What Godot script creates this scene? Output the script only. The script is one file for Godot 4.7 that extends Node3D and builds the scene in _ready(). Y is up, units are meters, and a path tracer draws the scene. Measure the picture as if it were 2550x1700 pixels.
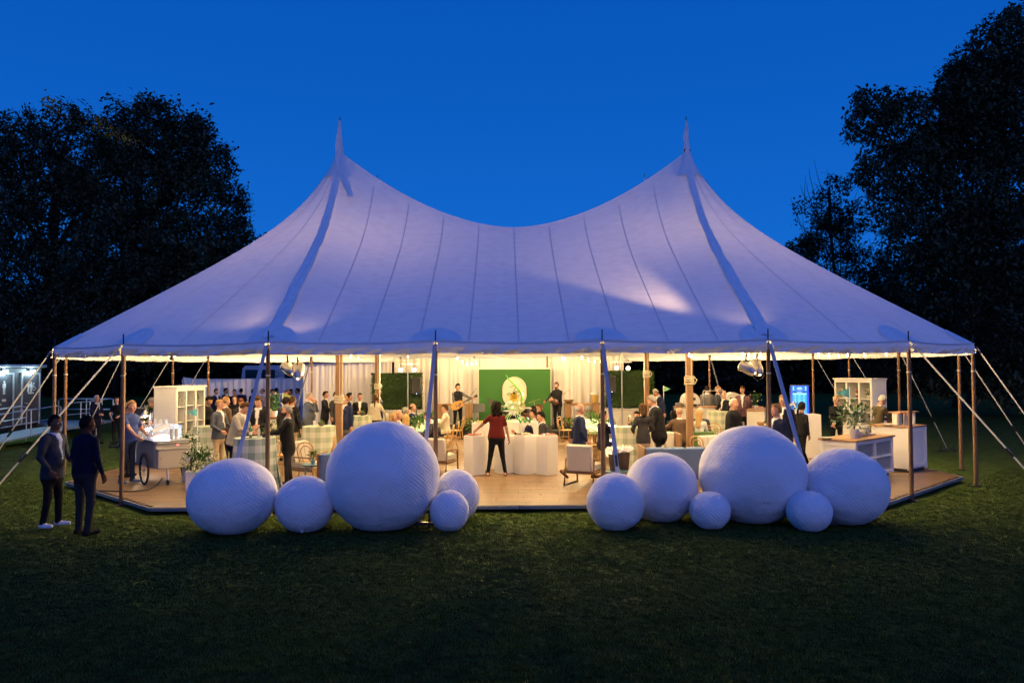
extends Node3D
# Dusk on a lawn: a two-row sailcloth tent with an evening reception under it.

class Geo:
	var v := PackedVector3Array()
	var n := PackedVector3Array()
	var c := PackedColorArray()
	var uv := PackedVector2Array()
	var idx := PackedInt32Array()
	var col := Color.WHITE

	func vert(p: Vector3, nn: Vector3, t := Vector2.ZERO) -> int:
		v.push_back(p)
		n.push_back(nn)
		c.push_back(col)
		uv.push_back(t)
		return v.size() - 1

	func tri(a: int, b: int, d: int) -> void:
		idx.push_back(a)
		idx.push_back(b)
		idx.push_back(d)

	func four(a: int, b: int, d: int, e: int) -> void:
		tri(a, b, d)
		tri(a, d, e)

	func quad(a: Vector3, b: Vector3, d: Vector3, e: Vector3) -> void:
		var nn := (b - a).cross(d - a).normalized()
		four(vert(a, nn, Vector2(0, 1)), vert(b, nn, Vector2(1, 1)), vert(d, nn, Vector2(1, 0)), vert(e, nn, Vector2(0, 0)))

	func face(a: Vector3, b: Vector3, d: Vector3) -> void:
		var nn := (b - a).cross(d - a).normalized()
		tri(vert(a, nn), vert(b, nn), vert(d, nn))

	func box(o: Vector3, s: Vector3, bev := 0.004, bs := Basis()) -> void:
		var h := s * 0.5
		bev = minf(bev, minf(h.x, minf(h.y, h.z)) * 0.5)
		var at := {}
		for ax in 3:
			for sg in [-1, 1]:
				for k in 4:
					var sx: int = -1 if k == 0 or k == 3 else 1
					var sy: int = -1 if k < 2 else 1
					var e := Vector3.ZERO
					var a1 := (ax + 1) % 3
					var a2 := (ax + 2) % 3
					e[ax] = h[ax] * sg
					e[a1] = (h[a1] - bev) * sx
					e[a2] = (h[a2] - bev) * sy
					var nn := Vector3.ZERO
					nn[ax] = sg
					var key := Vector3i.ZERO
					key[ax] = sg
					key[a1] = sx
					key[a2] = sy
					at[[ax, key]] = vert(o + bs * e, bs * nn, Vector2(e[a1], e[a2]))
		for ax in 3:
			var a1 := (ax + 1) % 3
			var a2 := (ax + 2) % 3
			for sg in [-1, 1]:
				var q := []
				for k in [[-1, -1], [1, -1], [1, 1], [-1, 1]]:
					var key := Vector3i.ZERO
					key[ax] = sg
					key[a1] = k[0]
					key[a2] = k[1]
					q.append(at[[ax, key]])
				four(q[0], q[1], q[2], q[3])
			for s1 in [-1, 1]:
				for s2 in [-1, 1]:
					var k0 := Vector3i.ZERO
					k0[ax] = -1
					k0[a1] = s1
					k0[a2] = s2
					var k1 := k0
					k1[ax] = 1
					four(at[[a1, k0]], at[[a1, k1]], at[[a2, k1]], at[[a2, k0]])
		for x in [-1, 1]:
			for y in [-1, 1]:
				for z in [-1, 1]:
					var k := Vector3i(x, y, z)
					tri(at[[0, k]], at[[1, k]], at[[2, k]])

	func plate(o: Vector3, s: Vector3, bs := Basis()) -> void:
		var h := s * 0.5
		for ax in 3:
			for sg in [-1.0, 1.0]:
				var a1 := (ax + 1) % 3
				var a2 := (ax + 2) % 3
				var nn := Vector3.ZERO
				nn[ax] = sg
				var q := []
				for k in [[-1, -1], [1, -1], [1, 1], [-1, 1]]:
					var e := Vector3.ZERO
					e[ax] = h[ax] * sg
					e[a1] = h[a1] * k[0]
					e[a2] = h[a2] * k[1]
					q.append(vert(o + bs * e, bs * nn, Vector2(e[a1], e[a2])))
				four(q[0], q[1], q[2], q[3])

	func tube(p: Array, r, sides := 8, caps := true) -> void:
		var up := Vector3.UP
		var prev := []
		var x := Vector3.ZERO
		for i in p.size():
			var here: Vector3 = p[i]
			var d: Vector3 = ((p[mini(i + 1, p.size() - 1)] as Vector3) - (p[maxi(i - 1, 0)] as Vector3)).normalized()
			if i == 0:
				x = (Vector3.RIGHT if absf(d.x) < 0.8 else Vector3.BACK).cross(d).normalized()
			else:
				x = (x - d * x.dot(d)).normalized()
			var y := d.cross(x)
			var rr: float = r[i] if r is Array else r
			var ring := []
			for k in sides:
				var a := TAU * k / sides
				var nn := x * cos(a) + y * sin(a)
				ring.append(vert(here + nn * rr, nn, Vector2(float(k) / sides, float(i))))
			if prev.size():
				for k in sides:
					var k2 := (k + 1) % sides
					four(prev[k], prev[k2], ring[k2], ring[k])
			if caps and (i == 0 or i == p.size() - 1):
				var nn2 := -d if i == 0 else d
				var cen := vert(here, nn2)
				var edge := []
				for k in sides:
					edge.append(vert(v[ring[k]], nn2))
				for k in sides:
					tri(cen, edge[k], edge[(k + 1) % sides])
			prev = ring

	func strap(p: Array, w: float, side: Vector3, th := 0.004) -> void:
		for i in p.size() - 1:
			var a: Vector3 = p[i]
			var b: Vector3 = p[i + 1]
			var y := (b - a).normalized()
			var x := (side - y * side.dot(y)).normalized()
			plate((a + b) * 0.5, Vector3(w, (b - a).length() + th, th), Basis(x, y, x.cross(y)))

	func lathe(prof: Array, o := Vector3.ZERO, segs := 20, bs := Basis()) -> void:
		# prof: Vector2(radius, height) list; a repeated point makes a hard edge
		var prev := []
		for i in prof.size():
			var q: Vector2 = prof[i]
			var a: Vector2 = prof[maxi(i - 1, 0)]
			var b: Vector2 = prof[mini(i + 1, prof.size() - 1)]
			if i > 0 and a.is_equal_approx(q):
				a = q
			if b.is_equal_approx(q):
				b = q
			var d := (b - a).normalized()
			var nn2 := Vector2(d.y, -d.x)
			var ring := []
			for k in segs + 1:
				var t := TAU * k / segs
				ring.append(vert(o + bs * Vector3(q.x * cos(t), q.y, q.x * sin(t)), bs * Vector3(nn2.x * cos(t), nn2.y, nn2.x * sin(t)), Vector2(float(k) / segs, q.y)))
			if i > 0 and not (prof[i - 1] as Vector2).is_equal_approx(q):
				for k in segs:
					four(prev[k], prev[k + 1], ring[k + 1], ring[k])
			prev = ring

	func cyl(o: Vector3, r: float, h: float, segs := 20, bs := Basis()) -> void:
		var b := minf(0.004, minf(r, h) * 0.2)
		lathe([Vector2(0, 0), Vector2(r - b, 0), Vector2(r, b), Vector2(r, b), Vector2(r, h - b), Vector2(r, h - b), Vector2(r - b, h), Vector2(r - b, h), Vector2(0, h)], o, segs, bs)

	func ball(o: Vector3, r: Vector3, segs := 12, rings := 8, bs := Basis()) -> void:
		var prev := []
		for i in rings + 1:
			var f := PI * i / rings
			var ring := []
			for k in segs + 1:
				var t := TAU * k / segs
				var e := Vector3(sin(f) * cos(t), cos(f), sin(f) * sin(t))
				ring.append(vert(o + bs * (e * r), (bs * (e / r)).normalized(), Vector2(float(k) / segs, float(i) / rings)))
			if i > 0:
				for k in segs:
					four(prev[k], prev[k + 1], ring[k + 1], ring[k])
			prev = ring

	func grid(nu: int, nv: int, f: Callable, uvs := Vector2.ONE) -> void:
		var base := v.size()
		for j in nv + 1:
			for i in nu + 1:
				vert(f.call(float(i) / nu, float(j) / nv), Vector3.ZERO, Vector2(uvs.x * i / nu, uvs.y * j / nv))
		for j in nv:
			for i in nu:
				var a := base + j * (nu + 1) + i
				var b := a + 1
				var d := a + nu + 2
				var e := a + nu + 1
				four(a, b, d, e)
				var fn := (v[d] - v[a]).cross(v[e] - v[b])
				for k in [a, b, d, e]:
					n[k] += fn
		for k in range(base, v.size()):
			n[k] = n[k].normalized()

	func leaf(o: Vector3, d: Vector3, w: float, up: Vector3) -> void:
		var s := d.cross(up).normalized() * w * 0.5
		var nn := s.cross(d).normalized()
		var m := o + d * 0.45 + nn * d.length() * 0.06
		var a := vert(o, nn)
		var b := vert(m + s, (nn + s.normalized() * 0.4).normalized())
		var e := vert(m - s, (nn - s.normalized() * 0.4).normalized())
		var t := vert(o + d, nn)
		tri(a, b, t)
		tri(a, t, e)

	func add(g: Geo, t: Transform3D, tint = null) -> void:
		var off := v.size()
		for i in g.v.size():
			v.push_back(t * g.v[i])
			n.push_back((t.basis * g.n[i]).normalized())
			c.push_back(tint if tint != null else g.c[i])
			uv.push_back(g.uv[i])
		for i in g.idx:
			idx.push_back(i + off)

	func mesh() -> ArrayMesh:
		for t in range(0, idx.size(), 3):
			var a := idx[t]
			var b := idx[t + 1]
			var d := idx[t + 2]
			if (v[b] - v[a]).cross(v[d] - v[a]).dot(n[a] + n[b] + n[d]) > 0.0:
				idx[t + 1] = d
				idx[t + 2] = b
		var arr := []
		arr.resize(Mesh.ARRAY_MAX)
		arr[Mesh.ARRAY_VERTEX] = v
		arr[Mesh.ARRAY_NORMAL] = n
		arr[Mesh.ARRAY_COLOR] = c
		arr[Mesh.ARRAY_TEX_UV] = uv
		arr[Mesh.ARRAY_INDEX] = idx
		var m := ArrayMesh.new()
		m.add_surface_from_arrays(Mesh.PRIMITIVE_TRIANGLES, arr)
		return m


const DECK := 0.12
const XC := 0.27
const EAVE := 3.15
const Z1 := -20.6
const Z2 := -26.8
const PX := 4.575
var M := {}
var rng := RandomNumberGenerator.new()
var taken := {}


func lin(r: float, g: float, b: float) -> Color:
	return Color(r, g, b).linear_to_srgb()


func mat(key: String, col: Color, rough := 0.8, metal := 0.0) -> StandardMaterial3D:
	var m := StandardMaterial3D.new()
	m.resource_name = key
	m.albedo_color = col.linear_to_srgb()
	m.roughness = rough
	m.metallic = metal
	M[key] = m
	return m


func vmat(key: String, rough := 0.85, metal := 0.0) -> StandardMaterial3D:
	var m := mat(key, Color.WHITE, rough, metal)
	m.vertex_color_use_as_albedo = true
	return m


func glow(key: String, col: Color, energy: float) -> StandardMaterial3D:
	var m := mat(key, Color(0.8, 0.8, 0.8), 0.4)
	m.emission_enabled = true
	m.emission = col.linear_to_srgb()
	m.emission_energy_multiplier = energy
	return m


func noise_tex(freq: float, seed_: int, cols: Array, size := 512, octaves := 4, normal := false, strength := 4.0, sx := 1.0) -> NoiseTexture2D:
	var f := FastNoiseLite.new()
	f.seed = seed_
	f.frequency = freq
	f.fractal_octaves = octaves
	f.noise_type = FastNoiseLite.TYPE_SIMPLEX_SMOOTH
	var t := NoiseTexture2D.new()
	t.width = size
	t.height = size
	t.seamless = true
	t.noise = f
	if normal:
		t.as_normal_map = true
		t.bump_strength = strength
	elif cols.size():
		var g := Gradient.new()
		g.offsets = PackedFloat32Array(cols.map(func(q): return q[0]))
		g.colors = PackedColorArray(cols.map(func(q): return (q[1] as Color).linear_to_srgb()))
		t.color_ramp = g
	return t


func triplanar(m: StandardMaterial3D, scale: Vector3, world := false) -> void:
	m.uv1_triplanar = true
	m.uv1_world_triplanar = world
	m.uv1_scale = scale


func numbered(s: String) -> String:
	if not taken.has(s):
		taken[s] = 0
		return s
	taken[s] += 1
	return "%s_%03d" % [s, taken[s]]


func tag(o: Node, label: String, category: String, group := "") -> Node:
	o.set_meta("label", label)
	o.set_meta("category", category)
	if group:
		o.set_meta("group", group)
	return o


func thing(called: String, label: String, category: String, at := Vector3.ZERO, turn := 0.0, group := "") -> Node3D:
	var o := Node3D.new()
	o.name = numbered(called)
	add_child(o)
	o.position = at
	o.rotation.y = deg_to_rad(turn)
	tag(o, label, category, group)
	return o


func obj(called: String, g, m, parent: Node = self, label := "") -> MeshInstance3D:
	var o := MeshInstance3D.new()
	o.name = numbered(called) if parent == self else called
	o.mesh = g.mesh() if g is Geo else g
	o.material_override = M[m] if m is String else m
	parent.add_child(o, true)
	if label:
		o.set_meta("label", label)
	return o


func solo(called: String, g, m, label: String, category: String, at := Vector3.ZERO, turn := 0.0, group := "") -> MeshInstance3D:
	var o := obj(called, g, m)
	o.position = at
	o.rotation.y = deg_to_rad(turn)
	tag(o, label, category, group)
	return o


func struct(called: String, g, m, parent: Node = self) -> MeshInstance3D:
	var o := obj(called, g, m, parent)
	if parent == self:
		o.set_meta("kind", "structure")
	return o


func copy(o: Node3D, at: Vector3, turn: float, label: String, group := "") -> Node3D:
	var d: Node3D = o.duplicate()
	d.name = numbered(String(o.name).rstrip("0123456789").rstrip("_"))
	add_child(d)
	d.position = at
	d.rotation = Vector3(0, deg_to_rad(turn), 0)
	d.set_meta("label", label)
	if group:
		d.set_meta("group", group)
	return d


func rod(a: Vector3, b: Vector3, r: float, sides := 8) -> Geo:
	var g := Geo.new()
	g.tube([a, b], r, sides)
	return g


func gbox(o: Vector3, s: Vector3, bev := 0.004, bs := Basis()) -> Geo:
	var g := Geo.new()
	g.box(o, s, bev, bs)
	return g


func turn_y(deg: float) -> Basis:
	return Basis(Vector3.UP, deg_to_rad(deg))


func facing(d: Vector3) -> Basis:
	# local +Y along d
	var y := d.normalized()
	var x := (Vector3.RIGHT if absf(y.x) < 0.8 else Vector3.BACK).cross(y).normalized()
	return Basis(x, y, x.cross(y))


# ---------------------------------------------------------------- people: tapered limbs joined in a distance field, meshed as surface nets
class Field:
	var o := Vector3.ZERO
	var cell := 0.026
	var nx := 0
	var ny := 0
	var nz := 0
	var f := PackedFloat32Array()
	var near := PackedFloat32Array()
	var cls := PackedByteArray()

	func _init(lo: Vector3, hi: Vector3, c: float) -> void:
		o = lo
		cell = c
		nx = int(ceil((hi.x - lo.x) / c)) + 1
		ny = int(ceil((hi.y - lo.y) / c)) + 1
		nz = int(ceil((hi.z - lo.z) / c)) + 1
		f.resize(nx * ny * nz)
		f.fill(1.0)
		near.resize(nx * ny * nz)
		near.fill(1.0)
		cls.resize(nx * ny * nz)

	# a tapered capsule a-b; fr: own axes whose distances are stretched by s
	func cap(a: Vector3, b: Vector3, ra: float, rb: float, kind: int, k := 0.03, s := Vector3.ONE, fr := Basis(), cut := false) -> void:
		var reach := maxf(ra, rb) / minf(s.x, minf(s.y, s.z)) + cell * 2.5
		var l := (Vector3(minf(a.x, b.x), minf(a.y, b.y), minf(a.z, b.z)) - Vector3.ONE * reach - o) / cell
		var h := (Vector3(maxf(a.x, b.x), maxf(a.y, b.y), maxf(a.z, b.z)) + Vector3.ONE * reach - o) / cell
		var ab := b - a
		var len2 := maxf(ab.length_squared(), 1e-9)
		var inv := fr.inverse()
		var flat := s != Vector3.ONE
		for z in range(maxi(0, int(l.z)), mini(nz, int(h.z) + 2)):
			for y in range(maxi(0, int(l.y)), mini(ny, int(h.y) + 2)):
				var row := (z * ny + y) * nx
				var p := Vector3(0, o.y + y * cell, o.z + z * cell)
				for x in range(maxi(0, int(l.x)), mini(nx, int(h.x) + 2)):
					p.x = o.x + x * cell
					var t := clampf((p - a).dot(ab) / len2, 0.0, 1.0)
					var q := p - a - ab * t
					if flat:
						q = (inv * q) * s
					var d := q.length() - lerpf(ra, rb, t)
					var i := row + x
					var e := f[i]
					if cut:
						d = -d
						var hh := maxf(k - absf(d - e), 0.0) / k
						f[i] = maxf(d, e) + hh * hh * k * 0.25
					else:
						if d < near[i]:
							near[i] = d
							cls[i] = kind
						var hh := maxf(k - absf(d - e), 0.0) / k
						f[i] = minf(d, e) - hh * hh * k * 0.25

	func limit(g: Callable) -> void:
		for z in nz:
			for y in ny:
				for x in nx:
					var i := (z * ny + y) * nx + x
					if f[i] < 0.5:
						f[i] = maxf(f[i], g.call(o + Vector3(x, y, z) * cell))

	# paint: Callable(point, class) -> Color
	func into(g: Geo, paint: Callable) -> void:
		var id := PackedInt32Array()
		id.resize(nx * ny * nz)
		id.fill(-1)
		var sy := nx
		var sz := nx * ny
		var off := [0, 1, sy, sy + 1, sz, sz + 1, sz + sy, sz + sy + 1]
		var edges := [[0, 1], [2, 3], [4, 5], [6, 7], [0, 2], [1, 3], [4, 6], [5, 7], [0, 4], [1, 5], [2, 6], [3, 7]]
		var corner := []
		for k in 8:
			corner.append(Vector3(k & 1, (k >> 1) & 1, k >> 2))
		var far := cell * 1.8
		for z in nz - 1:
			for y in ny - 1:
				for x in nx - 1:
					var i := x + y * sy + z * sz
					if f[i] > far or f[i] < -far:
						continue
					var w := [f[i], f[i + 1], f[i + sy], f[i + sy + 1], f[i + sz], f[i + sz + 1], f[i + sz + sy], f[i + sz + sy + 1]]
					var inside := 0
					for k in 8:
						if w[k] < 0.0:
							inside += 1
					if inside == 0 or inside == 8:
						continue
					var sum := Vector3.ZERO
					var cnt := 0
					for e in edges:
						var a: float = w[e[0]]
						var b: float = w[e[1]]
						if (a < 0.0) != (b < 0.0):
							sum += (corner[e[0]] as Vector3).lerp(corner[e[1]], a / (a - b))
							cnt += 1
					var at := sum / cnt
					var nn := Vector3(w[1] - w[0] + w[3] - w[2] + w[5] - w[4] + w[7] - w[6], w[2] - w[0] + w[3] - w[1] + w[6] - w[4] + w[7] - w[5], w[4] - w[0] + w[5] - w[1] + w[6] - w[2] + w[7] - w[3]).normalized()
					var best := 0
					for k in 8:
						if near[i + off[k]] < near[i + off[best]]:
							best = k
					var p := o + (Vector3(x, y, z) + at) * cell
					g.col = paint.call(p, cls[i + off[best]])
					id[i] = g.vert(p, nn)
		for z in range(1, nz - 1):
			for y in range(1, ny - 1):
				for x in range(1, nx - 1):
					var i := x + y * sy + z * sz
					if id[i] < 0:
						continue
					var s := f[i] < 0.0
					if s != (f[i + 1] < 0.0):
						put(g, id[i], id[i - sy], id[i - sy - sz], id[i - sz])
					if s != (f[i + sy] < 0.0):
						put(g, id[i], id[i - 1], id[i - 1 - sz], id[i - sz])
					if s != (f[i + sz] < 0.0):
						put(g, id[i], id[i - 1], id[i - 1 - sy], id[i - sy])

	func put(g: Geo, a: int, b: int, d: int, e: int) -> void:
		if a >= 0 and b >= 0 and d >= 0 and e >= 0:
			g.four(a, b, d, e)


var head_geo: Geo
var hand_geo := []
var hair_mesh := {}
var extra_mesh := {}


func ell(fl: Field, o: Vector3, r: Vector3, kind := 0, k := 0.02, cut := false) -> void:
	var m := maxf(r.x, maxf(r.y, r.z))
	fl.cap(o, o, m, m, kind, k, Vector3(m / r.x, m / r.y, m / r.z), Basis(), cut)


func skull(fl: Field) -> void:
	ell(fl, Vector3(0, 0.145, -0.005), Vector3(0.077, 0.092, 0.098))
	ell(fl, Vector3(0, 0.075, 0.035), Vector3(0.06, 0.078, 0.062), 0, 0.04)
	fl.cap(Vector3(0, 0.022, 0.068), Vector3(0, 0.022, 0.068), 0.022, 0.022, 0, 0.03)


func make_head_parts() -> void:
	var fl := Field.new(Vector3(-0.11, -0.08, -0.13), Vector3(0.11, 0.26, 0.15), 0.009)
	skull(fl)
	fl.cap(Vector3(-0.028, 0.128, 0.084), Vector3(0.028, 0.128, 0.084), 0.011, 0.011, 0, 0.02)
	for s in [-1, 1]:
		fl.cap(Vector3(s * 0.033, 0.112, 0.102), Vector3(s * 0.033, 0.112, 0.102), 0.013, 0.013, 0, 0.015, Vector3.ONE, Basis(), true)
		ell(fl, Vector3(s * 0.078, 0.102, -0.008), Vector3(0.011, 0.031, 0.018), 0, 0.01)
		fl.cap(Vector3(s * 0.04, 0.085, 0.06), Vector3(s * 0.04, 0.085, 0.06), 0.02, 0.02, 0, 0.03)
	fl.cap(Vector3(0, 0.12, 0.092), Vector3(0, 0.082, 0.112), 0.009, 0.015, 0, 0.015)
	fl.cap(Vector3(-0.02, 0.05, 0.088), Vector3(0.02, 0.05, 0.088), 0.009, 0.009, 1, 0.012)
	fl.cap(Vector3(0, -0.07, -0.025), Vector3(0, 0.05, -0.012), 0.056, 0.052, 0, 0.03)
	head_geo = Geo.new()
	fl.into(head_geo, func(_p, k): return Color(1, 1, 1) if k == 0 else Color(0.8, 0.45, 0.45))
	for s in [-1, 1]:
		head_geo.col = Color(2.5, 2.5, 2.5)
		head_geo.ball(Vector3(s * 0.032, 0.112, 0.086), Vector3.ONE * 0.0115, 8, 6)
		head_geo.col = Color(0.12, 0.1, 0.08)
		head_geo.ball(Vector3(s * 0.032, 0.112, 0.0925), Vector3.ONE * 0.0062, 8, 6)
		head_geo.col = Color(0.3, 0.22, 0.16)
		head_geo.tube([Vector3(s * 0.016, 0.131, 0.097), Vector3(s * 0.034, 0.136, 0.094), Vector3(s * 0.052, 0.129, 0.08)], [0.003, 0.004, 0.002], 5)
	for left in [1, -1]:
		var hf := Field.new(Vector3(-0.07, -0.03, -0.05), Vector3(0.09, 0.2, 0.07), 0.006)
		var fx := [0.03, 0.01, -0.01, -0.028]
		var fl_len := [0.074, 0.084, 0.077, 0.06]
		for i in 4:
			hf.cap(Vector3(fx[i] * 0.5, 0.0, 0), Vector3(fx[i], 0.088, 0), 0.017, 0.0125, 0, 0.012)
			var a := Vector3(fx[i], 0.088, 0)
			var b: Vector3 = a + Vector3(fx[i] * 0.12, cos(0.35), sin(0.35)) * fl_len[i] * 0.5
			var d: Vector3 = b + Vector3(0, cos(0.85), sin(0.85)) * fl_len[i] * 0.5
			hf.cap(a, b, 0.0095, 0.0088, 0, 0.004)
			hf.cap(b, d, 0.0088, 0.0072, 0, 0.004)
		hf.cap(Vector3(0.016, 0.018, 0.004), Vector3(0.047, 0.055, 0.016), 0.015, 0.0115, 0, 0.012)
		hf.cap(Vector3(0.047, 0.055, 0.016), Vector3(0.055, 0.088, 0.026), 0.011, 0.0085, 0, 0.004)
		hf.cap(Vector3(0, -0.025, 0), Vector3(0, 0.02, 0), 0.027, 0.026, 0, 0.015, Vector3(1, 1, 1.3))
		var hg := Geo.new()
		hf.into(hg, func(_p, _k): return Color.WHITE)
		if left < 0:
			for i in hg.v.size():
				hg.v[i].z = -hg.v[i].z
				hg.n[i].z = -hg.n[i].z
		hand_geo.append(hg)
	for style in ["short", "crop", "thin", "ring", "bob", "long", "tail", "curly"]:
		var h := Field.new(Vector3(-0.15, -0.3, -0.2), Vector3(0.15, 0.29, 0.16), 0.011)
		var grow := 0.012 if style == "short" else 0.006 if style in ["crop", "ring"] else 0.008 if style == "thin" else 0.014
		ell(h, Vector3(0, 0.146, -0.007), Vector3(0.077 + grow, 0.092 + grow * 1.2, 0.098 + grow), 0, 0.02)
		ell(h, Vector3(0, 0.1, -0.035), Vector3(0.076 + grow, 0.08, 0.072 + grow), 0, 0.03)
		var front := 0.178
		if style == "thin":
			front = 0.212
		if style == "short":
			ell(h, Vector3(0.01, 0.228, 0.03), Vector3(0.055, 0.022, 0.055), 0, 0.03)
		if style in ["bob", "long"]:
			front = 0.185
			var low := -0.03 if style == "bob" else -0.22
			for s in [-1, 1]:
				h.cap(Vector3(s * 0.075, 0.14, -0.02), Vector3(s * 0.07, low + 0.05, -0.03), 0.03, 0.035, 0, 0.03)
			h.cap(Vector3(0, 0.13, -0.06), Vector3(0, low, -0.115), 0.09, 0.075, 0, 0.03, Vector3(1, 1, 1.35))
		if style == "tail":
			h.cap(Vector3(0, 0.13, -0.11), Vector3(0.01, -0.02, -0.15), 0.03, 0.028, 0, 0.02)
			h.cap(Vector3(0.01, -0.02, -0.15), Vector3(0.015, -0.25, -0.13), 0.028, 0.012, 0, 0.02)
		if style == "curly":
			var r2 := RandomNumberGenerator.new()
			r2.seed = 5
			for k in 34:
				var d := Vector3(r2.randf_range(-1, 1), r2.randf_range(-1.0, 0.9), r2.randf_range(-1, 0.15)).normalized()
				var q := Vector3(0, 0.13, -0.02) + d * Vector3(0.1, 0.11, 0.1)
				h.cap(q, q + Vector3(0, -0.06, -0.01), 0.035, 0.03, 0, 0.015)
			for k in 18:
				var q := Vector3(r2.randf_range(-0.12, 0.12), r2.randf_range(-0.1, 0.06), r2.randf_range(-0.13, -0.05))
				h.cap(q, q + Vector3(0, -0.05, 0), 0.034, 0.02, 0, 0.015)
		var bald: bool = style == "ring"
		var longer: bool = style in ["bob", "long", "tail", "curly"]
		h.limit(func(p: Vector3):
			var line := front
			if p.z < 0.04:
				line = lerpf(front, 0.1 if not longer else 0.05, clampf((0.04 - p.z) / 0.05, 0, 1))
			if p.z < -0.02:
				line = lerpf(0.1, 0.045, clampf((-0.02 - p.z) / 0.06, 0, 1)) if not longer else -1.0
			if longer and absf(p.x) > 0.066 and p.z < 0.05:
				line = -1.0
			var d := (line - p.y) * 0.7
			if bald:
				d = maxf(d, maxf(p.y - 0.155, p.z - 0.03))
			return d)
		var hg := Geo.new()
		h.into(hg, func(_p, _k): return Color.WHITE)
		hair_mesh[style] = hg.mesh()
	var bf := Field.new(Vector3(-0.1, -0.04, -0.05), Vector3(0.1, 0.12, 0.14), 0.009)
	ell(bf, Vector3(0, 0.06, 0.04), Vector3(0.066, 0.08, 0.066), 0, 0.02)
	bf.cap(Vector3(0, 0.015, 0.075), Vector3(0, -0.005, 0.075), 0.028, 0.024, 0, 0.02)
	bf.limit(func(p: Vector3): return maxf(p.y - (0.068 if p.z > 0.05 else 0.1), 0.01 - p.z))
	var bg := Geo.new()
	bf.into(bg, func(_p, _k): return Color.WHITE)
	extra_mesh["beard"] = bg.mesh()
	var gg := Geo.new()
	for s in [-1, 1]:
		var ring := []
		for k in 13:
			var a := TAU * k / 12
			ring.append(Vector3(s * 0.032 + cos(a) * 0.024, 0.111 + sin(a) * 0.017, 0.113))
		gg.tube(ring, 0.003, 5, false)
		gg.tube([Vector3(s * 0.056, 0.115, 0.112), Vector3(s * 0.079, 0.116, 0.05), Vector3(s * 0.083, 0.112, -0.01)], 0.003, 5)
	gg.tube([Vector3(-0.009, 0.115, 0.115), Vector3(0.009, 0.115, 0.115)], 0.003, 5)
	extra_mesh["glasses"] = gg.mesh()


const SKIN := {"light": Color(0.42, 0.225, 0.155), "pale": Color(0.5, 0.3, 0.22), "tan": Color(0.33, 0.17, 0.1), "brown": Color(0.16, 0.075, 0.04), "dark": Color(0.07, 0.035, 0.022)}
const HAIR := {"grey": Color(0.24, 0.22, 0.2), "white": Color(0.55, 0.52, 0.47), "brown": Color(0.05, 0.026, 0.014), "dark": Color(0.014, 0.01, 0.008), "sandy": Color(0.22, 0.13, 0.065), "blond": Color(0.42, 0.27, 0.11), "auburn": Color(0.1, 0.035, 0.018), "black": Color(0.008, 0.007, 0.007)}
const CLOTH := {"dusk": Color(0.032, 0.036, 0.05), "black": Color(0.012, 0.012, 0.014), "charcoal": Color(0.028, 0.027, 0.03), "navy": Color(0.014, 0.018, 0.045), "deepnavy": Color(0.01, 0.011, 0.026), "slate": Color(0.05, 0.055, 0.075), "grey": Color(0.11, 0.105, 0.11), "lightgrey": Color(0.22, 0.2, 0.185), "brown": Color(0.075, 0.05, 0.036), "olive": Color(0.065, 0.052, 0.032), "khaki": Color(0.36, 0.27, 0.18), "tan": Color(0.2, 0.14, 0.09), "white": Color(0.72, 0.7, 0.68), "cream": Color(0.62, 0.54, 0.4), "pink": Color(0.62, 0.48, 0.42), "blueshirt": Color(0.35, 0.42, 0.6), "royal": Color(0.03, 0.045, 0.14), "maroon": Color(0.085, 0.014, 0.012), "plum": Color(0.075, 0.04, 0.05), "purple": Color(0.035, 0.015, 0.08), "oat": Color(0.42, 0.37, 0.29), "denim": Color(0.025, 0.035, 0.065), "shoebrown": Color(0.08, 0.03, 0.012), "shoewhite": Color(0.65, 0.65, 0.66), "shoegrey": Color(0.2, 0.22, 0.25), "nude": Color(0.35, 0.2, 0.13)}


func elbow(a: Vector3, b: Vector3, l1: float, l2: float, hint: Vector3) -> Array:
	var d := b - a
	var r := minf(d.length(), (l1 + l2) * 0.995)
	var dir := d.normalized()
	var x := (r * r + l1 * l1 - l2 * l2) / (2.0 * r)
	var h := sqrt(maxf(0.0, l1 * l1 - x * x))
	var side := (hint - dir * hint.dot(dir)).normalized()
	return [a + dir * x + side * h, a + dir * r]


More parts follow.
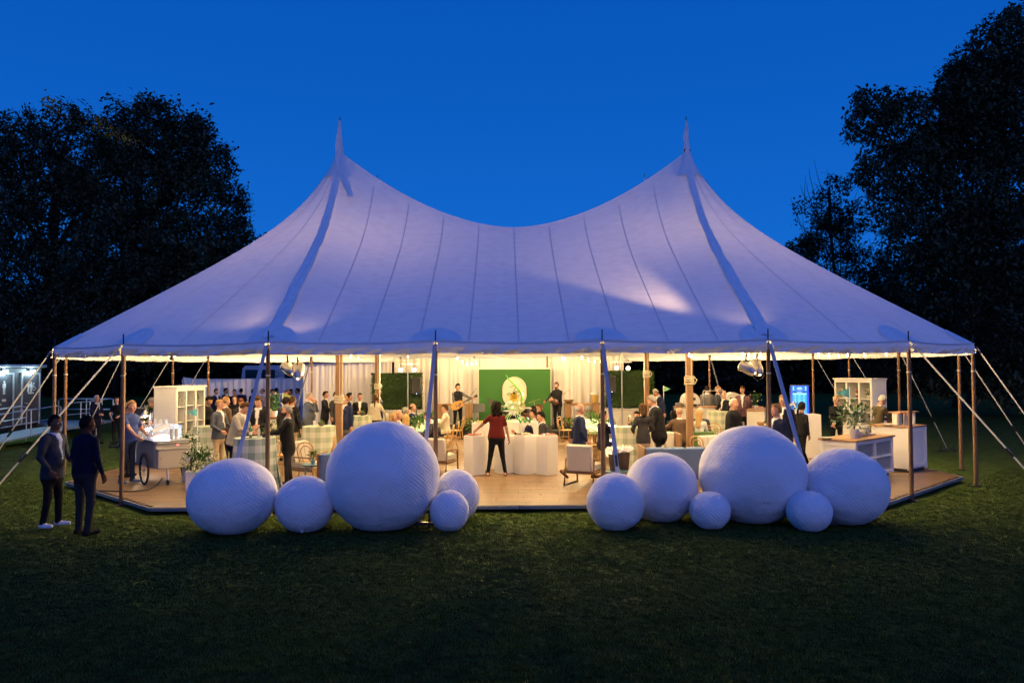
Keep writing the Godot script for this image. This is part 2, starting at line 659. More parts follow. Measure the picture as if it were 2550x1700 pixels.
# what: pose, lean, bend (head down), look (head turn), la / ra hand places (person's own axes, +x is their left, +z ahead), skin, hair, style, top, kind, bottom, shoes, shirt, tie, girth, sex, sleeve, beard, glasses
func person(label: String, at: Vector3, tall: float, turn: float, what: Dictionary, group := "guests at the tent party") -> Node3D:
	var root := thing("person", label, "person", at, turn, group)
	var k := tall / 1.78
	var w: float = what.get("girth", 1.1 if what.get("sex", "m") == "m" else 1.02)
	var fem: bool = what.get("sex", "m") == "f"
	var pose: String = what.get("pose", "stand")
	var kind: String = what.get("kind", "jacket")
	var cols := [SKIN[what.get("skin", "light")], CLOTH[what.get("top", "navy")], CLOTH[what.get("bottom", "charcoal")], CLOTH[what.get("shoes", "black")], CLOTH[what.get("shirt", "white")], CLOTH[what.get("sleeves", what.get("top", "navy"))]]
	var lean := deg_to_rad(what.get("lean", 2.0))
	var hips := Vector3(0, 0.93, 0)
	var knees := []
	var ankles := []
	for s in [1, -1]:
		var x: float = s * (0.1 if not fem else 0.095)
		match pose:
			"sit":
				knees.append(Vector3(x * 1.5, 0.52, 0.43))
				ankles.append(Vector3(x * 1.4, 0.09, 0.36 + 0.08 * s))
			"walk":
				knees.append(Vector3(x, 0.52, 0.16) if s > 0 else Vector3(x, 0.5, -0.02))
				ankles.append(Vector3(x * 0.7, 0.1, 0.34) if s > 0 else Vector3(x * 0.7, 0.17, -0.38))
			"wide":
				knees.append(Vector3(x * 1.5, 0.5, 0.02))
				ankles.append(Vector3(x * 2.2, 0.09, 0.02))
			_:
				knees.append(Vector3(x * 1.1, 0.5, 0.015))
				ankles.append(Vector3(x * 1.25, 0.09, -0.02 + 0.03 * s))
	if pose == "sit":
		hips.y = 0.54
	var tor := Basis(Vector3.RIGHT, lean)
	var T := Transform3D(tor, hips)
	var sh := 0.185 if not fem else 0.16
	var chest := T * Vector3(0, 0.4, 0)
	var waist := T * Vector3(0, 0.15, 0)
	var neck := T * Vector3(0, 0.54, -0.02)
	var hb := T * Vector3(0, 0.625, 0.005 + 0.02 * sin(lean))
	var lo := Vector3(-0.34, -0.01, -0.34)
	var hi := Vector3(0.34, 1.62, 0.34)
	var arms := []
	for s in [1, -1]:
		var a := T * Vector3(s * sh, 0.485, -0.01)
		var goal = what.get("la" if s > 0 else "ra")
		var b: Vector3
		if goal == null:
			b = T * Vector3(s * (sh + 0.075 * maxf(w, 1.0)), -0.05, 0.06)
			if pose == "sit":
				b = Vector3(s * 0.16, 0.66, 0.34)
			elif pose == "walk":
				b = T * Vector3(s * (sh + 0.08), 0.0, -0.2 * s)
		else:
			b = goal
		var hint: Vector3 = Vector3(s * 0.55, -0.5, -0.6)
		var e := elbow(a, b, 0.29, 0.255, hint)
		arms.append([a, e[0], e[1]])
		for q in [e[0], e[1]]:
			lo = lo.min(q - Vector3.ONE * 0.12)
			hi = hi.max(q + Vector3.ONE * 0.12)
	for q in knees + ankles + [neck, waist]:
		lo = lo.min(q - Vector3(0.16, 0.1, 0.16))
		hi = hi.max(q + Vector3(0.16, 0.14, 0.22))
	var fl := Field.new(lo, hi, 0.02)
	for i in 2:
		var s := 1 - 2 * i
		var hip := hips + tor * Vector3(s * 0.092, -0.02, 0)
		var skirt: bool = kind == "dress"
		fl.cap(hip, knees[i], 0.088 * sqrt(w), 0.06, 2, 0.04)
		fl.cap(knees[i], ankles[i], 0.058, 0.044 if fem else 0.05, 0 if skirt else 2, 0.03)
		var dirf := Vector3(0.03 * s, -0.04, 0.17)
		var heel := Vector3(0, -0.045, -0.04)
		if pose == "walk" and s < 0:
			dirf = Vector3(0, -0.12, 0.1)
			heel = Vector3(0, 0.02, -0.05)
		fl.cap(ankles[i] + heel, ankles[i] + dirf, 0.043, 0.033, 3, 0.02)
	fl.cap(hips + tor * Vector3(-0.06, 0.02, 0), hips + tor * Vector3(0.06, 0.02, 0), 0.115 * w, 0.115 * w, 2, 0.04, Vector3(1, 1, 1.12), tor)
	fl.cap(waist, chest, (0.148 if not fem else 0.125) * w, (0.168 if not fem else 0.145) * lerpf(1.0, w, 0.6), 1, 0.05, Vector3(1, 1, 1.42 / lerpf(1.0, w, 0.5)), tor)
	fl.cap(T * Vector3(-sh + 0.045, 0.465, -0.012), T * Vector3(sh - 0.045, 0.465, -0.012), 0.074, 0.074, 1, 0.05)
	fl.cap(T * Vector3(0, 0.45, -0.02), T * Vector3(0, 0.545, -0.012), 0.1, 0.064, 1, 0.05)
	if w > 1.05 and kind != "dress":
		fl.cap(T * Vector3(0, 0.14, 0.05 * w), T * Vector3(0, 0.2, 0.05 * w), 0.115 * w, 0.11 * w, 1, 0.06)
	if fem:
		for s in [-1, 1]:
			fl.cap(T * Vector3(s * 0.065, 0.34, 0.085), T * Vector3(s * 0.065, 0.34, 0.085), 0.062, 0.062, 1, 0.05)
	if kind == "jacket" and pose != "sit":
		fl.cap(T * Vector3(0, 0.14, 0), hips + Vector3(0, -0.1, -0.005), 0.155 * w, 0.182 * w, 1, 0.03, Vector3(1, 1, 1.28), tor)
	elif kind == "jacket":
		fl.cap(T * Vector3(0, 0.14, 0), hips + Vector3(0, 0.0, -0.01), 0.155 * w, 0.17 * w, 1, 0.03, Vector3(1, 1, 1.28), tor)
	elif kind == "dress":
		fl.cap(hips, hips + Vector3(0, -0.35, 0.0) if pose != "sit" else (knees[0] + knees[1]) * 0.5, 0.15, 0.2 if pose != "sit" else 0.13, 1, 0.03, Vector3(1, 1, 1.2))
	else:
		fl.cap(T * Vector3(0, 0.13, 0), hips + tor * Vector3(0, 0.03, 0), 0.14 * w, 0.15 * w, 1, 0.03, Vector3(1, 1, 1.3), tor)
	fl.cap(neck, hb, 0.058, 0.054, 0, 0.02)
	var sleeve: String = what.get("sleeve", "long")
	var fat := 0.008 if kind == "jacket" else 0.0
	for i in 2:
		var a: Array = arms[i]
		fl.cap(a[0], (a[0] as Vector3).lerp(a[1], 0.62), 0.058 + fat, 0.05 + fat, 0 if sleeve == "none" else 5, 0.035)
		fl.cap((a[0] as Vector3).lerp(a[1], 0.62), a[1], 0.049 + (fat if sleeve == "long" else -0.006), 0.043 + (fat if sleeve == "long" else -0.004), 5 if sleeve == "long" else 0, 0.025)
		fl.cap(a[1], (a[1] as Vector3).lerp(a[2], 0.92), 0.043 + (fat if sleeve == "long" else -0.003), 0.031 + (fat if sleeve == "long" else -0.002), 5 if sleeve == "long" else 0, 0.02)
	var open := 0.042 if kind == "jacket" else 0.0
	var inv := T.affine_inverse()
	var tie = what.get("tie")
	var plaid: bool = what.has("plaid")
	var shade := FastNoiseLite.new()
	shade.frequency = 6.0
	shade.seed = int(tall * 1000.0) + int(turn)
	var g := Geo.new()
	fl.into(g, func(p: Vector3, c: int):
		if c == 1 or c == 2:
			var u := inv * p
			var hem := 0.0
			if kind == "jacket":
				hem = -0.14 if pose != "sit" else -0.06
			if kind != "dress" and absf(u.x) < 0.2 * maxf(w, 1.0) and (pose != "sit" or u.z < 0.16):
				if c == 2 and u.y > hem:
					c = 1
				elif c == 1 and u.y < hem and u.y > hem - 0.2:
					c = 2
			elif kind == "dress" and c == 2:
				c = 1
		var col: Color = cols[c]
		if c == 1 and (open > 0.0 or tie != null):
			var q := inv * p
			var t := clampf((q.y - 0.16) / 0.36, 0.0, 1.0)
			if q.z > 0.06 and q.y > 0.16:
				if absf(q.x) < open * t + 0.004:
					col = cols[4]
				if tie != null and absf(q.x) < 0.022:
					col = CLOTH[tie]
			if q.y > 0.555 and absf(q.x) < 0.075:
				col = cols[4]
		if (c == 1 or c == 5) and plaid:
			var q := inv * p
			if fposmod(q.x, 0.09) < 0.025 or fposmod(q.y, 0.1) < 0.025:
				col = col * 1.7
		if c != 0:
			col = col * (1.0 + 0.25 * shade.get_noise_3dv(p))
		return col)
	var skin: Color = cols[0]
	for i in 2:
		var a: Array = arms[i]
		var d := ((a[2] as Vector3) - (a[1] as Vector3)).normalized()
		var s := 1 - 2 * i
		var th := Vector3(0, 0, 1) if absf(d.y) > 0.75 else Vector3(0, 1, 0.1)
		th = (th - d * th.dot(d)).normalized()
		var pn := th.cross(d) if s > 0 else th.cross(d)
		var hb2 := Basis(th, d, pn)
		if what.has("palm_up"):
			hb2 = Basis(pn * -s, d, th)
		var inward := hb2.z.x * s
		var tmp: Geo = hand_geo[0] if inward < 0.0 or what.has("palm_up") else hand_geo[1]
		g.add(tmp, Transform3D(hb2, a[2]), skin)
	var hbs := tor.slerp(Basis(), 0.35) * Basis(Vector3.UP, deg_to_rad(what.get("look", 0.0))) * Basis(Vector3.RIGHT, deg_to_rad(what.get("bend", 0.0)))
	var ht := Transform3D(hbs, hb)
	var hg := Geo.new()
	hg.add(head_geo, ht)
	for i in hg.c.size():
		hg.c[i] = hg.c[i] * skin if hg.c[i].r > 0.75 and hg.c[i].r < 2.0 else Color(0.6, 0.57, 0.53) if hg.c[i].r > 2.0 else hg.c[i] * 0.4
	g.add(hg, Transform3D())
	var kk := Transform3D(Basis().scaled(Vector3.ONE * k), Vector3.ZERO)
	var b := obj("body", g, "person_cloth", root)
	b.transform = kk
	var style: String = what.get("style", "short")
	if style != "bald":
		var h := obj("hair", hair_mesh[style], hair_mat(what.get("hair", "brown")), root)
		h.transform = kk * ht
	for e in ["beard", "glasses"]:
		if what.has(e):
			var h := obj(e, extra_mesh[e], hair_mat(what[e]) if e == "beard" else M.black_plastic, root)
			h.transform = kk * ht
	if what.has("belt"):
		var h := obj("name_badge", gbox(Vector3(0.1, 0.34, 0.155), Vector3(0.06, 0.025, 0.006), 0.001), "white_paint", root)
		h.transform = kk * T
	return root


func hair_mat(c: String) -> StandardMaterial3D:
	var key := "hair_" + c
	if not M.has(key):
		mat(key, HAIR[c] * 0.8, 0.8)
		M[key].metallic_specular = 0.15
	return M[key]


# ---------------------------------------------------------------- materials
func make_materials() -> void:
	vmat("person_cloth", 0.85)
	M.person_cloth.metallic_specular = 0.15
	vmat("painted", 0.6)
	vmat("matte", 0.95)
	vmat("china", 0.25)
	vmat("shiny", 0.25, 0.0)
	mat("black_plastic", Color(0.02, 0.02, 0.022), 0.45)
	mat("black_cloth", Color(0.015, 0.015, 0.016), 0.95)
	mat("dark_metal", Color(0.03, 0.028, 0.026), 0.45, 0.6)
	mat("steel", Color(0.55, 0.55, 0.57), 0.28, 1.0)
	mat("aluminium", Color(0.55, 0.57, 0.6), 0.38, 0.9)
	mat("tray_metal", Color(0.1, 0.2, 0.26), 0.45, 0.2)
	mat("can_metal", Color(0.5, 0.46, 0.4), 0.3, 0.9)
	mat("cream_paint", Color(0.62, 0.55, 0.42), 0.6)
	mat("pale_blue_pot", Color(0.3, 0.45, 0.55), 0.4)
	mat("edge_metal", Color(0.2, 0.21, 0.23), 0.5, 0.4)
	mat("mint", Color(0.2, 0.4, 0.27), 0.55)
	mat("teal_paint", Color(0.08, 0.24, 0.25), 0.6)
	mat("green_board", Color(0.02, 0.092, 0.012), 0.9)
	mat("rope", Color(0.55, 0.48, 0.36), 0.95)
	mat("webbing", Color(0.42, 0.43, 0.47), 0.85)
	mat("rubber", Color(0.015, 0.015, 0.015), 0.8)
	mat("hedge_green", Color(0.022, 0.045, 0.012), 0.9)
	mat("pillow_white", Color(0.62, 0.58, 0.52), 0.95)
	var w := mat("white_paint", Color(0.72, 0.7, 0.64), 0.5)
	w.roughness_texture = noise_tex(0.02, 4, [[0.0, Color(0.5, 0.5, 0.5)], [1.0, Color(0.85, 0.85, 0.85)]], 256)
	triplanar(w, Vector3.ONE * 1.3)
	var wp := mat("wood_pole", Color(0.17, 0.085, 0.035), 0.75)
	wp.albedo_texture = noise_tex(0.03, 7, [[0.2, Color(0.75, 0.7, 0.66)], [0.5, Color(1, 1, 1)], [0.8, Color(0.82, 0.8, 0.76)]], 256)
	triplanar(wp, Vector3(9, 0.7, 9))
	var wt := mat("wood_top", Color(0.3, 0.16, 0.065), 0.5)
	wt.albedo_texture = wp.albedo_texture
	triplanar(wt, Vector3(0.8, 7, 7))
	var bw := mat("bentwood", Color(0.42, 0.235, 0.075), 0.4)
	bw.albedo_texture = noise_tex(0.04, 9, [[0.2, Color(0.75, 0.7, 0.65)], [0.8, Color(1, 1, 1)]], 256)
	triplanar(bw, Vector3(3, 3, 3))
	var pl := vmat("plank", 0.42)
	pl.albedo_texture = noise_tex(0.02, 11, [[0.15, Color(0.6, 0.55, 0.5)], [0.5, Color(1, 1, 1)], [0.85, Color(0.72, 0.68, 0.62)]], 512, 5)
	triplanar(pl, Vector3(0.5, 5, 5), true)
	pl.roughness_texture = noise_tex(0.01, 12, [[0.0, Color(0.75, 0.75, 0.75)], [1.0, Color(1, 1, 1)]], 256)
	# sailcloth
	var weave := noise_tex(0.012, 21, [[0.25, Color(0.91, 0.91, 0.92)], [0.5, Color(0.98, 0.98, 0.98)], [0.75, Color(1, 1, 1)]], 512, 6)
	var cv := mat("sailcloth", Color(0.86, 0.85, 0.84), 0.75)
	cv.albedo_texture = weave
	triplanar(cv, Vector3(0.35, 0.9, 0.9), true)
	cv.backlight_enabled = true
	cv.backlight = Color(0.225, 0.215, 0.23)
	cv.normal_enabled = true
	cv.normal_texture = noise_tex(0.012, 22, [], 512, 5, true, 5.0)
	cv.normal_scale = 0.4
	var c2 := mat("sailcloth_double", Color(0.82, 0.84, 0.86), 0.75)
	c2.albedo_texture = weave
	triplanar(c2, Vector3(0.6, 0.6, 0.6), true)
	c2.backlight_enabled = true
	c2.backlight = Color(0.12, 0.12, 0.12)
	c2.normal_enabled = true
	c2.normal_texture = cv.normal_texture
	c2.normal_scale = 0.8
	var vl := mat("valance_cloth", Color(0.75, 0.75, 0.76), 0.8)
	vl.backlight_enabled = true
	vl.backlight = Color(0.16, 0.15, 0.14)
	var seam := mat("seam_cloth", Color(0.62, 0.62, 0.68), 0.85)
	seam.backlight_enabled = true
	seam.backlight = Color(0.18, 0.17, 0.17)
	var dr := mat("drape_cloth", Color(0.74, 0.69, 0.66), 0.95)
	dr.backlight_enabled = true
	dr.backlight = Color(0.12, 0.115, 0.11)
	# quilted inflatable fabric: diamond mesh and fine puckers as relief
	var q := mat("ball_cloth", Color(0.76, 0.755, 0.8), 0.8)
	q.heightmap_enabled = true
	q.heightmap_texture = quilt_texture()
	q.heightmap_scale = 0.8
	triplanar(q, Vector3.ONE * 1.25)
	# check cloth
	var ck := mat("check_cloth", Color(0.75, 0.75, 0.75), 0.95)
	ck.albedo_texture = check_texture(Color(0.72, 0.72, 0.6), Color(0.36, 0.43, 0.29))
	var ck2 := mat("check_cloth_blue", Color(0.75, 0.75, 0.75), 0.95)
	ck2.albedo_texture = check_texture(Color(0.62, 0.66, 0.6), Color(0.2, 0.29, 0.25))
	var li := mat("linen", Color(0.5, 0.45, 0.38), 0.95)
	li.normal_enabled = true
	li.normal_texture = noise_tex(0.15, 31, [], 256, 3, true, 3.0)
	triplanar(li, Vector3.ONE * 3.0)
	var bl := mat("blue_cloth", Color(0.09, 0.14, 0.26), 0.95)
	bl.normal_enabled = true
	bl.normal_texture = li.normal_texture
	triplanar(bl, Vector3.ONE * 3.0)
	var wo := mat("woven", Color(0.28, 0.19, 0.13), 0.9)
	wo.albedo_texture = weave_texture()
	triplanar(wo, Vector3.ONE * 12.0)
	var gl := mat("glass", Color(0.9, 0.95, 1.0), 0.03)
	gl.transparency = BaseMaterial3D.TRANSPARENCY_ALPHA
	gl.albedo_color.a = 0.12
	var dg := mat("dark_glass", Color(0.012, 0.014, 0.02), 0.08)
	dg.metallic_specular = 0.6
	var leafm := vmat("leaf", 0.9)
	leafm.metallic_specular = 0.24
	leafm.backlight_enabled = true
	leafm.backlight = Color(0.3, 0.4, 0.15)
	var bark := mat("bark", Color(0.03, 0.024, 0.02), 0.95)
	bark.normal_enabled = true
	bark.normal_texture = noise_tex(0.05, 41, [], 256, 4, true, 6.0)
	triplanar(bark, Vector3(2, 0.6, 2))
	var gr := mat("lawn", Color(0.9, 0.9, 0.9), 0.98)
	gr.metallic_specular = 0.1
	gr.albedo_texture = noise_tex(0.02, 51, [[0.2, Color(0.044, 0.07, 0.014)], [0.45, Color(0.06, 0.1, 0.02)], [0.6, Color(0.068, 0.108, 0.023)], [0.85, Color(0.085, 0.11, 0.034)]], 1024, 6)
	triplanar(gr, Vector3.ONE * 0.11, true)
	gr.detail_enabled = true
	gr.detail_blend_mode = BaseMaterial3D.BLEND_MODE_MUL
	gr.detail_albedo = noise_tex(0.16, 52, [[0.3, Color(0.6, 0.6, 0.6)], [0.7, Color(1, 1, 1)]], 512, 4)
	gr.heightmap_enabled = true
	gr.heightmap_texture = noise_tex(0.09, 53, [[0.0, Color(0, 0, 0)], [1.0, Color(1, 1, 1)]], 512, 5)
	gr.heightmap_scale = 4.0
	glow("bulb_glow", Color(1.0, 0.78, 0.46), 9.0)
	glow("lamp_lens", Color(1.0, 0.8, 0.55), 9.0)
	glow("cold_lamp", Color(0.65, 0.92, 1.0), 10.0)
	glow("cold_white_lamp", Color(1.0, 0.96, 0.9), 5.0)
	glow("led_strip_light", Color(0.75, 0.88, 1.0), 5.0)
	glow("red_led", Color(1.0, 0.05, 0.03), 2.5)
	glow("blue_led", Color(0.5, 0.6, 1.0), 5.0)


func quilt_texture() -> ImageTexture:
	var n := 256
	var im := Image.create(n, n, false, Image.FORMAT_L8)
	for y in n:
		for x in n:
			var a := fposmod((x + y) * 12.0 / n, 1.0)
			var b := fposmod((x - y) * 12.0 / n, 1.0)
			var h := sin(a * PI) * sin(b * PI)
			im.set_pixel(x, y, Color(sqrt(h), 0, 0))
	return ImageTexture.create_from_image(im)


func check_texture(light: Color, dark: Color) -> ImageTexture:
	var n := 256
	var im := Image.create(n, n, false, Image.FORMAT_RGB8)
	var r := RandomNumberGenerator.new()
	r.seed = 3
	for y in n:
		for x in n:
			var s := (1 if fposmod(x * 4.0 / n, 1.0) < 0.5 else 0) + (1 if fposmod(y * 4.0 / n, 1.0) < 0.5 else 0)
			var c := light.lerp(dark, s * 0.5)
			c = c * (0.9 + 0.1 * float((x + y) % 2) + r.randf() * 0.06)
			im.set_pixel(x, y, c.linear_to_srgb())
	return ImageTexture.create_from_image(im)


func weave_texture() -> ImageTexture:
	var n := 64
	var im := Image.create(n, n, false, Image.FORMAT_RGB8)
	for y in n:
		for x in n:
			var s := (x / 8 + y / 8) % 2
			var v := 0.55 + 0.45 * sin(PI * ((x % 8) if s == 0 else (y % 8)) / 8.0)
			im.set_pixel(x, y, Color(v, v, v))
	return ImageTexture.create_from_image(im)


# ---------------------------------------------------------------- ground
func make_ground() -> void:
	var und := FastNoiseLite.new()
	und.seed = 61
	und.frequency = 0.55
	var g := Geo.new()
	g.grid(150, 110, func(u: float, v: float):
		var x := lerpf(-24, 24, u)
		var z := lerpf(-3, -36, v)
		return Vector3(x, und.get_noise_2d(x, z) * 0.025 - 0.012, z))
	struct("lawn", g, "lawn")
	g = Geo.new()
	for r in [[-24, -3, 24, 150], [-24, -250, 24, -36], [-250, -250, -24, 150], [24, -250, 250, 150]]:
		g.quad(Vector3(r[0], -0.012, r[1]), Vector3(r[2], -0.012, r[1]), Vector3(r[2], -0.012, r[3]), Vector3(r[0], -0.012, r[3]))
	struct("far_lawn", g, "lawn")
	# grass blades
	var t := Geo.new()
	var rr := RandomNumberGenerator.new()
	rr.seed = 62
	for k in 9:
		var a := rr.randf() * TAU
		var o := Vector3(cos(a), 0, sin(a)) * rr.randf_range(0.0, 0.045)
		var d := Vector3(rr.randf_range(-0.6, 0.6), 1.0, rr.randf_range(-0.6, 0.6)).normalized() * rr.randf_range(0.018, 0.042)
		var f := rr.randf_range(0.82, 1.15)
		t.col = Color(0.08, 0.128, 0.03) * f if k % 4 else Color(0.12, 0.135, 0.05)
		t.leaf(o, d, 0.0045, Vector3(cos(a + 1.3), 0.2, sin(a + 1.3)))
	for k in t.n.size():
		t.n[k] = (t.n[k] * 0.35 + Vector3.UP).normalized()
	var mm := MultiMesh.new()
	mm.transform_format = MultiMesh.TRANSFORM_3D
	mm.use_colors = true
	mm.mesh = t.mesh()
	var pts := []
	var patch := FastNoiseLite.new()
	patch.seed = 63
	patch.frequency = 1.3
	while pts.size() < 120000:
		var z := -5.5 - 15.0 * pow(rr.randf(), 1.6)
		var x := rr.randf_range(-1, 1) * (absf(z) * 0.68 + 1.0) - 0.0
		if z < -14.5 and absf(x - XC) < 6.9 - 0.0 + (z + 14.5) * -1.0:
			continue
		pts.append(Vector3(x, und.get_noise_2d(x, z) * 0.025 - 0.014, z))
	mm.instance_count = pts.size()
	for i in pts.size():
		var p: Vector3 = pts[i]
		var n := patch.get_noise_2d(p.x, p.z * 1.6)
		var s := rr.randf_range(0.6, 1.15) * (1.0 + n * 0.45)
		mm.set_instance_transform(i, Transform3D(Basis(Vector3.UP, rr.randf() * TAU).scaled(Vector3(s, s, s)), p))
		var f := 1.0 + n * 0.55
		mm.set_instance_color(i, Color(f * (1.0 + 0.3 * patch.get_noise_2d(p.z * 2.0, p.x)), f, f))
	var gi := MultiMeshInstance3D.new()
	gi.name = "grass"
	gi.multimesh = mm
	gi.material_override = M.leaf
	add_child(gi)
	gi.set_meta("kind", "stuff")
	gi.set_meta("label", "short mown lawn grass in front of the tent")


# ---------------------------------------------------------------- deck
func deck_half(z: float) -> float:
	# half width of the deck at a depth
	if z > -18.1:
		return 6.79 + (-14.65 - z)
	return 10.24 if z > -27.0 else 10.24 - (-27.0 - z)


func make_deck() -> void:
	var rr := RandomNumberGenerator.new()
	rr.seed = 71
	var base := Geo.new()
	var poly := [Vector2(-6.79, -14.65), Vector2(6.79, -14.65), Vector2(10.24, -18.1), Vector2(10.24, -27.0), Vector2(6.0, -31.2), Vector2(-6.0, -31.2), Vector2(-10.0, -27.0), Vector2(-10.24, -18.1)]
	var c := base.vert(Vector3(XC, 0.1, -22), Vector3.UP)
	var ring := []
	for p in poly:
		ring.append(base.vert(Vector3(p.x + XC, 0.1, p.y), Vector3.UP))
	for i in 8:
		base.tri(c, ring[i], ring[(i + 1) % 8])
	var fl := struct("floor", base, mat("deck_base", Color(0.03, 0.02, 0.015), 0.9))
	var g := Geo.new()
	var rows := 0
	var z := -14.66
	while z > -31.1:
		var d := 0.148
		var half := minf(deck_half(z), deck_half(z - d)) - 0.005
		if z < -27.0:
			half = 10.24 - (-27.0 - z + d)
		var x := -half - rr.randf_range(0.0, 1.2)
		while x < half:
			var l := 1.22
			var a := maxf(x, -half)
			var b := minf(x + l, half)
			if b - a > 0.04:
				var f := rr.randf_range(0.68, 1.26)
				g.col = Color(0.185 * f, 0.112 * f * rr.randf_range(0.93, 1.05), 0.056 * f)
				g.plate(Vector3((a + b) * 0.5 + XC, 0.11 + rr.randf_range(-0.0006, 0.0006), z - d * 0.5), Vector3(b - a - 0.005, 0.02, d - 0.005))
			x += l
		z -= d
		rows += 1
	var pk := obj("planks", g, "plank", fl)
	pk.set_meta("kind", "stuff")
	for i in 8:
		var a: Vector2 = poly[i]
		var b: Vector2 = poly[(i + 1) % 8]
		var n := Vector2(a.y - b.y, b.x - a.x).normalized() * -1.0
		var m := (a + b) * 0.5
		var e := Geo.new()
		var ang := atan2(-(b.y - a.y), b.x - a.x)
		var out := Vector3((b - a).y, 0, -(b - a).x).normalized()
		if out.dot(Vector3(m.x, 0, m.y + 22.5)) < 0:
			out = -out
		var l := (b - a).length()
		var cnt := int(ceil(l / 2.4))
		for k in cnt:
			var q := a.lerp(b, (k + 0.5) / cnt)
			e.box(Vector3(q.x + XC, 0.083, q.y) + out * 0.02, Vector3(l / cnt - 0.01, 0.066, 0.03), 0.004, Basis(Vector3.UP, ang))
		obj("edge_trim", e, "edge_metal", fl)


# ---------------------------------------------------------------- tent
const POLES := [Vector2(1.525, -14.4), Vector2(4.575, -14.4), Vector2(7.76, -15.55), Vector2(10.15, -17.4), Vector2(11.4, -20.1), Vector2(11.5, -23.4), Vector2(11.25, -26.2), Vector2(10.9, -28.4), Vector2(7.9, -31.3), Vector2(4.575, -32.9), Vector2(1.525, -32.9)]


func ridge(d: float, span: float, low: float) -> float:
	return low + (8.37 - low) * pow(absf(1.0 - 2.0 * d / span), 1.8)


func drop(t: float, k: float) -> float:
	var a := lerpf(0.74, 0.93, k)
	return (1.0 - t) * (a + (1.0 - a) * exp(-6.0 * t))


func along(pts: Array, u: float) -> Vector2:
	var x := clampf(u, 0.0, 0.99999) * (pts.size() - 1)
	var i := int(x)
	return (pts[i] as Vector2).lerp(pts[i + 1], x - i)


# one sector of the canopy: inner edge a-b on the ridge rectangle, outer edge along the poles
func sail(a: Vector2, b: Vector2, outer: Array, u: float, t: float, sag := true) -> Vector3:
	var i := a.lerp(b, u)
	var o := along(outer, u)
	var dx := minf(absf(absf(i.x) - PX), 2 * PX)
	var h0 := 8.37
	var k := 0.0
	if absf(a.x - b.x) > 0.1:
		h0 = ridge(PX - absf(i.x), PX * 2, 6.35)
		k = smoothstep(0.0, 1.0, (PX - absf(i.x)) / PX)
	elif absf(a.y - b.y) > 0.1:
		var s := absf(i.y - Z1)
		h0 = ridge(s, absf(Z2 - Z1), 6.9)
		k = smoothstep(0.0, 1.0, minf(s, absf(Z2 - Z1) - s) / 3.1)
	var e := EAVE
	if sag:
		var f := fposmod(u * (outer.size() - 1), 1.0)
		if outer.size() == 2:
			f = fposmod(absf(o.x) / 3.05 + 0.5, 1.0)
		e -= 0.035 * sin(f * PI)
	var p := i.lerp(o, t)
	return Vector3(p.x + XC, e + (h0 - e) * drop(t, k), p.y)


func sectors() -> Array:
	var s := []
	for m in [1.0, -1.0]:
		var q := POLES.map(func(v): return Vector2(v.x * m, v.y))
		var p1 := Vector2(PX * m, Z1)
		var p2 := Vector2(PX * m, Z2)
		s.append([Vector2(0, Z1), p1, [Vector2(0, -14.4), q[1]], 14])
		s.append([p1, p1, [q[1], q[2], q[3], q[4]], 24])
		s.append([p1, p2, [q[4], q[5], q[6]], 16])
		s.append([p2, p2, [q[6], q[7], q[8], q[9]], 20])
		s.append([p2, Vector2(0, Z2), [q[9], Vector2(0, -32.9)], 12])
	return s


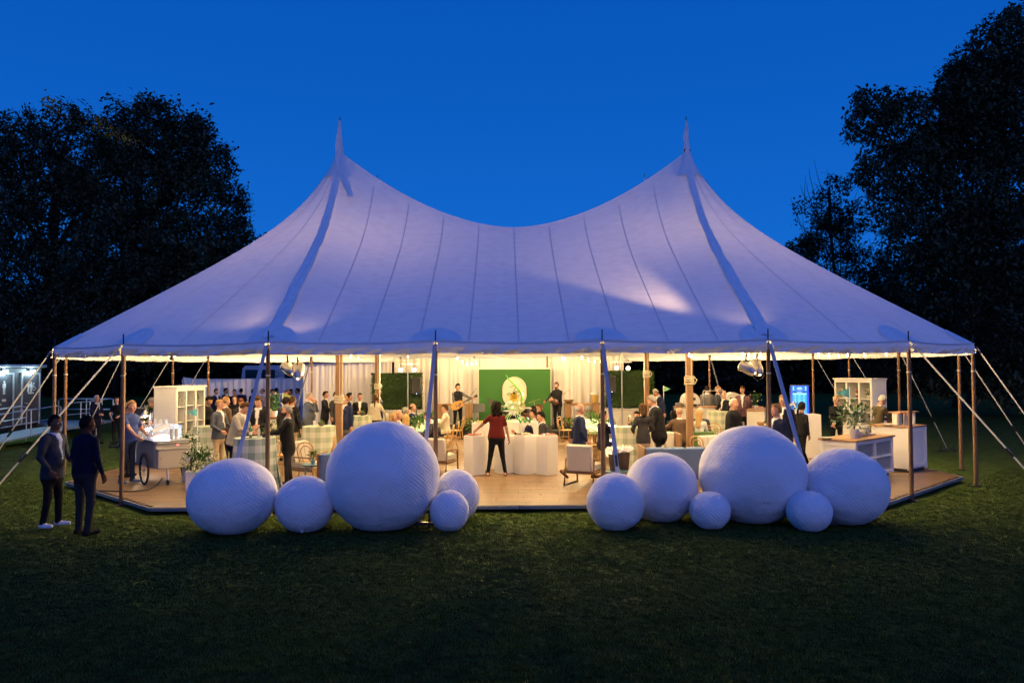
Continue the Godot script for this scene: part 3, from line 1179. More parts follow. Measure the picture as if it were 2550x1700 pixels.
func make_tent() -> void:
	var t := thing("sailcloth_tent", "large white sailcloth tent with peaked roof glowing over the party", "tent")
	var g := Geo.new()
	var secs := sectors()
	for s in secs:
		g.grid(s[3], 22, func(u: float, v: float): return sail(s[0], s[1], s[2], u, v * v * 0.4 + v * 0.6))
	g.grid(28, 16, func(u: float, v: float):
		var x := lerpf(-PX, PX, u)
		var z := lerpf(Z1, Z2, v)
		var hx := ridge(PX - absf(x), PX * 2, 6.35)
		var hz := ridge(absf(z - Z1), absf(Z2 - Z1), 6.9)
		return Vector3(x + XC, 8.37 - (8.37 - hx) - (8.37 - hz) * 0.75, z))
	obj("canopy", g, "sailcloth", t)
	# seams
	for s in secs.slice(0, 2) + secs.slice(5, 7):
		var us := ([0.0, 0.2, 0.4, 0.6, 0.8] if (s[1] as Vector2).x > 0.0 else [0.2, 0.4, 0.6, 0.8]) if s[0] != s[1] else [0.2, 0.42, 0.62, 0.82]
		for u in us:
			var e := Geo.new()
			e.grid(1, 26, func(w: float, v: float):
				var tt := lerpf(0.03, 0.995, v)
				var a := sail(s[0], s[1], s[2], u, tt)
				var b := sail(s[0], s[1], s[2], minf(u + 0.03, 1.0), tt)
				var c := sail(s[0], s[1], s[2], u, minf(tt + 0.01, 1.0))
				var side := (b - a).normalized()
				var nn := side.cross(c - a).normalized()
				if nn.y < 0:
					nn = -nn
				return a + side * (w - 0.5) * 0.02 + nn * 0.012)
			obj("seam", e, "seam_cloth", t)
	# reinforcing bands from the front poles to the peaks, gathered and wrinkled
	var wr := FastNoiseLite.new()
	wr.seed = 81
	wr.frequency = 2.2
	for m in [-1.0, 1.0]:
		var e := Geo.new()
		e.grid(8, 90, func(w: float, v: float):
			var tt := lerpf(0.012, 0.985, v)
			var hw := 0.085 + 0.06 * tt
			var x := (w - 0.5) * 2.0 * hw
			var y: float = EAVE + (8.37 - EAVE) * drop(tt, 0.0)
			var fold := 0.018 * sin(w * TAU * 1.5 + wr.get_noise_2d(tt * 3.0, m) * 5.0) + 0.02 * wr.get_noise_2d(w * 1.2, tt * 9.0)
			return Vector3(PX * m + XC + x + 0.03 * wr.get_noise_2d(tt * 2.0, 7.0 * m), y + 0.045 + fold - 0.025 * absf(w - 0.5) * 2.0, lerpf(Z1, -14.4, tt)))
		obj("reinforcing_band", e, "sailcloth_double", t)
		# gathered cap at the peak
		var cap := Geo.new()
		cap.lathe([Vector2(0.42, 7.62), Vector2(0.2, 8.02), Vector2(0.12, 8.26), Vector2(0.08, 8.5), Vector2(0.045, 8.85), Vector2(0.015, 9.18)], Vector3(PX * m + XC, 0, Z1), 18)
		obj("peak_cap", cap, "sailcloth_double", t)
		cap = Geo.new()
		cap.lathe([Vector2(0.42, 7.62), Vector2(0.2, 8.02), Vector2(0.12, 8.26), Vector2(0.08, 8.5), Vector2(0.045, 8.85), Vector2(0.015, 9.18)], Vector3(PX * m + XC, 0, Z2), 18)
		obj("peak_cap", cap, "sailcloth_double", t)
	# webbing at the eave, valances and pole patches
	var rr := RandomNumberGenerator.new()
	rr.seed = 82
	var loop := []
	for i in POLES.size():
		loop.append(POLES[i])
	for i in range(POLES.size() - 1, -1, -1):
		loop.append(Vector2(-POLES[i].x, POLES[i].y))
	var wn := FastNoiseLite.new()
	wn.seed = 83
	wn.frequency = 1.0
	for i in loop.size():
		var a: Vector2 = loop[i]
		var b: Vector2 = loop[(i + 1) % loop.size()]
		var d := (b - a).normalized()
		var out := Vector2(d.y, -d.x)
		if out.dot((a + b) * 0.5 - Vector2(0, -23.6)) < 0:
			out = -out
		var ph := rr.randf() * 50.0
		var len := (b - a).length()
		var e := Geo.new()
		e.grid(60, 8, func(u: float, v: float):
			var p := a.lerp(b, lerpf(0.012, 0.988, u))
			var s := sin(u * PI)
			var wv := wn.get_noise_2d(u * len * 3.4 + v * 1.6 + ph, v * 1.1) * (0.15 * v) + wn.get_noise_2d(u * len * 9.0 + v * 5.0, ph) * 0.06 * v
			var bulge := 0.04 * sin(v * PI) + 0.02
			var low := 0.2 + 0.013 * wn.get_noise_2d(u * len * 1.7, ph * 2.0) + 0.02 * absf(u - 0.5)
			var y := EAVE - 0.035 * s - 0.012 - low * v
			return Vector3(p.x + out.x * (bulge + wv) + XC, y, p.y + out.y * (bulge + wv)))
		obj("valance", e, "valance_cloth", t)
		e = Geo.new()
		var pts := []
		for k in 13:
			var u := k / 12.0
			var p := a.lerp(b, u)
			pts.append(Vector3(p.x + out.x * 0.022 + XC, EAVE - 0.035 * sin(u * PI) - 0.01, p.y + out.y * 0.022))
		e.tube(pts, 0.02, 6)
		obj("eave_webbing", e, "seam_cloth", t)
	for m in [1.0, -1.0]:
		for i in [0, 1, 2, 3]:
			var o := Vector2(POLES[i].x * m, POLES[i].y)
			var pv := Vector2(POLES[i - 1].x * m, POLES[i - 1].y) if i > 0 else Vector2(-o.x, o.y)
			var nx := Vector2(POLES[i + 1].x * m, POLES[i + 1].y)
			var inn := Vector2(o.x if i == 0 else PX * m, Z1)
			var k := smoothstep(0.0, 1.0, (PX - absf(inn.x)) / PX)
			var h0 := ridge(PX - absf(inn.x), PX * 2, 6.35)
			var e := Geo.new()
			e.grid(20, 6, func(u: float, v: float):
				var w := (u - 0.5) * 2.0
				var dz := 0.5 * sqrt(maxf(0.0, 1.0 - w * w)) * (1.0 - v)
				var side := (nx - o).normalized() if w > 0 else (pv - o).normalized()
				var base := o + side * absf(w) * 0.5
				var tt := 1.0 - dz / (inn - o).length()
				var p := base.lerp(inn + (base - o), 1.0 - tt)
				var f := absf(w) * 0.5 / 3.2
				var ee := EAVE - 0.035 * sin(f * PI)
				var pucker := 0.008 * absf(sin(atan2(w, 1.2 - v) * 14.0)) * (1.0 - absf(w))
				return Vector3(p.x + XC, ee + (h0 - ee) * drop(tt, k) + 0.016 + pucker, p.y))
			obj("pole_patch", e, "sailcloth_double", t)
	# pennants and masts
	for m in [[-1.0, Z1], [1.0, Z1], [-1.0, Z2], [1.0, Z2]]:
		obj("mast", rod(Vector3(PX * m[0] + XC, 8.4, m[1]), Vector3(PX * m[0] + XC, 9.27, m[1]), 0.012), "dark_metal", t)
	var pn := FastNoiseLite.new()
	pn.seed = 85
	pn.frequency = 1.5
	var e := Geo.new()
	e.grid(4, 24, func(u: float, v: float):
		var y := lerpf(9.17, 6.95, v)
		var w := (0.02 + 0.13 * smoothstep(0.0, 0.35, v)) * (1.0 if v < 0.85 else 1.0 - (v - 0.85) / 0.17 * (1.0 - u))
		var off := 0.45 * smoothstep(0.35, 1.0, v) * v
		return Vector3(-PX + XC - 0.01 + off + (u - 0.45) * w * 1.25, y, Z1 + 0.1 + 0.95 * pow(clampf((8.3 - y) / 1.35, 0.0, 1.0), 1.15) + 0.04 * sin(u * 5.0 + v * 6.0)))
	obj("pennant", e, "sailcloth_double", t)
	e = Geo.new()
	e.grid(4, 16, func(u: float, v: float):
		var y := lerpf(9.15, 8.5, v)
		var w := 0.02 + 0.2 * v * (1.0 if v < 0.75 else 1.0 - (v - 0.75) * 2.4)
		return Vector3(PX + XC + 0.02 - u * w + 0.05 * v, y, Z1 + 0.04 + 0.04 * sin(u * 4.0 + v * 5.0)))
	obj("pennant", e, "sailcloth_double", t)


func side_pole(p: Vector2, label: String) -> void:
	var t := thing("tent_pole", label, "tent pole", Vector3(p.x + XC, 0, p.y), 0.0, "wooden side poles round the tent")
	var g := Geo.new()
	g.tube([Vector3(0, 0.02, 0), Vector3(0, 1.5, 0), Vector3(0, EAVE - 0.06, 0)], [0.043, 0.041, 0.037], 12)
	obj("shaft", g, "wood_pole", t)
	g = Geo.new()
	g.cyl(Vector3(0, 2.52, 0), 0.045, 0.03, 12)
	obj("collar", g, "rope", t)
	obj("pin", rod(Vector3(0, EAVE - 0.1, 0), Vector3(0, EAVE + 0.2, 0), 0.012, 6), "dark_metal", t)
	g = Geo.new()
	g.cyl(Vector3.ZERO, 0.11, 0.018, 14)
	obj("base_plate", g, "dark_metal", t)


func guy(p: Vector2, s: Vector2, label: String, wide: float) -> void:
	var top := Vector3(p.x + XC, EAVE - 0.08, p.y)
	var low := Vector3(s.x + XC, 0.08, s.y)
	var d := (low - top).normalized()
	top += Vector3(d.x, 0, d.z) * 0.14
	var t := thing("guy_strap", label, "strap", low, 0.0, "guy straps of the tent")
	var g := Geo.new()
	g.strap([top - low, Vector3.ZERO], wide, Vector3(1, 0, 0) if absf(d.x) < 0.5 else Vector3(0, 0, 1), 0.006)
	obj("webbing", g, "webbing", t)
	g = Geo.new()
	g.box((top - low) * 0.32, Vector3(0.07, 0.2, 0.035), 0.006, facing(d))
	obj("ratchet", g, "dark_metal", t)
	g = Geo.new()
	for k in [-0.22, -0.02, 0.18]:
		g.tube([Vector3(k, -0.12, 0.03), Vector3(k * 1.05, 0.17, 0.0)], 0.018, 8)
		g.cyl(Vector3(k * 1.05, 0.16, 0), 0.03, 0.02, 10)
	g.box(Vector3(0, -0.03, 0.02), Vector3(0.55, 0.05, 0.06), 0.008)
	obj("stake", g, "dark_metal", t)


func center_pole(at: Vector2, label: String, wrap_y: float, w: float) -> void:
	var t := thing("center_pole", label, "tent pole", Vector3(at.x + XC, 0, at.y), 0.0, "square timber centre poles")
	obj("shaft", gbox(Vector3(0, 4.2, 0), Vector3(w, 8.4, w), 0.015), "wood_pole", t)
	var g := Geo.new()
	var r2 := RandomNumberGenerator.new()
	r2.seed = int(wrap_y * 100)
	for k in 7:
		var y := wrap_y + (k - 3) * 0.032
		var h := w * 0.5 + 0.014
		var j := r2.randf_range(-0.03, 0.03)
		g.tube([Vector3(-h, y, -h), Vector3(h, y + j, -h), Vector3(h, y, h), Vector3(-h, y + j, h), Vector3(-h, y, -h)], 0.016, 6)
	g.tube([Vector3(w * 0.5 + 0.02, wrap_y + 0.1, w * 0.5), Vector3(w * 0.5 + 0.09, wrap_y + 0.02, w * 0.5 + 0.02), Vector3(w * 0.5 + 0.03, wrap_y - 0.1, w * 0.5)], 0.013, 6)
	obj("rope_wrap", g, "rope", t)
	obj("halyard", rod(Vector3(w * 0.2, wrap_y, w * 0.5 + 0.02), Vector3(w * 0.1, 8.0, w * 0.5 + 0.02), 0.011, 6), "rope", t)


func make_poles() -> void:
	var names := ["inner front", "front corner", "front angle", "outer angle", "front side", "middle side", "rear side", "rear angle", "back angle", "back corner", "inner back"]
	var stakes := [Vector2(1.72, -13.35), Vector2(4.95, -13.1), Vector2(9.8, -14.3), Vector2(12.25, -17.3), Vector2(13.55, -20.35), Vector2(13.47, -24.4), Vector2(13.4, -26.9), Vector2(13.0, -29.2), Vector2(9.3, -33.4), Vector2(4.9, -34.6), Vector2(1.7, -34.6)]
	var by := ["beside the big white balls", "under the wrinkled roof band", "at the slanting deck edge", "on grass past the deck", "on grass beside the deck", "near tall white shelves", "behind white shelves", "far back", "behind the bar tables", "behind the white drapes", "behind the stage"]
	for i in POLES.size():
		for m in [-1.0, 1.0]:
			var where := "left" if m < 0 else "right"
			var p := Vector2(POLES[i].x * m, POLES[i].y)
			side_pole(p, "wooden tent pole, %s one on the %s, %s" % [names[i], where, by[i]])
			if i < 9:
				guy(p, Vector2(stakes[i].x * m, stakes[i].y), "webbing guy strap staked out from the %s pole on the %s" % [names[i], where], 0.072 if i < 3 else 0.056)
	center_pole(Vector2(-PX, Z1), "thick square timber pole under the left front roof peak", 1.86, 0.17)
	center_pole(Vector2(PX, Z1), "thick square timber pole under the right front roof peak", 2.3, 0.17)
	center_pole(Vector2(-PX, Z2), "square timber pole in front of the left green hedge wall", 2.05, 0.16)
	center_pole(Vector2(PX, Z2), "square timber pole in front of the right green hedge wall", 2.42, 0.16)


# ---------------------------------------------------------------- trees
func leaf_clump(r2: RandomNumberGenerator, n: int, size: float, spread: float, base: Color) -> ArrayMesh:
	var g := Geo.new()
	for k in n:
		var d := Vector3(r2.randf_range(-1, 1), r2.randf_range(-0.9, 0.6), r2.randf_range(-1, 1)).normalized()
		var o := Vector3(r2.randf_range(-1, 1), r2.randf_range(-1, 1), r2.randf_range(-1, 1)) * spread
		g.col = base * r2.randf_range(0.6, 1.4)
		g.leaf(o, d * size * r2.randf_range(0.7, 1.25), size * 0.5, Vector3(r2.randf_range(-0.6, 0.6), 1, r2.randf_range(-0.6, 0.6)))
	return g.mesh()


func tree(called: String, label: String, base: Vector3, lobes: Array, count: int, trunk_r: float, gap: float, leaf: float, seed_: int, trunk_top: Vector3, flat := 0.85) -> void:
	var r2 := RandomNumberGenerator.new()
	r2.seed = seed_
	var t := thing(called, label, "tree", base, 0.0, "trees round the lawn")
	var g := Geo.new()
	var top := trunk_top - base
	var path := []
	var rad := []
	for k in 7:
		var f := k / 6.0
		path.append(top * f + Vector3(r2.randf_range(-0.2, 0.2), 0, r2.randf_range(-0.2, 0.2)) * f)
		rad.append(trunk_r * (1.35 if k == 0 else lerpf(1.0, 0.3, f)))
	g.tube(path, rad, 9)
	var noise := FastNoiseLite.new()
	noise.seed = seed_
	noise.frequency = 0.33
	var spots := []
	var total := 0.0
	for l in lobes:
		total += l[1] * l[1]
	for l in lobes:
		var c: Vector3 = l[0] - base
		var r: float = l[1]
		var from: Vector3 = path[clampi(int(r2.randf_range(2.5, 6.5)), 2, 6)]
		if c.y < from.y + 0.5:
			from = path[2]
		var mid := from.lerp(c, 0.5) + Vector3(r2.randf_range(-0.5, 0.5), r2.randf_range(-0.2, 0.9), r2.randf_range(-0.5, 0.5))
		g.tube([from, mid, c], [trunk_r * 0.34, trunk_r * 0.2, trunk_r * 0.1], 6)
		for k in 6:
			var d := Vector3(r2.randf_range(-1, 1), r2.randf_range(-0.4, 1), r2.randf_range(-1, 1)).normalized()
			var st := mid.lerp(c, r2.randf_range(0.2, 1.0))
			g.tube([st, st + d * r * 0.5 + Vector3(0, 0.1, 0), c + d * r * 0.92], [trunk_r * 0.09, trunk_r * 0.055, 0.012], 5, false)
		var n := int(count * r * r / total)
		while n > 0:
			var d := Vector3(r2.randf_range(-1, 1), r2.randf_range(-1, 1), r2.randf_range(-1, 1))
			if d.length() > 1.0:
				continue
			n -= 1
			d = d.normalized() * pow(d.length(), 0.55)
			var p := c + d * r * Vector3(1, flat, 1) * (1.0 + 0.45 * noise.get_noise_3dv((c + d * r) * 2.6))
			if noise.get_noise_3dv(p * 1.3) < gap or noise.get_noise_3dv(p * 4.2 + Vector3(9, 3, 5)) < 0.04 + gap * 0.3:
				continue
			spots.append(p)
	obj("trunk", g, "bark", t)
	var kinds := []
	for k in 5:
		var cg := Geo.new()
		for j in 10:
			var d := Vector3(r2.randf_range(-1, 1), r2.randf_range(-0.9, 0.6), r2.randf_range(-1, 1)).normalized()
			var o := Vector3(r2.randf_range(-1, 1), r2.randf_range(-1, 1), r2.randf_range(-1, 1)) * leaf * 1.1
			cg.col = Color(0.062, 0.08, 0.05) * r2.randf_range(0.6, 1.4)
			cg.leaf(o, d * leaf * r2.randf_range(0.75, 1.3), leaf * 0.52, Vector3(r2.randf_range(-0.6, 0.6), 1, r2.randf_range(-0.6, 0.6)))
		kinds.append(cg)
	var crown := Geo.new()
	for q in spots:
		var f := 0.75 + 0.5 * r2.randf() + 0.5 * noise.get_noise_3dv(q * 0.8)
		crown.add(kinds[r2.randi() % 5], Transform3D(Basis(Vector3.UP, r2.randf() * TAU).scaled(Vector3.ONE * r2.randf_range(0.65, 1.3)), q), Color(0.062, 0.08, 0.05) * f)
	obj("crown", crown, "leaf", t)


func make_trees() -> void:
	var L := [[Vector3(-28.513, 14.088, -47.000), 3.2], [Vector3(-25.653, 15.510, -46.000), 2.8], [Vector3(-24.247, 14.341, -47.000), 2.6], [Vector3(-30.212, 16.477, -48.000), 2.6], [Vector3(-26.606, 11.537, -46.000), 3.6], [Vector3(-24.071, 11.019, -46.000), 3.4], [Vector3(-30.671, 12.464, -48.000), 3.2], [Vector3(-28.940, 8.608, -47.000), 3.0], [Vector3(-25.543, 7.963, -46.000), 3.4], [Vector3(-27.612, 6.008, -47.000), 3.0], [Vector3(-32.213, 10.338, -48.000), 4.0], [Vector3(-33.502, 14.856, -49.000), 4.0], [Vector3(-25.323, 7.128, -48.000), 3.0], [Vector3(-25.720, 17.762, -47.000), 1.2], [Vector3(-26.183, 17.055, -46.000), 1.2], [Vector3(-29.337, 16.978, -47.000), 1.3]]
	tree("oak_tree", "broad dark oak at the far left edge of the lawn", Vector3(-49.869, 0.000, -87.559), L, 14500, 0.55, -0.12, 0.27, 101, Vector3(-26.938, 12.514, -47.000))
	L = [[Vector3(-19.713, 15.024, -43.000), 2.6], [Vector3(-18.712, 15.310, -44.000), 2.4], [Vector3(-20.788, 16.053, -44.000), 1.3], [Vector3(-19.373, 16.519, -43.000), 1.3], [Vector3(-17.485, 14.076, -44.000), 2.3], [Vector3(-16.243, 12.373, -43.000), 1.9], [Vector3(-19.207, 12.140, -43.000), 3.2], [Vector3(-21.599, 12.856, -44.000), 3.0], [Vector3(-15.634, 10.634, -44.000), 1.5], [Vector3(-16.817, 10.218, -43.000), 2.9], [Vector3(-19.176, 9.269, -43.000), 3.3], [Vector3(-21.793, 8.942, -44.000), 3.0], [Vector3(-15.478, 8.813, -45.000), 1.3], [Vector3(-17.908, 7.466, -44.000), 3.0], [Vector3(-20.315, 6.501, -44.000), 3.0], [Vector3(-15.974, 7.703, -44.000), 2.4], [Vector3(-17.343, 15.744, -43.000), 1.1], [Vector3(-16.144, 14.657, -43.000), 1.2], [Vector3(-15.159, 12.055, -44.000), 0.9], [Vector3(-22.245, 6.508, -44.000), 2.6], [Vector3(-14.485, 9.968, -46.000), 0.8], [Vector3(-19.331, 4.798, -44.000), 2.4]]
	tree("oak_tree", "tall dark oak with rounded crown behind the left end of the tent", Vector3(-40.000, 0.000, -82.026), L, 16500, 0.55, -0.13, 0.27, 102, Vector3(-20.387, 12.853, -44.000))
	L = [[Vector3(22.996, 16.828, -36.000), 1.9], [Vector3(24.038, 17.649, -36.000), 2.0], [Vector3(21.922, 14.576, -36.000), 1.9], [Vector3(20.711, 14.986, -36.000), 1.2], [Vector3(23.320, 13.553, -36.000), 2.6], [Vector3(21.065, 12.742, -36.000), 1.7], [Vector3(18.869, 14.376, -36.000), 1.1], [Vector3(17.250, 14.582, -36.000), 1.0], [Vector3(16.828, 13.767, -36.000), 1.0], [Vector3(18.031, 13.154, -36.000), 1.2], [Vector3(19.212, 11.525, -36.000), 1.6], [Vector3(17.188, 11.529, -36.000), 1.0], [Vector3(20.804, 10.304, -36.000), 2.0], [Vector3(23.038, 10.502, -36.000), 2.6], [Vector3(18.170, 10.108, -36.000), 1.4], [Vector3(25.459, 14.904, -37.000), 2.8], [Vector3(19.352, 8.690, -36.000), 1.7], [Vector3(21.960, 7.874, -36.000), 2.5], [Vector3(25.081, 8.635, -37.000), 2.8], [Vector3(20.672, 6.782, -37.000), 2.2], [Vector3(23.545, 5.532, -37.000), 2.6], [Vector3(21.962, 16.213, -36.000), 1.1], [Vector3(20.934, 15.804, -36.000), 0.8], [Vector3(19.852, 12.947, -36.000), 1.0]]
	tree("ash_tree", "tall open ash with bare limbs showing, high at the right edge", Vector3(33.797, 0.000, -56.360), L, 17000, 0.42, -0.2, 0.24, 103, Vector3(22.939, 14.575, -36.000))
	L = [[Vector3(17.559, 12.069, -42.000), 1.0], [Vector3(16.949, 10.890, -42.000), 1.2], [Vector3(18.121, 10.651, -42.000), 1.2], [Vector3(17.390, 9.240, -42.000), 1.5], [Vector3(18.800, 9.236, -42.000), 1.5], [Vector3(16.438, 8.538, -42.000), 1.2], [Vector3(15.976, 9.010, -42.000), 0.7], [Vector3(18.060, 7.359, -42.000), 2.0], [Vector3(19.948, 7.822, -42.000), 1.9], [Vector3(21.094, 6.411, -42.000), 2.4], [Vector3(19.432, 5.481, -42.000), 2.4], [Vector3(21.845, 8.521, -42.000), 1.6]]
	tree("young_tree", "thin young tree with bare twigs on top behind the right end of the tent", Vector3(32.249, 0.000, -75.480), L, 6000, 0.2, -0.06, 0.22, 104, Vector3(17.681, 12.305, -42.000))
	# bare twigs at the top of the young tree
	var r2 := RandomNumberGenerator.new()
	r2.seed = 105
	var yt := get_node("young_tree")
	var g := Geo.new()
	for k in 26:
		var a: Vector3 = Vector3(17.428, 11.361, -42.000) + Vector3(r2.randf_range(-1.3, 1.1), r2.randf_range(-2.6, 0.6), r2.randf_range(-0.6, 0.6))
		var d := Vector3(r2.randf_range(-0.5, 0.35), 1.0, r2.randf_range(-0.3, 0.3)).normalized() * r2.randf_range(1.0, 2.2)
		g.tube([a - yt.position, a + d * 0.6 + Vector3(-0.05, 0, 0) - yt.position, a + d - yt.position], [0.02, 0.014, 0.006], 4, false)
	obj("bare_twigs", g, "bark", yt)
	L = [[Vector3(26.720, 3.556, -41.000), 3.4], [Vector3(25.023, 3.588, -42.000), 3.0], [Vector3(23.456, 3.620, -43.000), 3.0], [Vector3(22.042, 3.895, -44.000), 2.8], [Vector3(29.082, 5.912, -42.000), 3.6], [Vector3(24.943, 5.529, -43.000), 3.0]]
	tree("bushy_tree", "low black bushy tree beneath the tall ash on the right", Vector3(29.170, 0.000, -50.534), L, 7000, 0.3, -0.4, 0.3, 106, Vector3(24.909, 4.092, -43.000))
	# far treeline: one dark mass
	var mm := MultiMesh.new()
	mm.transform_format = MultiMesh.TRANSFORM_3D
	mm.use_colors = true
	mm.mesh = leaf_clump(r2, 14, 0.5, 0.6, Color(0.03, 0.038, 0.02))
	mm.instance_count = 26000
	var nn := FastNoiseLite.new()
	nn.seed = 107
	nn.frequency = 0.08
	for i in mm.instance_count:
		var x := r2.randf_range(-90, 90)
		var hh := 7.0 + 5.0 * nn.get_noise_1d(x) + (3.0 if absf(x) > 25 else 0.0)
		var y := hh * pow(r2.randf(), 0.8)
		var z := -80.0 - 5.0 * nn.get_noise_2d(x, y * 3.0) + r2.randf_range(-2.0, 2.0) + y * -0.25
		mm.set_instance_transform(i, Transform3D(Basis(Vector3.UP, r2.randf() * TAU).scaled(Vector3.ONE * r2.randf_range(0.8, 1.6)), Vector3(x, y, z)))
		var f := r2.randf_range(0.6, 1.3)
		mm.set_instance_color(i, Color(f, f, f))
	var mi := MultiMeshInstance3D.new()
	mi.name = "treeline"
	mi.multimesh = mm
	mi.material_override = M.leaf
	add_child(mi)
	mi.set_meta("kind", "stuff")
	mi.set_meta("label", "dark far woodland closing the lawn behind the tent")
	g = Geo.new()
	g.grid(80, 6, func(u: float, v: float):
		var x := lerpf(-110, 110, u)
		return Vector3(x, (5.5 + 4.0 * nn.get_noise_1d(x)) * v, -85.0 - 2.0 * v + 2.0 * nn.get_noise_2d(x, v * 20)))
	struct("wooded_bank", g, mat("bank", Color(0.014, 0.017, 0.01), 1.0))


func white_ball(at: Vector3, rx: float, ry: float, seed_: int, label: String) -> void:
	# an inflated fabric ball: a little slack, flattened where it rests, puckered along its seams
	var n := FastNoiseLite.new()
	n.seed = seed_
	n.frequency = 1.1
	var pk := FastNoiseLite.new()
	pk.seed = seed_ + 1
	pk.frequency = 9.0
	var g := Geo.new()
	var turn := seed_ * 1.7
	g.grid(144, 84, func(u: float, v: float):
		var t: float = u * TAU
		var f: float = lerpf(0.0005, PI - 0.0005, v)
		var d := Vector3(sin(f) * cos(t), cos(f), sin(f) * sin(t))
		var k := 1.0 + 0.03 * n.get_noise_3dv(d * 1.4)
		# two gathered seams
		for s in 4:
			var a := turn + s * TAU / 4.0
			var w := wrapf(t - a + 0.25 * sin(f * 2.0), -PI, PI)
			var near := exp(-w * w * 90.0) * smoothstep(0.35, 0.75, v) * (1.0 - smoothstep(0.88, 0.97, v))
			k += near * (0.011 * sin(f * 62.0 + pk.get_noise_2d(t * 3.0, f * 2.0) * 5.0) - 0.006) - 0.006 * exp(-w * w * 1100.0)
		var p := Vector3(d.x * rx, d.y * ry, d.z * rx) * k
		var low := -ry * 0.885
		if p.y < low:
			p.y = low + (p.y - low) * 0.15
		return p + Vector3(0, ry * 0.895, 0))
	var t := thing("inflated_ball", label, "inflated ball", at, 0.0, "white inflated balls on the lawn")
	obj("fabric", g, "ball_cloth", t)
	if absf(rx - 0.485) < 0.001:
		g = Geo.new()
		g.tube([Vector3(0.05, 0.05, rx * 0.5), Vector3(0.04, 0.045, rx * 0.6), Vector3(0.03, 0.05, rx * 0.66)], [0.03, 0.022, 0.03], 8)
		obj("valve", g, "webbing", t)


func make_balls() -> void:
	for b in [[533, 1222, 0.715, 0.625, "wide flattened white ball at the left end, in front of the check table"], [700, 1217, 0.485, 0.47, "second ball from the left, small, in front of the man in the dark suit"], [880, 1214, 0.95, 0.93, "giant white ball in the left group, tallest on the left"], [1049, 1196, 0.40, 0.46, "middling ball half hidden at the right of the left group"], [1032, 1212, 0.325, 0.34, "smallest ball of the left group, in front of its neighbour"], [1414, 1210, 0.475, 0.475, "first ball of the right group, by the leaning grey armchair"], [1520, 1197, 0.635, 0.61, "ball in front of the blue loveseat"], [1632, 1204, 0.335, 0.315, "little ball in the gap left of the biggest right-hand ball"], [1730, 1199, 0.915, 0.86, "giant white ball in the right group, in front of the men in navy"], [1860, 1210, 0.36, 0.335, "little ball in the gap right of the biggest right-hand ball"], [1942, 1202, 0.715, 0.655, "large ball at the right end, in front of the white island"]]:
		white_ball(b_at(b[0], b[1]), b[2], b[3], int(b[0]) % 97 + 3, b[4])


func b_at(x: float, y: float) -> Vector3:
	# where each ball rests on the lawn
	return BALLS[[533.0, 700.0, 880.0, 1049.0, 1032.0, 1414.0, 1520.0, 1632.0, 1730.0, 1860.0, 1942.0].find(x)]


const BALLS := [Vector3(-4.479, 0.000, -13.075), Vector3(-3.296, 0.000, -13.106), Vector3(-2.045, 0.000, -13.351), Vector3(-0.847, 0.000, -13.960), Vector3(-0.915, 0.000, -13.065), Vector3(1.826, 0.000, -13.082), Vector3(2.740, 0.000, -13.839), Vector3(3.392, 0.000, -13.067), Vector3(4.314, 0.000, -13.747), Vector3(4.949, 0.000, -12.842), Vector3(5.818, 0.000, -13.503)]


func flood(at: Vector3, e: float) -> void:
	var left := at.x < 0
	var front := at.z > -23
	var t := thing("floodlight", "pair of floodlights on the %s %s timber pole aimed at the roof" % ["left" if left else "right", "front" if front else "rear"], "floodlight", at, 0.0, "floodlights on the timber poles")
	for s in [-1.0, 1.0]:
		var g := Geo.new()
		g.lathe([Vector2(0.02, -0.14), Vector2(0.07, -0.12), Vector2(0.09, 0.0), Vector2(0.1, 0.06), Vector2(0.1, 0.06), Vector2(0.088, 0.06), Vector2(0.08, 0.0)], Vector3(s * 0.24, 0, 0), 14)
		obj("housing", g, "dark_metal", t)
		g = Geo.new()
		g.cyl(Vector3(s * 0.24, 0.03, 0), 0.08, 0.015, 14)
		obj("lamp_lens", g, "lamp_lens", t)
	obj("bracket", gbox(Vector3(0, -0.02, 0.11), Vector3(0.5, 0.04, 0.03)), "dark_metal", t)
	for s in [-1.0, 1.0]:
		lamp_spot("floodlight_beam", at + Vector3(s * 0.24, 0.08, 0), at + Vector3(s * 3.0, 2.3, 1.8 if front else -1.8), WARM, e, 75.0, 0.08, 1.0)


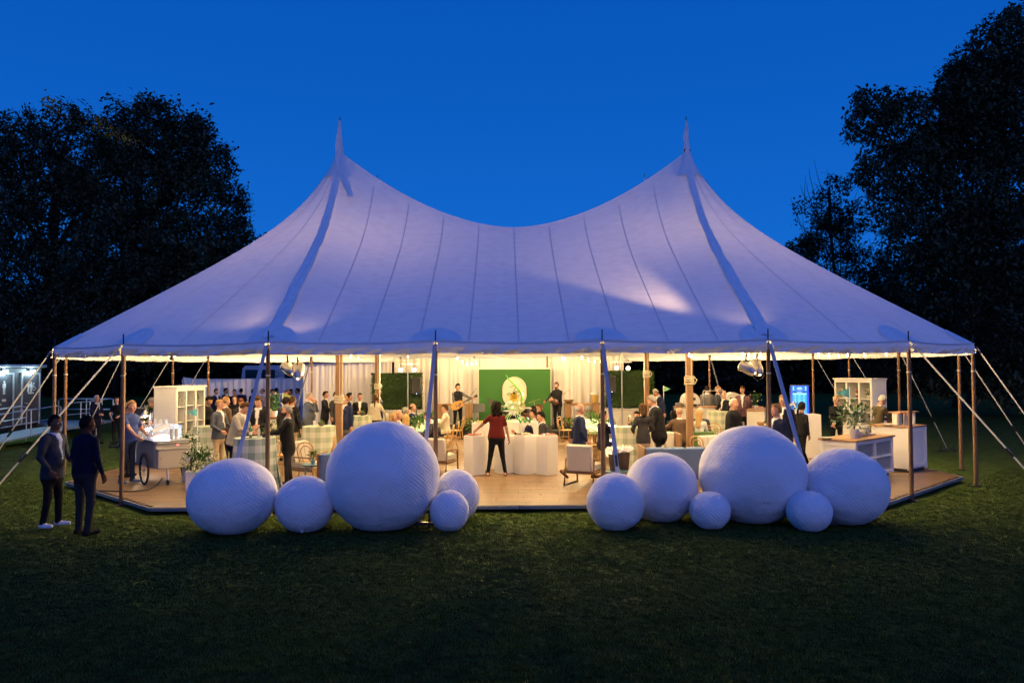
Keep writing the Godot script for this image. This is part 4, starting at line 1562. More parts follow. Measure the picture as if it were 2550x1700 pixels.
# ---------------------------------------------------------------- furniture
func bentwood_chair(label: String) -> Node3D:
	var t := thing("bentwood_chair", label, "chair", Vector3.ZERO, 0.0, "bentwood cafe chairs")
	var g := Geo.new()
	g.lathe([Vector2(0, 0.445), Vector2(0.19, 0.445), Vector2(0.208, 0.455), Vector2(0.208, 0.468), Vector2(0.195, 0.474), Vector2(0.17, 0.466), Vector2(0, 0.462)], Vector3.ZERO, 18)
	obj("seat", g, "bentwood", t)
	for s in [1.0, -1.0]:
		g = Geo.new()
		g.tube([Vector3(s * 0.15, 0.45, 0.14), Vector3(s * 0.165, 0.25, 0.155), Vector3(s * 0.185, 0.0, 0.18)], [0.018, 0.016, 0.012], 7)
		obj("leg", g, "bentwood", t)
	var hoop := []
	var inner := []
	for k in 21:
		var a := PI * k / 20.0
		hoop.append(Vector3(cos(a) * 0.19, 0.74 + sin(a) * 0.16, -0.215 - 0.05))
		inner.append(Vector3(cos(a) * 0.115, 0.69 + sin(a) * 0.13, -0.21 - 0.035))
	var back := [Vector3(0.18, 0.0, -0.26), Vector3(0.165, 0.25, -0.19), Vector3(0.165, 0.46, -0.17), Vector3(0.18, 0.6, -0.22)] + hoop + [Vector3(-0.18, 0.6, -0.22), Vector3(-0.165, 0.46, -0.17), Vector3(-0.165, 0.25, -0.19), Vector3(-0.18, 0.0, -0.26)]
	g = Geo.new()
	g.tube(back, 0.0155, 7)
	obj("back_hoop", g, "bentwood", t)
	g = Geo.new()
	g.tube([Vector3(0.07, 0.465, -0.185), Vector3(0.1, 0.58, -0.2)] + inner + [Vector3(-0.1, 0.58, -0.2), Vector3(-0.07, 0.465, -0.185)], 0.012, 7)
	obj("inner_hoop", g, "bentwood", t)
	var ring := []
	for k in 19:
		var a := TAU * k / 18.0
		ring.append(Vector3(cos(a) * 0.155, 0.24, sin(a) * 0.155 - 0.01))
	g = Geo.new()
	g.tube(ring, 0.01, 6, false)
	obj("stretcher_ring", g, "bentwood", t)
	return t


func make_chairs() -> void:
	var spots := [
		[Vector3(-1.804, 0.120, -21.596), -90, "bentwood chair nearest us on the right of the left mint table"],
		[Vector3(-1.725, 0.120, -22.741), -92, "second bentwood chair along the right of the left mint table"],
		[Vector3(-1.663, 0.120, -24.211), -88, "third bentwood chair along the right of the left mint table, its seat empty"],
		[Vector3(-1.621, 0.120, -26.346), -100, "farthest bentwood chair in the row by the stage greenery, pushed out"],
		[Vector3(-2.451, 0.120, -20.459), 175, "bentwood chair under the blond woman in cream at the end of the mint table"],
		[Vector3(-3.493, 0.120, -22.697), 90, "bentwood chair left of the mint table behind the woman in purple"],
		[Vector3(-3.772, 0.120, -23.424), 80, "bentwood chair peeking over the giant left ball"],
		[Vector3(-4.280, 0.120, -23.462), -80, "bentwood chair standing side-on by the far check table behind the timber pole"],
		[Vector3(-4.358, 0.120, -19.029), -75, "bentwood chair seen side-on between check table and linen armchair"],
		[Vector3(-4.404, 0.120, -17.904), 172, "bentwood chair whose hoop shows over the woven armchair"],
		[Vector3(-5.440, 0.120, -19.096), 180, "bentwood chair behind the cocktail table of the man in the dark suit"],
		[Vector3(2.061, 0.120, -26.273), 60, "bentwood chair by the stage greenery near the man in black on stage"],
		[Vector3(2.284, 0.120, -21.785), 150, "bentwood chair just right of the walking man"],
		[Vector3(2.346, 0.120, -21.154), 165, "bentwood chair behind the dark guy pole at the right mint table"],
		[Vector3(3.930, 0.120, -26.353), -85, "bentwood chair at the far right side of the right mint table"],
		[Vector3(3.914, 0.120, -25.218), -90, "middle bentwood chair on the right side of the right mint table"],
		[Vector3(3.944, 0.120, -24.375), -80, "bentwood chair beside the woman with the brown bob"],
		[Vector3(5.297, 0.120, -28.277), 10, "bentwood chair in front of the white panelled base, partly behind the leaning man"],
		[Vector3(5.068, 0.120, -22.769), 180, "bentwood chair under the bald man in grey, back towards us"],
		[Vector3(4.738, 0.120, -18.822), 130, "bentwood chair closest to the right timber pole, turned away"],
		[Vector3(5.823, 0.120, -22.192), 150, "bentwood chair behind the blond woman in white"],
		[Vector3(6.199, 0.120, -23.230), 160, "bentwood chair one row back from the blond woman in white"],
		[Vector3(5.476, 0.120, -20.071), -60, "bentwood chair by the low mint table left of the man in black"]]
	var proto: Node3D = null
	for s in spots:
		var at: Vector3 = s[0]
		if proto == null:
			proto = bentwood_chair(s[2])
			proto.position = at
			proto.rotation.y = deg_to_rad(s[1])
		else:
			copy(proto, at, s[1], s[2])


func cocktail_table(at: Vector3, label: String, m: String, r := 0.38, h := 1.06) -> void:
	var t := thing("cocktail_table", label, "table", at, 0.0, "tall tables under check cloths")
	var n := FastNoiseLite.new()
	n.seed = int(absf(at.x) * 37.0)
	n.frequency = 1.0
	var g := Geo.new()
	var shape := func(u: float, v: float):
		var a: float = u * TAU
		var fold := sin(a * 9.0 + n.get_noise_1d(a * 2.0) * 3.0) * 0.5 + 0.5
		var rr: float = r + (0.04 + 0.13 * fold * v) * v
		return Vector3(cos(a) * rr, h - (h - 0.015) * v - 0.006 * sin(v * PI), sin(a) * rr)
	g.grid(96, 20, shape, Vector2(2.5, 1.0))
	obj("tablecloth", g, m, t)
	g = Geo.new()
	var c := g.vert(Vector3(0, h + 0.004, 0), Vector3.UP, Vector2(0.5, 0.5))
	var ring := []
	for k in 40:
		var a := TAU * k / 40.0
		ring.append(g.vert(Vector3(cos(a) * r, h, sin(a) * r), (Vector3.UP + Vector3(cos(a), 0, sin(a)) * 0.3).normalized(), Vector2(cos(a), sin(a)) * 0.45 + Vector2(0.5, 0.5)))
	for k in 40:
		g.tri(c, ring[k], ring[(k + 1) % 40])
	obj("cloth_top", g, m, t)


func long_table(at: Vector3, size: Vector3, turn: float, label: String) -> void:
	var t := thing("dining_table", label, "table", at, turn, "mint green dining tables")
	obj("tabletop", gbox(Vector3(0, size.y - 0.045, 0), Vector3(size.x, 0.09, size.z), 0.008), "mint", t)
	for x in [-1, 1]:
		for z in [-1, 1]:
			obj("leg", gbox(Vector3(x * (size.x * 0.5 - 0.2), (size.y - 0.09) * 0.5, z * (size.z * 0.5 - 0.4)), Vector3(0.1, size.y - 0.09, 0.1), 0.006), "wood_pole", t)


func leaves(g: Geo, o: Vector3, r: Vector3, n: int, size: float, seed_: int, base: Color, droop := 0.0) -> void:
	var r2 := RandomNumberGenerator.new()
	r2.seed = seed_
	for k in n:
		var d := Vector3(r2.randf_range(-1, 1), r2.randf_range(-0.5, 1), r2.randf_range(-1, 1)).normalized()
		var p := o + d * r * r2.randf_range(0.25, 1.0)
		g.col = base * r2.randf_range(0.55, 1.5)
		var q := (d + Vector3(r2.randf_range(-0.8, 0.8), r2.randf_range(-0.4, 0.6) - droop, r2.randf_range(-0.8, 0.8))).normalized()
		g.leaf(p, q * size * r2.randf_range(0.6, 1.3), size * 0.42, Vector3(r2.randf_range(-0.5, 0.5), 1, r2.randf_range(-0.5, 0.5)))


func blossoms(g: Geo, o: Vector3, r: Vector3, n: int, size: float, seed_: int, c: Color) -> void:
	var r2 := RandomNumberGenerator.new()
	r2.seed = seed_
	for k in n:
		var d := Vector3(r2.randf_range(-1, 1), r2.randf_range(-0.2, 1), r2.randf_range(-0.3, 1)).normalized()
		var p := o + d * r * r2.randf_range(0.75, 1.05)
		g.col = c * r2.randf_range(0.85, 1.1)
		for j in 5:
			var a := TAU * j / 5.0 + r2.randf()
			var x := d.cross(Vector3(0.3, 1, 0.2)).normalized()
			g.leaf(p, (x * cos(a) + d.cross(x) * sin(a) + d * 0.7).normalized() * size, size * 0.8, d)


const GREEN := Color(0.05, 0.1, 0.03)
const BLOOM := Color(0.7, 0.68, 0.6)


func bouquet(at: Vector3, label: String, pot: float, pot_h: float, r: Vector3, n: int, flowers: int, seed_: int, pot_m := "white_paint", size := 0.09, green := GREEN) -> Node3D:
	var t := thing("potted_flowers", label, "flowers", at, 0.0)
	var g := Geo.new()
	if pot > 0.0:
		g.lathe([Vector2(0, 0.0), Vector2(pot * 0.78, 0), Vector2(pot, pot_h), Vector2(pot, pot_h), Vector2(pot * 0.9, pot_h), Vector2(pot * 0.85, pot_h * 0.8), Vector2(0, pot_h * 0.8)], Vector3.ZERO, 18)
		obj("pot", g, pot_m, t)
	g = Geo.new()
	leaves(g, Vector3(0, pot_h + r.y * 0.55, 0), r, n, size, seed_, green)
	var r2 := RandomNumberGenerator.new()
	r2.seed = seed_ + 5
	for k in 10:
		g.col = green
		var d := Vector3(r2.randf_range(-1, 1), r2.randf_range(0.6, 1.6), r2.randf_range(-1, 1)).normalized()
		g.tube([Vector3(0, pot_h * 0.8, 0), Vector3(0, pot_h + r.y * 0.55, 0) + d * r * 0.8], 0.004, 4, false)
	obj("foliage", g, "leaf", t)
	if flowers > 0:
		g = Geo.new()
		blossoms(g, Vector3(0, pot_h + r.y * 0.6, 0), r, flowers, size * 0.45, seed_ + 1, BLOOM)
		obj("blossoms", g, "leaf", t)
	return t


func flag(at: Vector3, h: float, w: float, dir: float, c: Color, label: String, m := "teal_paint") -> void:
	var t := thing("pennant_flag", label, "flag", at, 0.0, "small pennant flags on white sticks")
	obj("stick", rod(Vector3.ZERO, Vector3(0, h, 0), 0.013), "white_paint", t)
	var g := Geo.new()
	g.col = c
	g.grid(12, 6, func(u: float, v: float): return Vector3(u * w * dir, h - 0.01 - v * w * 0.75 * (1.0 - u) - u * w * 0.37, 0.02 * sin(u * 5.0)))
	obj("cloth", g, "matte", t)


func bookcase(at: Vector3, turn: float, side: float, label: String, h := 2.05) -> void:
	var t := thing("bookcase", label, "bookcase", at, turn, "tall white bottle shelves")
	var w := 1.35
	var d := 0.62
	for x in [-w / 2, w / 2]:
		obj("side_panel", gbox(Vector3(x, h / 2, 0), Vector3(0.03, h, d)), "white_paint", t)
	obj("back_panel", gbox(Vector3(0, h / 2, -d / 2 + 0.012), Vector3(w - 0.034, h, 0.02)), "white_paint", t)
	obj("cornice", gbox(Vector3(0, h + 0.022, 0.015), Vector3(w + 0.09, 0.044, d + 0.07), 0.012), "white_paint", t)
	obj("plinth", gbox(Vector3(0, 0.05, 0.01), Vector3(w + 0.02, 0.1, d), 0.006), "white_paint", t)
	for x in [-w / 2 + 0.03, -w / 6, w / 6, w / 2 - 0.03]:
		obj("stile", gbox(Vector3(x, h / 2 + 0.05, d / 2 - 0.004), Vector3(0.06, h - 0.11, 0.035), 0.005), "white_paint", t)
	for x in [-w / 6, w / 6]:
		obj("divider", gbox(Vector3(x, h / 2, -0.02), Vector3(0.02, h - 0.04, d - 0.06)), "white_paint", t)
	obj("top_rail", gbox(Vector3(0, h - 0.045, d / 2 - 0.006), Vector3(w - 0.08, 0.08, 0.03), 0.004), "white_paint", t)
	for y in [0.78, 1.15, 1.55]:
		for k in 3:
			obj("shelf", gbox(Vector3((k - 1) * w / 3, y + (0.02 if k == 1 else 0.0), 0.0), Vector3(w / 3 - 0.03, 0.024, d - 0.06), 0.003), "white_paint", t)
	for k in 3:
		obj("door", gbox(Vector3((k - 1) * w / 3, 0.44, d / 2 - 0.02), Vector3(w / 3 - 0.07, 0.62, 0.02), 0.006), "white_paint", t)
	# what stands on the shelves
	var b := Basis(Vector3.UP, deg_to_rad(turn))
	var which := "left" if side < 0 else "right"
	var r2 := RandomNumberGenerator.new()
	r2.seed = 200 + int(side)
	for s in [[0, 1.592, "top middle", Color(0.14, 0.02, 0.015)], [1, 1.592, "top middle", Color(0.05, 0.01, 0.01)], [2, 1.162, "middle outer", Color(0.2, 0.09, 0.02)], [3, 1.182, "middle centre", Color(0.02, 0.02, 0.02)], [4, 0.792, "low outer", Color(0.26, 0.15, 0.03)], [5, 0.812, "low centre", Color(0.03, 0.012, 0.01)]]:
		var x: float = [0.02, 0.12, -0.42, 0.05, -0.4, -0.02][s[0]] * (1.0 if side > 0 else -1.0)
		bottle(at + b * Vector3(x, s[1], 0.16), s[3], "bottle on the %s shelf of the %s bookcase, %s" % [s[2], which, ["tallest, red wine", "dark one behind the red wine", "amber spirit", "small and black", "stout and golden", "narrow and dark"][s[0]]], "bottles on the white bookcases", [1.0, 0.9, 0.95, 0.7, 0.75, 0.8][s[0]])
	for s in [-1, 1]:
		bouquet(at + b * Vector3(s * 0.44, 1.572, 0.15), "small vase of leaves and white flowers on the %s bookcase, %s bay" % [which, "outer" if s * side > 0 else "inner"], 0.05, 0.1, Vector3(0.13, 0.13, 0.1), 40, 5, 210 + s + int(side) * 3, "white_paint", 0.07)


func bottle(at: Vector3, c: Color, label: String, group: String, k := 1.0) -> void:
	var g := Geo.new()
	g.col = c
	g.lathe([Vector2(0, 0), Vector2(0.036, 0), Vector2(0.038, 0.01), Vector2(0.038, 0.17), Vector2(0.03, 0.205), Vector2(0.014, 0.235), Vector2(0.014, 0.285)], Vector3.ZERO, 12)
	var t := thing("bottle", label, "bottle", at, 0.0, group)
	t.scale = Vector3.ONE * k
	obj("glass_body", g, "shiny", t)
	g = Geo.new()
	g.col = Color(0.6, 0.55, 0.42)
	g.lathe([Vector2(0.039, 0.06), Vector2(0.039, 0.13)], Vector3.ZERO, 12)
	obj("paper_label", g, "matte", t)
	g = Geo.new()
	g.col = Color(0.03, 0.02, 0.02)
	g.cyl(Vector3(0, 0.27, 0), 0.016, 0.03, 10)
	obj("cap", g, "painted", t)


func armchair(at: Vector3, turn: float, label: String, cloth: String, frame: String, w := 0.68, h := 0.84) -> void:
	var t := thing("armchair", label, "armchair", at, turn, "upholstered lounge chairs")
	var tilt := Basis(Vector3.RIGHT, -0.2)
	var g := Geo.new()
	g.box(Vector3(0, 0.38, 0.02), Vector3(w - 0.1, 0.16, 0.62), 0.04)
	obj("seat_cushion", g, cloth, t)
	g = Geo.new()
	g.box(Vector3(0, 0.6, -0.32), Vector3(w - 0.08, h - 0.28, 0.13), 0.045, tilt)
	for k in 3:
		g.box(Vector3((k - 1) * (w - 0.1) / 3.0, 0.62, -0.245), Vector3((w - 0.1) / 3.0 - 0.01, h - 0.36, 0.07), 0.03, tilt)
	obj("back_cushion", g, cloth, t)
	for s in [-1, 1]:
		g = Geo.new()
		g.tube([Vector3(s * w * 0.5, 0.02, 0.34), Vector3(s * w * 0.5, 0.55, 0.3), Vector3(s * w * 0.5, 0.57, -0.3), Vector3(s * w * 0.5, 0.02, -0.4), Vector3(s * w * 0.5, 0.02, 0.34)], 0.022, 6)
		obj("arm_frame", g, frame, t)
	obj("seat_frame", gbox(Vector3(0, 0.28, 0), Vector3(w, 0.05, 0.6), 0.006), frame, t)


func loveseat(at: Vector3, turn: float, label: String, cloth: String, w: float, h: float, channels: int) -> void:
	var t := thing("loveseat", label, "sofa", at, turn, "low lounge sofas")
	obj("seat_cushion", gbox(Vector3(0, 0.36, 0.08), Vector3(w - 0.1, 0.18, 0.6), 0.05), cloth, t)
	for k in channels:
		obj("back_cushion", gbox(Vector3((k - (channels - 1) * 0.5) * w / channels, 0.3 + (h - 0.3) * 0.5, -0.28), Vector3(w / channels - 0.006, h - 0.3, 0.16), 0.05), cloth, t)
	obj("back_panel", gbox(Vector3(0, h * 0.5 + 0.05, -0.385), Vector3(w, h - 0.14, 0.04), 0.012), cloth, t)
	for s in [-1, 1]:
		obj("side_frame", gbox(Vector3(s * (w * 0.5 + 0.025), h * 0.5, -0.02), Vector3(0.045, h, 0.78), 0.01), "wood_pole", t)


func tray_table(at: Vector3, label: String, r := 0.23, h := 0.46) -> void:
	var t := thing("side_table", label, "side table", at, 0.0, "small blue metal side tables")
	var g := Geo.new()
	g.lathe([Vector2(0, h - 0.015), Vector2(r, h - 0.015), Vector2(r, h + 0.012), Vector2(r - 0.006, h + 0.012), Vector2(r - 0.008, h), Vector2(0, h)], Vector3.ZERO, 26)
	obj("tabletop", g, "tray_metal", t)
	for k in 4:
		var a := TAU * k / 4.0 + 0.6
		obj("leg", rod(Vector3(cos(a) * r * 0.93, 0, sin(a) * r * 0.93), Vector3(cos(a) * r * 0.93, h, sin(a) * r * 0.93), 0.008, 6), "tray_metal", t)


func bar_counter(at: Vector3, turn: float, size: Vector3, label: String, panels: int, group := "white panelled counters") -> void:
	var t := thing("bar_counter", label, "counter", at, turn, group)
	obj("body", gbox(Vector3(0, (size.y - 0.04) * 0.5 + 0.04, 0), Vector3(size.x - 0.06, size.y - 0.12, size.z - 0.06), 0.004), "white_paint", t)
	obj("kick_board", gbox(Vector3(0, 0.04, 0), Vector3(size.x - 0.12, 0.08, size.z - 0.12)), "black_plastic", t)
	obj("countertop", gbox(Vector3(0, size.y - 0.02, 0), Vector3(size.x, 0.04, size.z), 0.006), "wood_top", t)
	var pw := (size.x - 0.06) / panels
	for k in panels:
		var x := -size.x * 0.5 + 0.03 + pw * (k + 0.5)
		var g := Geo.new()
		var z := size.z * 0.5 - 0.03 + 0.008
		var y0 := 0.16
		var y1 := size.y - 0.13
		g.box(Vector3(x, y0, z), Vector3(pw, 0.1, 0.018), 0.003)
		g.box(Vector3(x, y1, z), Vector3(pw, 0.08, 0.018), 0.003)
		for s in [-1, 1]:
			g.box(Vector3(x + s * (pw * 0.5 - 0.035), (y0 + y1) * 0.5, z), Vector3(0.07, y1 - y0 - 0.09, 0.0175), 0.003)
		obj("panel_frame", g, "white_paint", t)
	for s in [-1, 1]:
		obj("corner_post", gbox(Vector3(s * (size.x * 0.5 - 0.03), size.y * 0.5, size.z * 0.5 - 0.028), Vector3(0.06, size.y - 0.1, 0.05), 0.005), "white_paint", t)


func plinth(at: Vector3, turn: float, w: float, h: float, label: String) -> void:
	solo("display_plinth", gbox(Vector3(0, h * 0.5, 0), Vector3(w, h, w), 0.006), "white_paint", label, "plinth", at, turn, "white display plinths")


func food_tray(at: Vector3, turn: float, size: Vector2, c: Color, c2: Color, label: String, seed_: int) -> void:
	var t := thing("food_tray", label, "food tray", at, turn, "trays of canapes on the plinths")
	var g := Geo.new()
	g.col = Color(0.6, 0.55, 0.48)
	g.box(Vector3(0, 0.008, 0), Vector3(size.x, 0.016, size.y), 0.004)
	obj("tray", g, "china", t)
	var r2 := RandomNumberGenerator.new()
	r2.seed = seed_
	for i in 5:
		for j in 3:
			g = Geo.new()
			g.col = (c if r2.randf() < 0.6 else c2) * r2.randf_range(0.8, 1.2)
			var p := Vector3((i - 2) * size.x * 0.19, 0.03, (j - 1) * size.y * 0.28) + Vector3(r2.randf_range(-0.01, 0.01), 0, r2.randf_range(-0.01, 0.01))
			g.ball(p, Vector3(0.03, 0.02, 0.026), 8, 5)
			obj("canape", g, "china", t)


func plates(at: Vector3, n: int, r: float, label: String) -> void:
	var t := thing("plate_stack", label, "plates", at, 0.0, "stacked white plates")
	var g0 := Geo.new()
	g0.col = Color(0.68, 0.66, 0.6)
	g0.lathe([Vector2(0, 0), Vector2(r * 0.6, 0), Vector2(r, 0.014), Vector2(r, 0.018), Vector2(r * 0.62, 0.006), Vector2(0, 0.006)], Vector3.ZERO, 18)
	var m := g0.mesh()
	for k in n:
		var o := obj("plate", m, "china", t)
		o.position = Vector3(0.003 * sin(k * 2.3), k * 0.011, 0.003 * cos(k * 1.7))


func bowl(at: Vector3, r: float, h: float, c: Color, label: String, green := false) -> void:
	var t := thing("bowl", label, "bowl", at)
	var g := Geo.new()
	g.col = c
	g.lathe([Vector2(0, 0), Vector2(r * 0.5, 0), Vector2(r * 0.85, h * 0.5), Vector2(r, h), Vector2(r, h), Vector2(r * 0.93, h), Vector2(r * 0.78, h * 0.5), Vector2(0, h * 0.15)], Vector3.ZERO, 20)
	obj("shell", g, "painted", t)
	if green:
		g = Geo.new()
		leaves(g, Vector3(0, h * 0.8, 0), Vector3(r * 0.8, h * 0.8, r * 0.8), 50, 0.05, 77, Color(0.12, 0.22, 0.04))
		obj("moss", g, "leaf", t)


func tumbler(at: Vector3, h: float, r: float, m: String, label: String, group: String) -> void:
	var g := Geo.new()
	g.col = Color(0.75, 0.78, 0.8)
	g.lathe([Vector2(0, 0), Vector2(r * 0.8, 0), Vector2(r, h), Vector2(r, h), Vector2(r * 0.92, h), Vector2(r * 0.74, 0.01), Vector2(0, 0.01)], Vector3.ZERO, 14)
	solo("cup", g, m, label, "cup", at, 0.0, group)


func drape(a: Vector3, b: Vector3, ha: float, hb: float, label: String, seed_: int) -> void:
	var t := thing("drape_curtain", label, "curtain", a, 0.0, "white drapes behind the stage")
	var d := b - a
	var n := FastNoiseLite.new()
	n.seed = seed_
	n.frequency = 1.0
	var len := d.length()
	var nu := int(len * 26.0)
	var g := Geo.new()
	g.grid(nu, 10, func(u: float, v: float):
		var x: float = u * len
		var f := sin(x * 26.0 + n.get_noise_1d(x * 1.6) * 7.0) * (0.035 + 0.015 * v) + n.get_noise_2d(x * 0.8, v * 0.7) * 0.05
		var h: float = lerpf(ha, hb, u)
		return Vector3(d.x * u, lerpf(h, 0.01, v) - a.y, d.z * u + f))
	obj("cloth", g, "drape_cloth", t)
	obj("rail", rod(Vector3(0, ha + 0.01 - a.y, 0), Vector3(d.x, hb + 0.01 - a.y, d.z), 0.02), "aluminium", t)


func hedge_wall(at: Vector3, w: float, y0: float, y1: float, label: String, seed_: int) -> void:
	var t := thing("hedge_wall", label, "hedge wall", at, 0.0, "green hedge walls above white panelling")
	obj("backing", gbox(Vector3(0, (y0 + y1) * 0.5, 0), Vector3(w - 0.06, y1 - y0 - 0.06, 0.2), 0.05), "hedge_green", t)
	var g := Geo.new()
	var r2 := RandomNumberGenerator.new()
	r2.seed = seed_
	for k in 5200:
		var p := Vector3(r2.randf_range(-0.5, 0.5) * w, r2.randf_range(y0, y1), 0.1 + r2.randf_range(0.0, 0.05))
		if k % 6 == 0:
			p = Vector3(r2.randf_range(-0.5, 0.5) * w, y1 - 0.03, r2.randf_range(-0.1, 0.1))
		elif k % 13 == 0:
			p = Vector3((0.5 if r2.randf() < 0.5 else -0.5) * (w - 0.04), r2.randf_range(y0, y1), r2.randf_range(-0.1, 0.1))
		g.col = Color(0.035, 0.07, 0.015) * r2.randf_range(0.45, 1.5)
		g.leaf(p, Vector3(r2.randf_range(-1, 1), r2.randf_range(-0.6, 1), r2.randf_range(0, 1)).normalized() * 0.055, 0.03, Vector3(r2.randf_range(-1, 1), 1, r2.randf_range(-1, 1)))
	obj("leaves", g, "leaf", t)
	obj("base_panel", gbox(Vector3(0, y0 * 0.5 + 0.06, 0.0), Vector3(w + 0.1, y0 - 0.12, 0.3), 0.006), "white_paint", t)
	g = Geo.new()
	g.box(Vector3(0, y0 - 0.03, 0.02), Vector3(w + 0.16, 0.055, 0.36), 0.01)
	for k in 3:
		var x := (k - 1) * w / 3.0
		for s in [-1, 1]:
			g.box(Vector3(x + s * w * 0.14, y0 * 0.5 + 0.05, 0.156), Vector3(0.04, y0 * 0.55, 0.02), 0.004)
			g.box(Vector3(x, y0 * 0.5 + 0.05 + s * y0 * 0.27, 0.157), Vector3(w * 0.32, 0.04, 0.02), 0.004)
	obj("moulding", g, "white_paint", t)


func speaker(at: Vector3, label: String, h: float) -> void:
	var t := thing("loudspeaker", label, "loudspeaker", at, 0.0, "black loudspeakers on stands")
	obj("cabinet", gbox(Vector3(0, h + 0.33, 0), Vector3(0.4, 0.66, 0.36), 0.02), "black_plastic", t)
	obj("grille", gbox(Vector3(0, h + 0.33, 0.184), Vector3(0.35, 0.6, 0.012), 0.005), "black_cloth", t)
	obj("led_light", gbox(Vector3(0.03, h + 0.02, 0.195), Vector3(0.028, 0.028, 0.01)), "blue_led", t)
	obj("pole", rod(Vector3(0, 0.4, 0), Vector3(0, h, 0), 0.02), "dark_metal", t)
	for k in 3:
		var a := TAU * k / 3.0 + 0.4
		obj("leg", rod(Vector3(0, 0.62, 0), Vector3(cos(a) * 0.42, 0.0, sin(a) * 0.42), 0.014, 6), "dark_metal", t)


func stand(at: Vector3, h: float, label: String, kind: String, turn := 0.0) -> void:
	var t := thing(kind, label, kind.replace("_", " "), at, turn)
	obj("pole", rod(Vector3(0, 0.05, 0), Vector3(0, h, 0), 0.011, 6), "dark_metal", t)
	for k in 3:
		var a := TAU * k / 3.0
		obj("leg", rod(Vector3(0, 0.18, 0), Vector3(cos(a) * 0.28, 0.0, sin(a) * 0.28), 0.01, 6), "dark_metal", t)
	if kind == "music_stand":
		obj("desk", gbox(Vector3(0, h, 0.03), Vector3(0.46, 0.34, 0.012), 0.003, Basis(Vector3.RIGHT, -0.35)), "black_plastic", t)
	else:
		var g := Geo.new()
		g.tube([Vector3(-0.25, h - 0.16, 0), Vector3(0.42, h + 0.26, 0)], 0.009, 6)
		obj("boom", g, "dark_metal", t)
		g = Geo.new()
		g.tube([Vector3(0.36, h + 0.23, 0), Vector3(0.5, h + 0.3, 0), Vector3(0.53, h + 0.315, 0), Vector3(0.58, h + 0.34, 0)], [0.014, 0.018, 0.027, 0.02], 8)
		obj("microphone", g, "steel", t)


func par_can(t: Node3D, at: Vector3, to: Vector3, e: float, angle: float, r := 0.105) -> void:
	var d := (to - at).normalized()
	var bs := facing(d)
	var g := Geo.new()
	g.lathe([Vector2(0.03, -0.24), Vector2(r * 0.75, -0.2), Vector2(r * 0.95, -0.1), Vector2(r, 0.05), Vector2(r * 1.12, 0.06), Vector2(r * 1.12, 0.085), Vector2(r * 0.9, 0.085), Vector2(r * 0.85, 0.02)], at - t.position, 16, bs)
	obj("can", g, "can_metal", t)
	g = Geo.new()
	g.cyl(at - t.position + d * 0.035, r * 0.84, 0.012, 16, bs)
	obj("lamp_lens", g, "lamp_lens", t)
	var side := bs.x
	g = Geo.new()
	g.tube([at - t.position + side * r * 1.15, at - t.position + side * r * 1.15 + Vector3(0, r * 1.3, 0), at - t.position - side * r * 1.15 + Vector3(0, r * 1.3, 0), at - t.position - side * r * 1.15], 0.012, 6)
	obj("yoke", g, "dark_metal", t)
	lamp_spot("stage_beam", at + d * 0.12, to, WARM, e, angle, r, 0.7)


# ---------------------------------------------------------------- what stands beyond the tent
func text_on(parent: Node, s: String, size: float, at: Vector3, bs: Basis, m: String, called := "lettering") -> void:
	var tm := TextMesh.new()
	tm.text = s
	tm.font_size = 48
	tm.pixel_size = size / 48.0
	tm.depth = 0.004
	var f := SystemFont.new()
	f.font_names = PackedStringArray(["Droid Serif"])
	tm.font = f
	var o := obj(called, tm, m, parent)
	o.transform = Transform3D(bs, at)


func person_sign(g: Geo, x: float, y: float, k: float, z: float) -> void:
	g.cyl(Vector3(x, y + 0.2 * k, z), 0.035 * k, 0.006, 14, Basis(Vector3.RIGHT, PI / 2))
	g.plate(Vector3(x, y + 0.08 * k, z + 0.003), Vector3(0.085 * k, 0.15 * k, 0.006))
	for s in [-1, 1]:
		g.plate(Vector3(x + s * 0.054 * k, y + 0.09 * k, z + 0.003), Vector3(0.016 * k, 0.13 * k, 0.0058))
		g.plate(Vector3(x + s * 0.022 * k, y - 0.08 * k, z + 0.003), Vector3(0.034 * k, 0.18 * k, 0.0062))


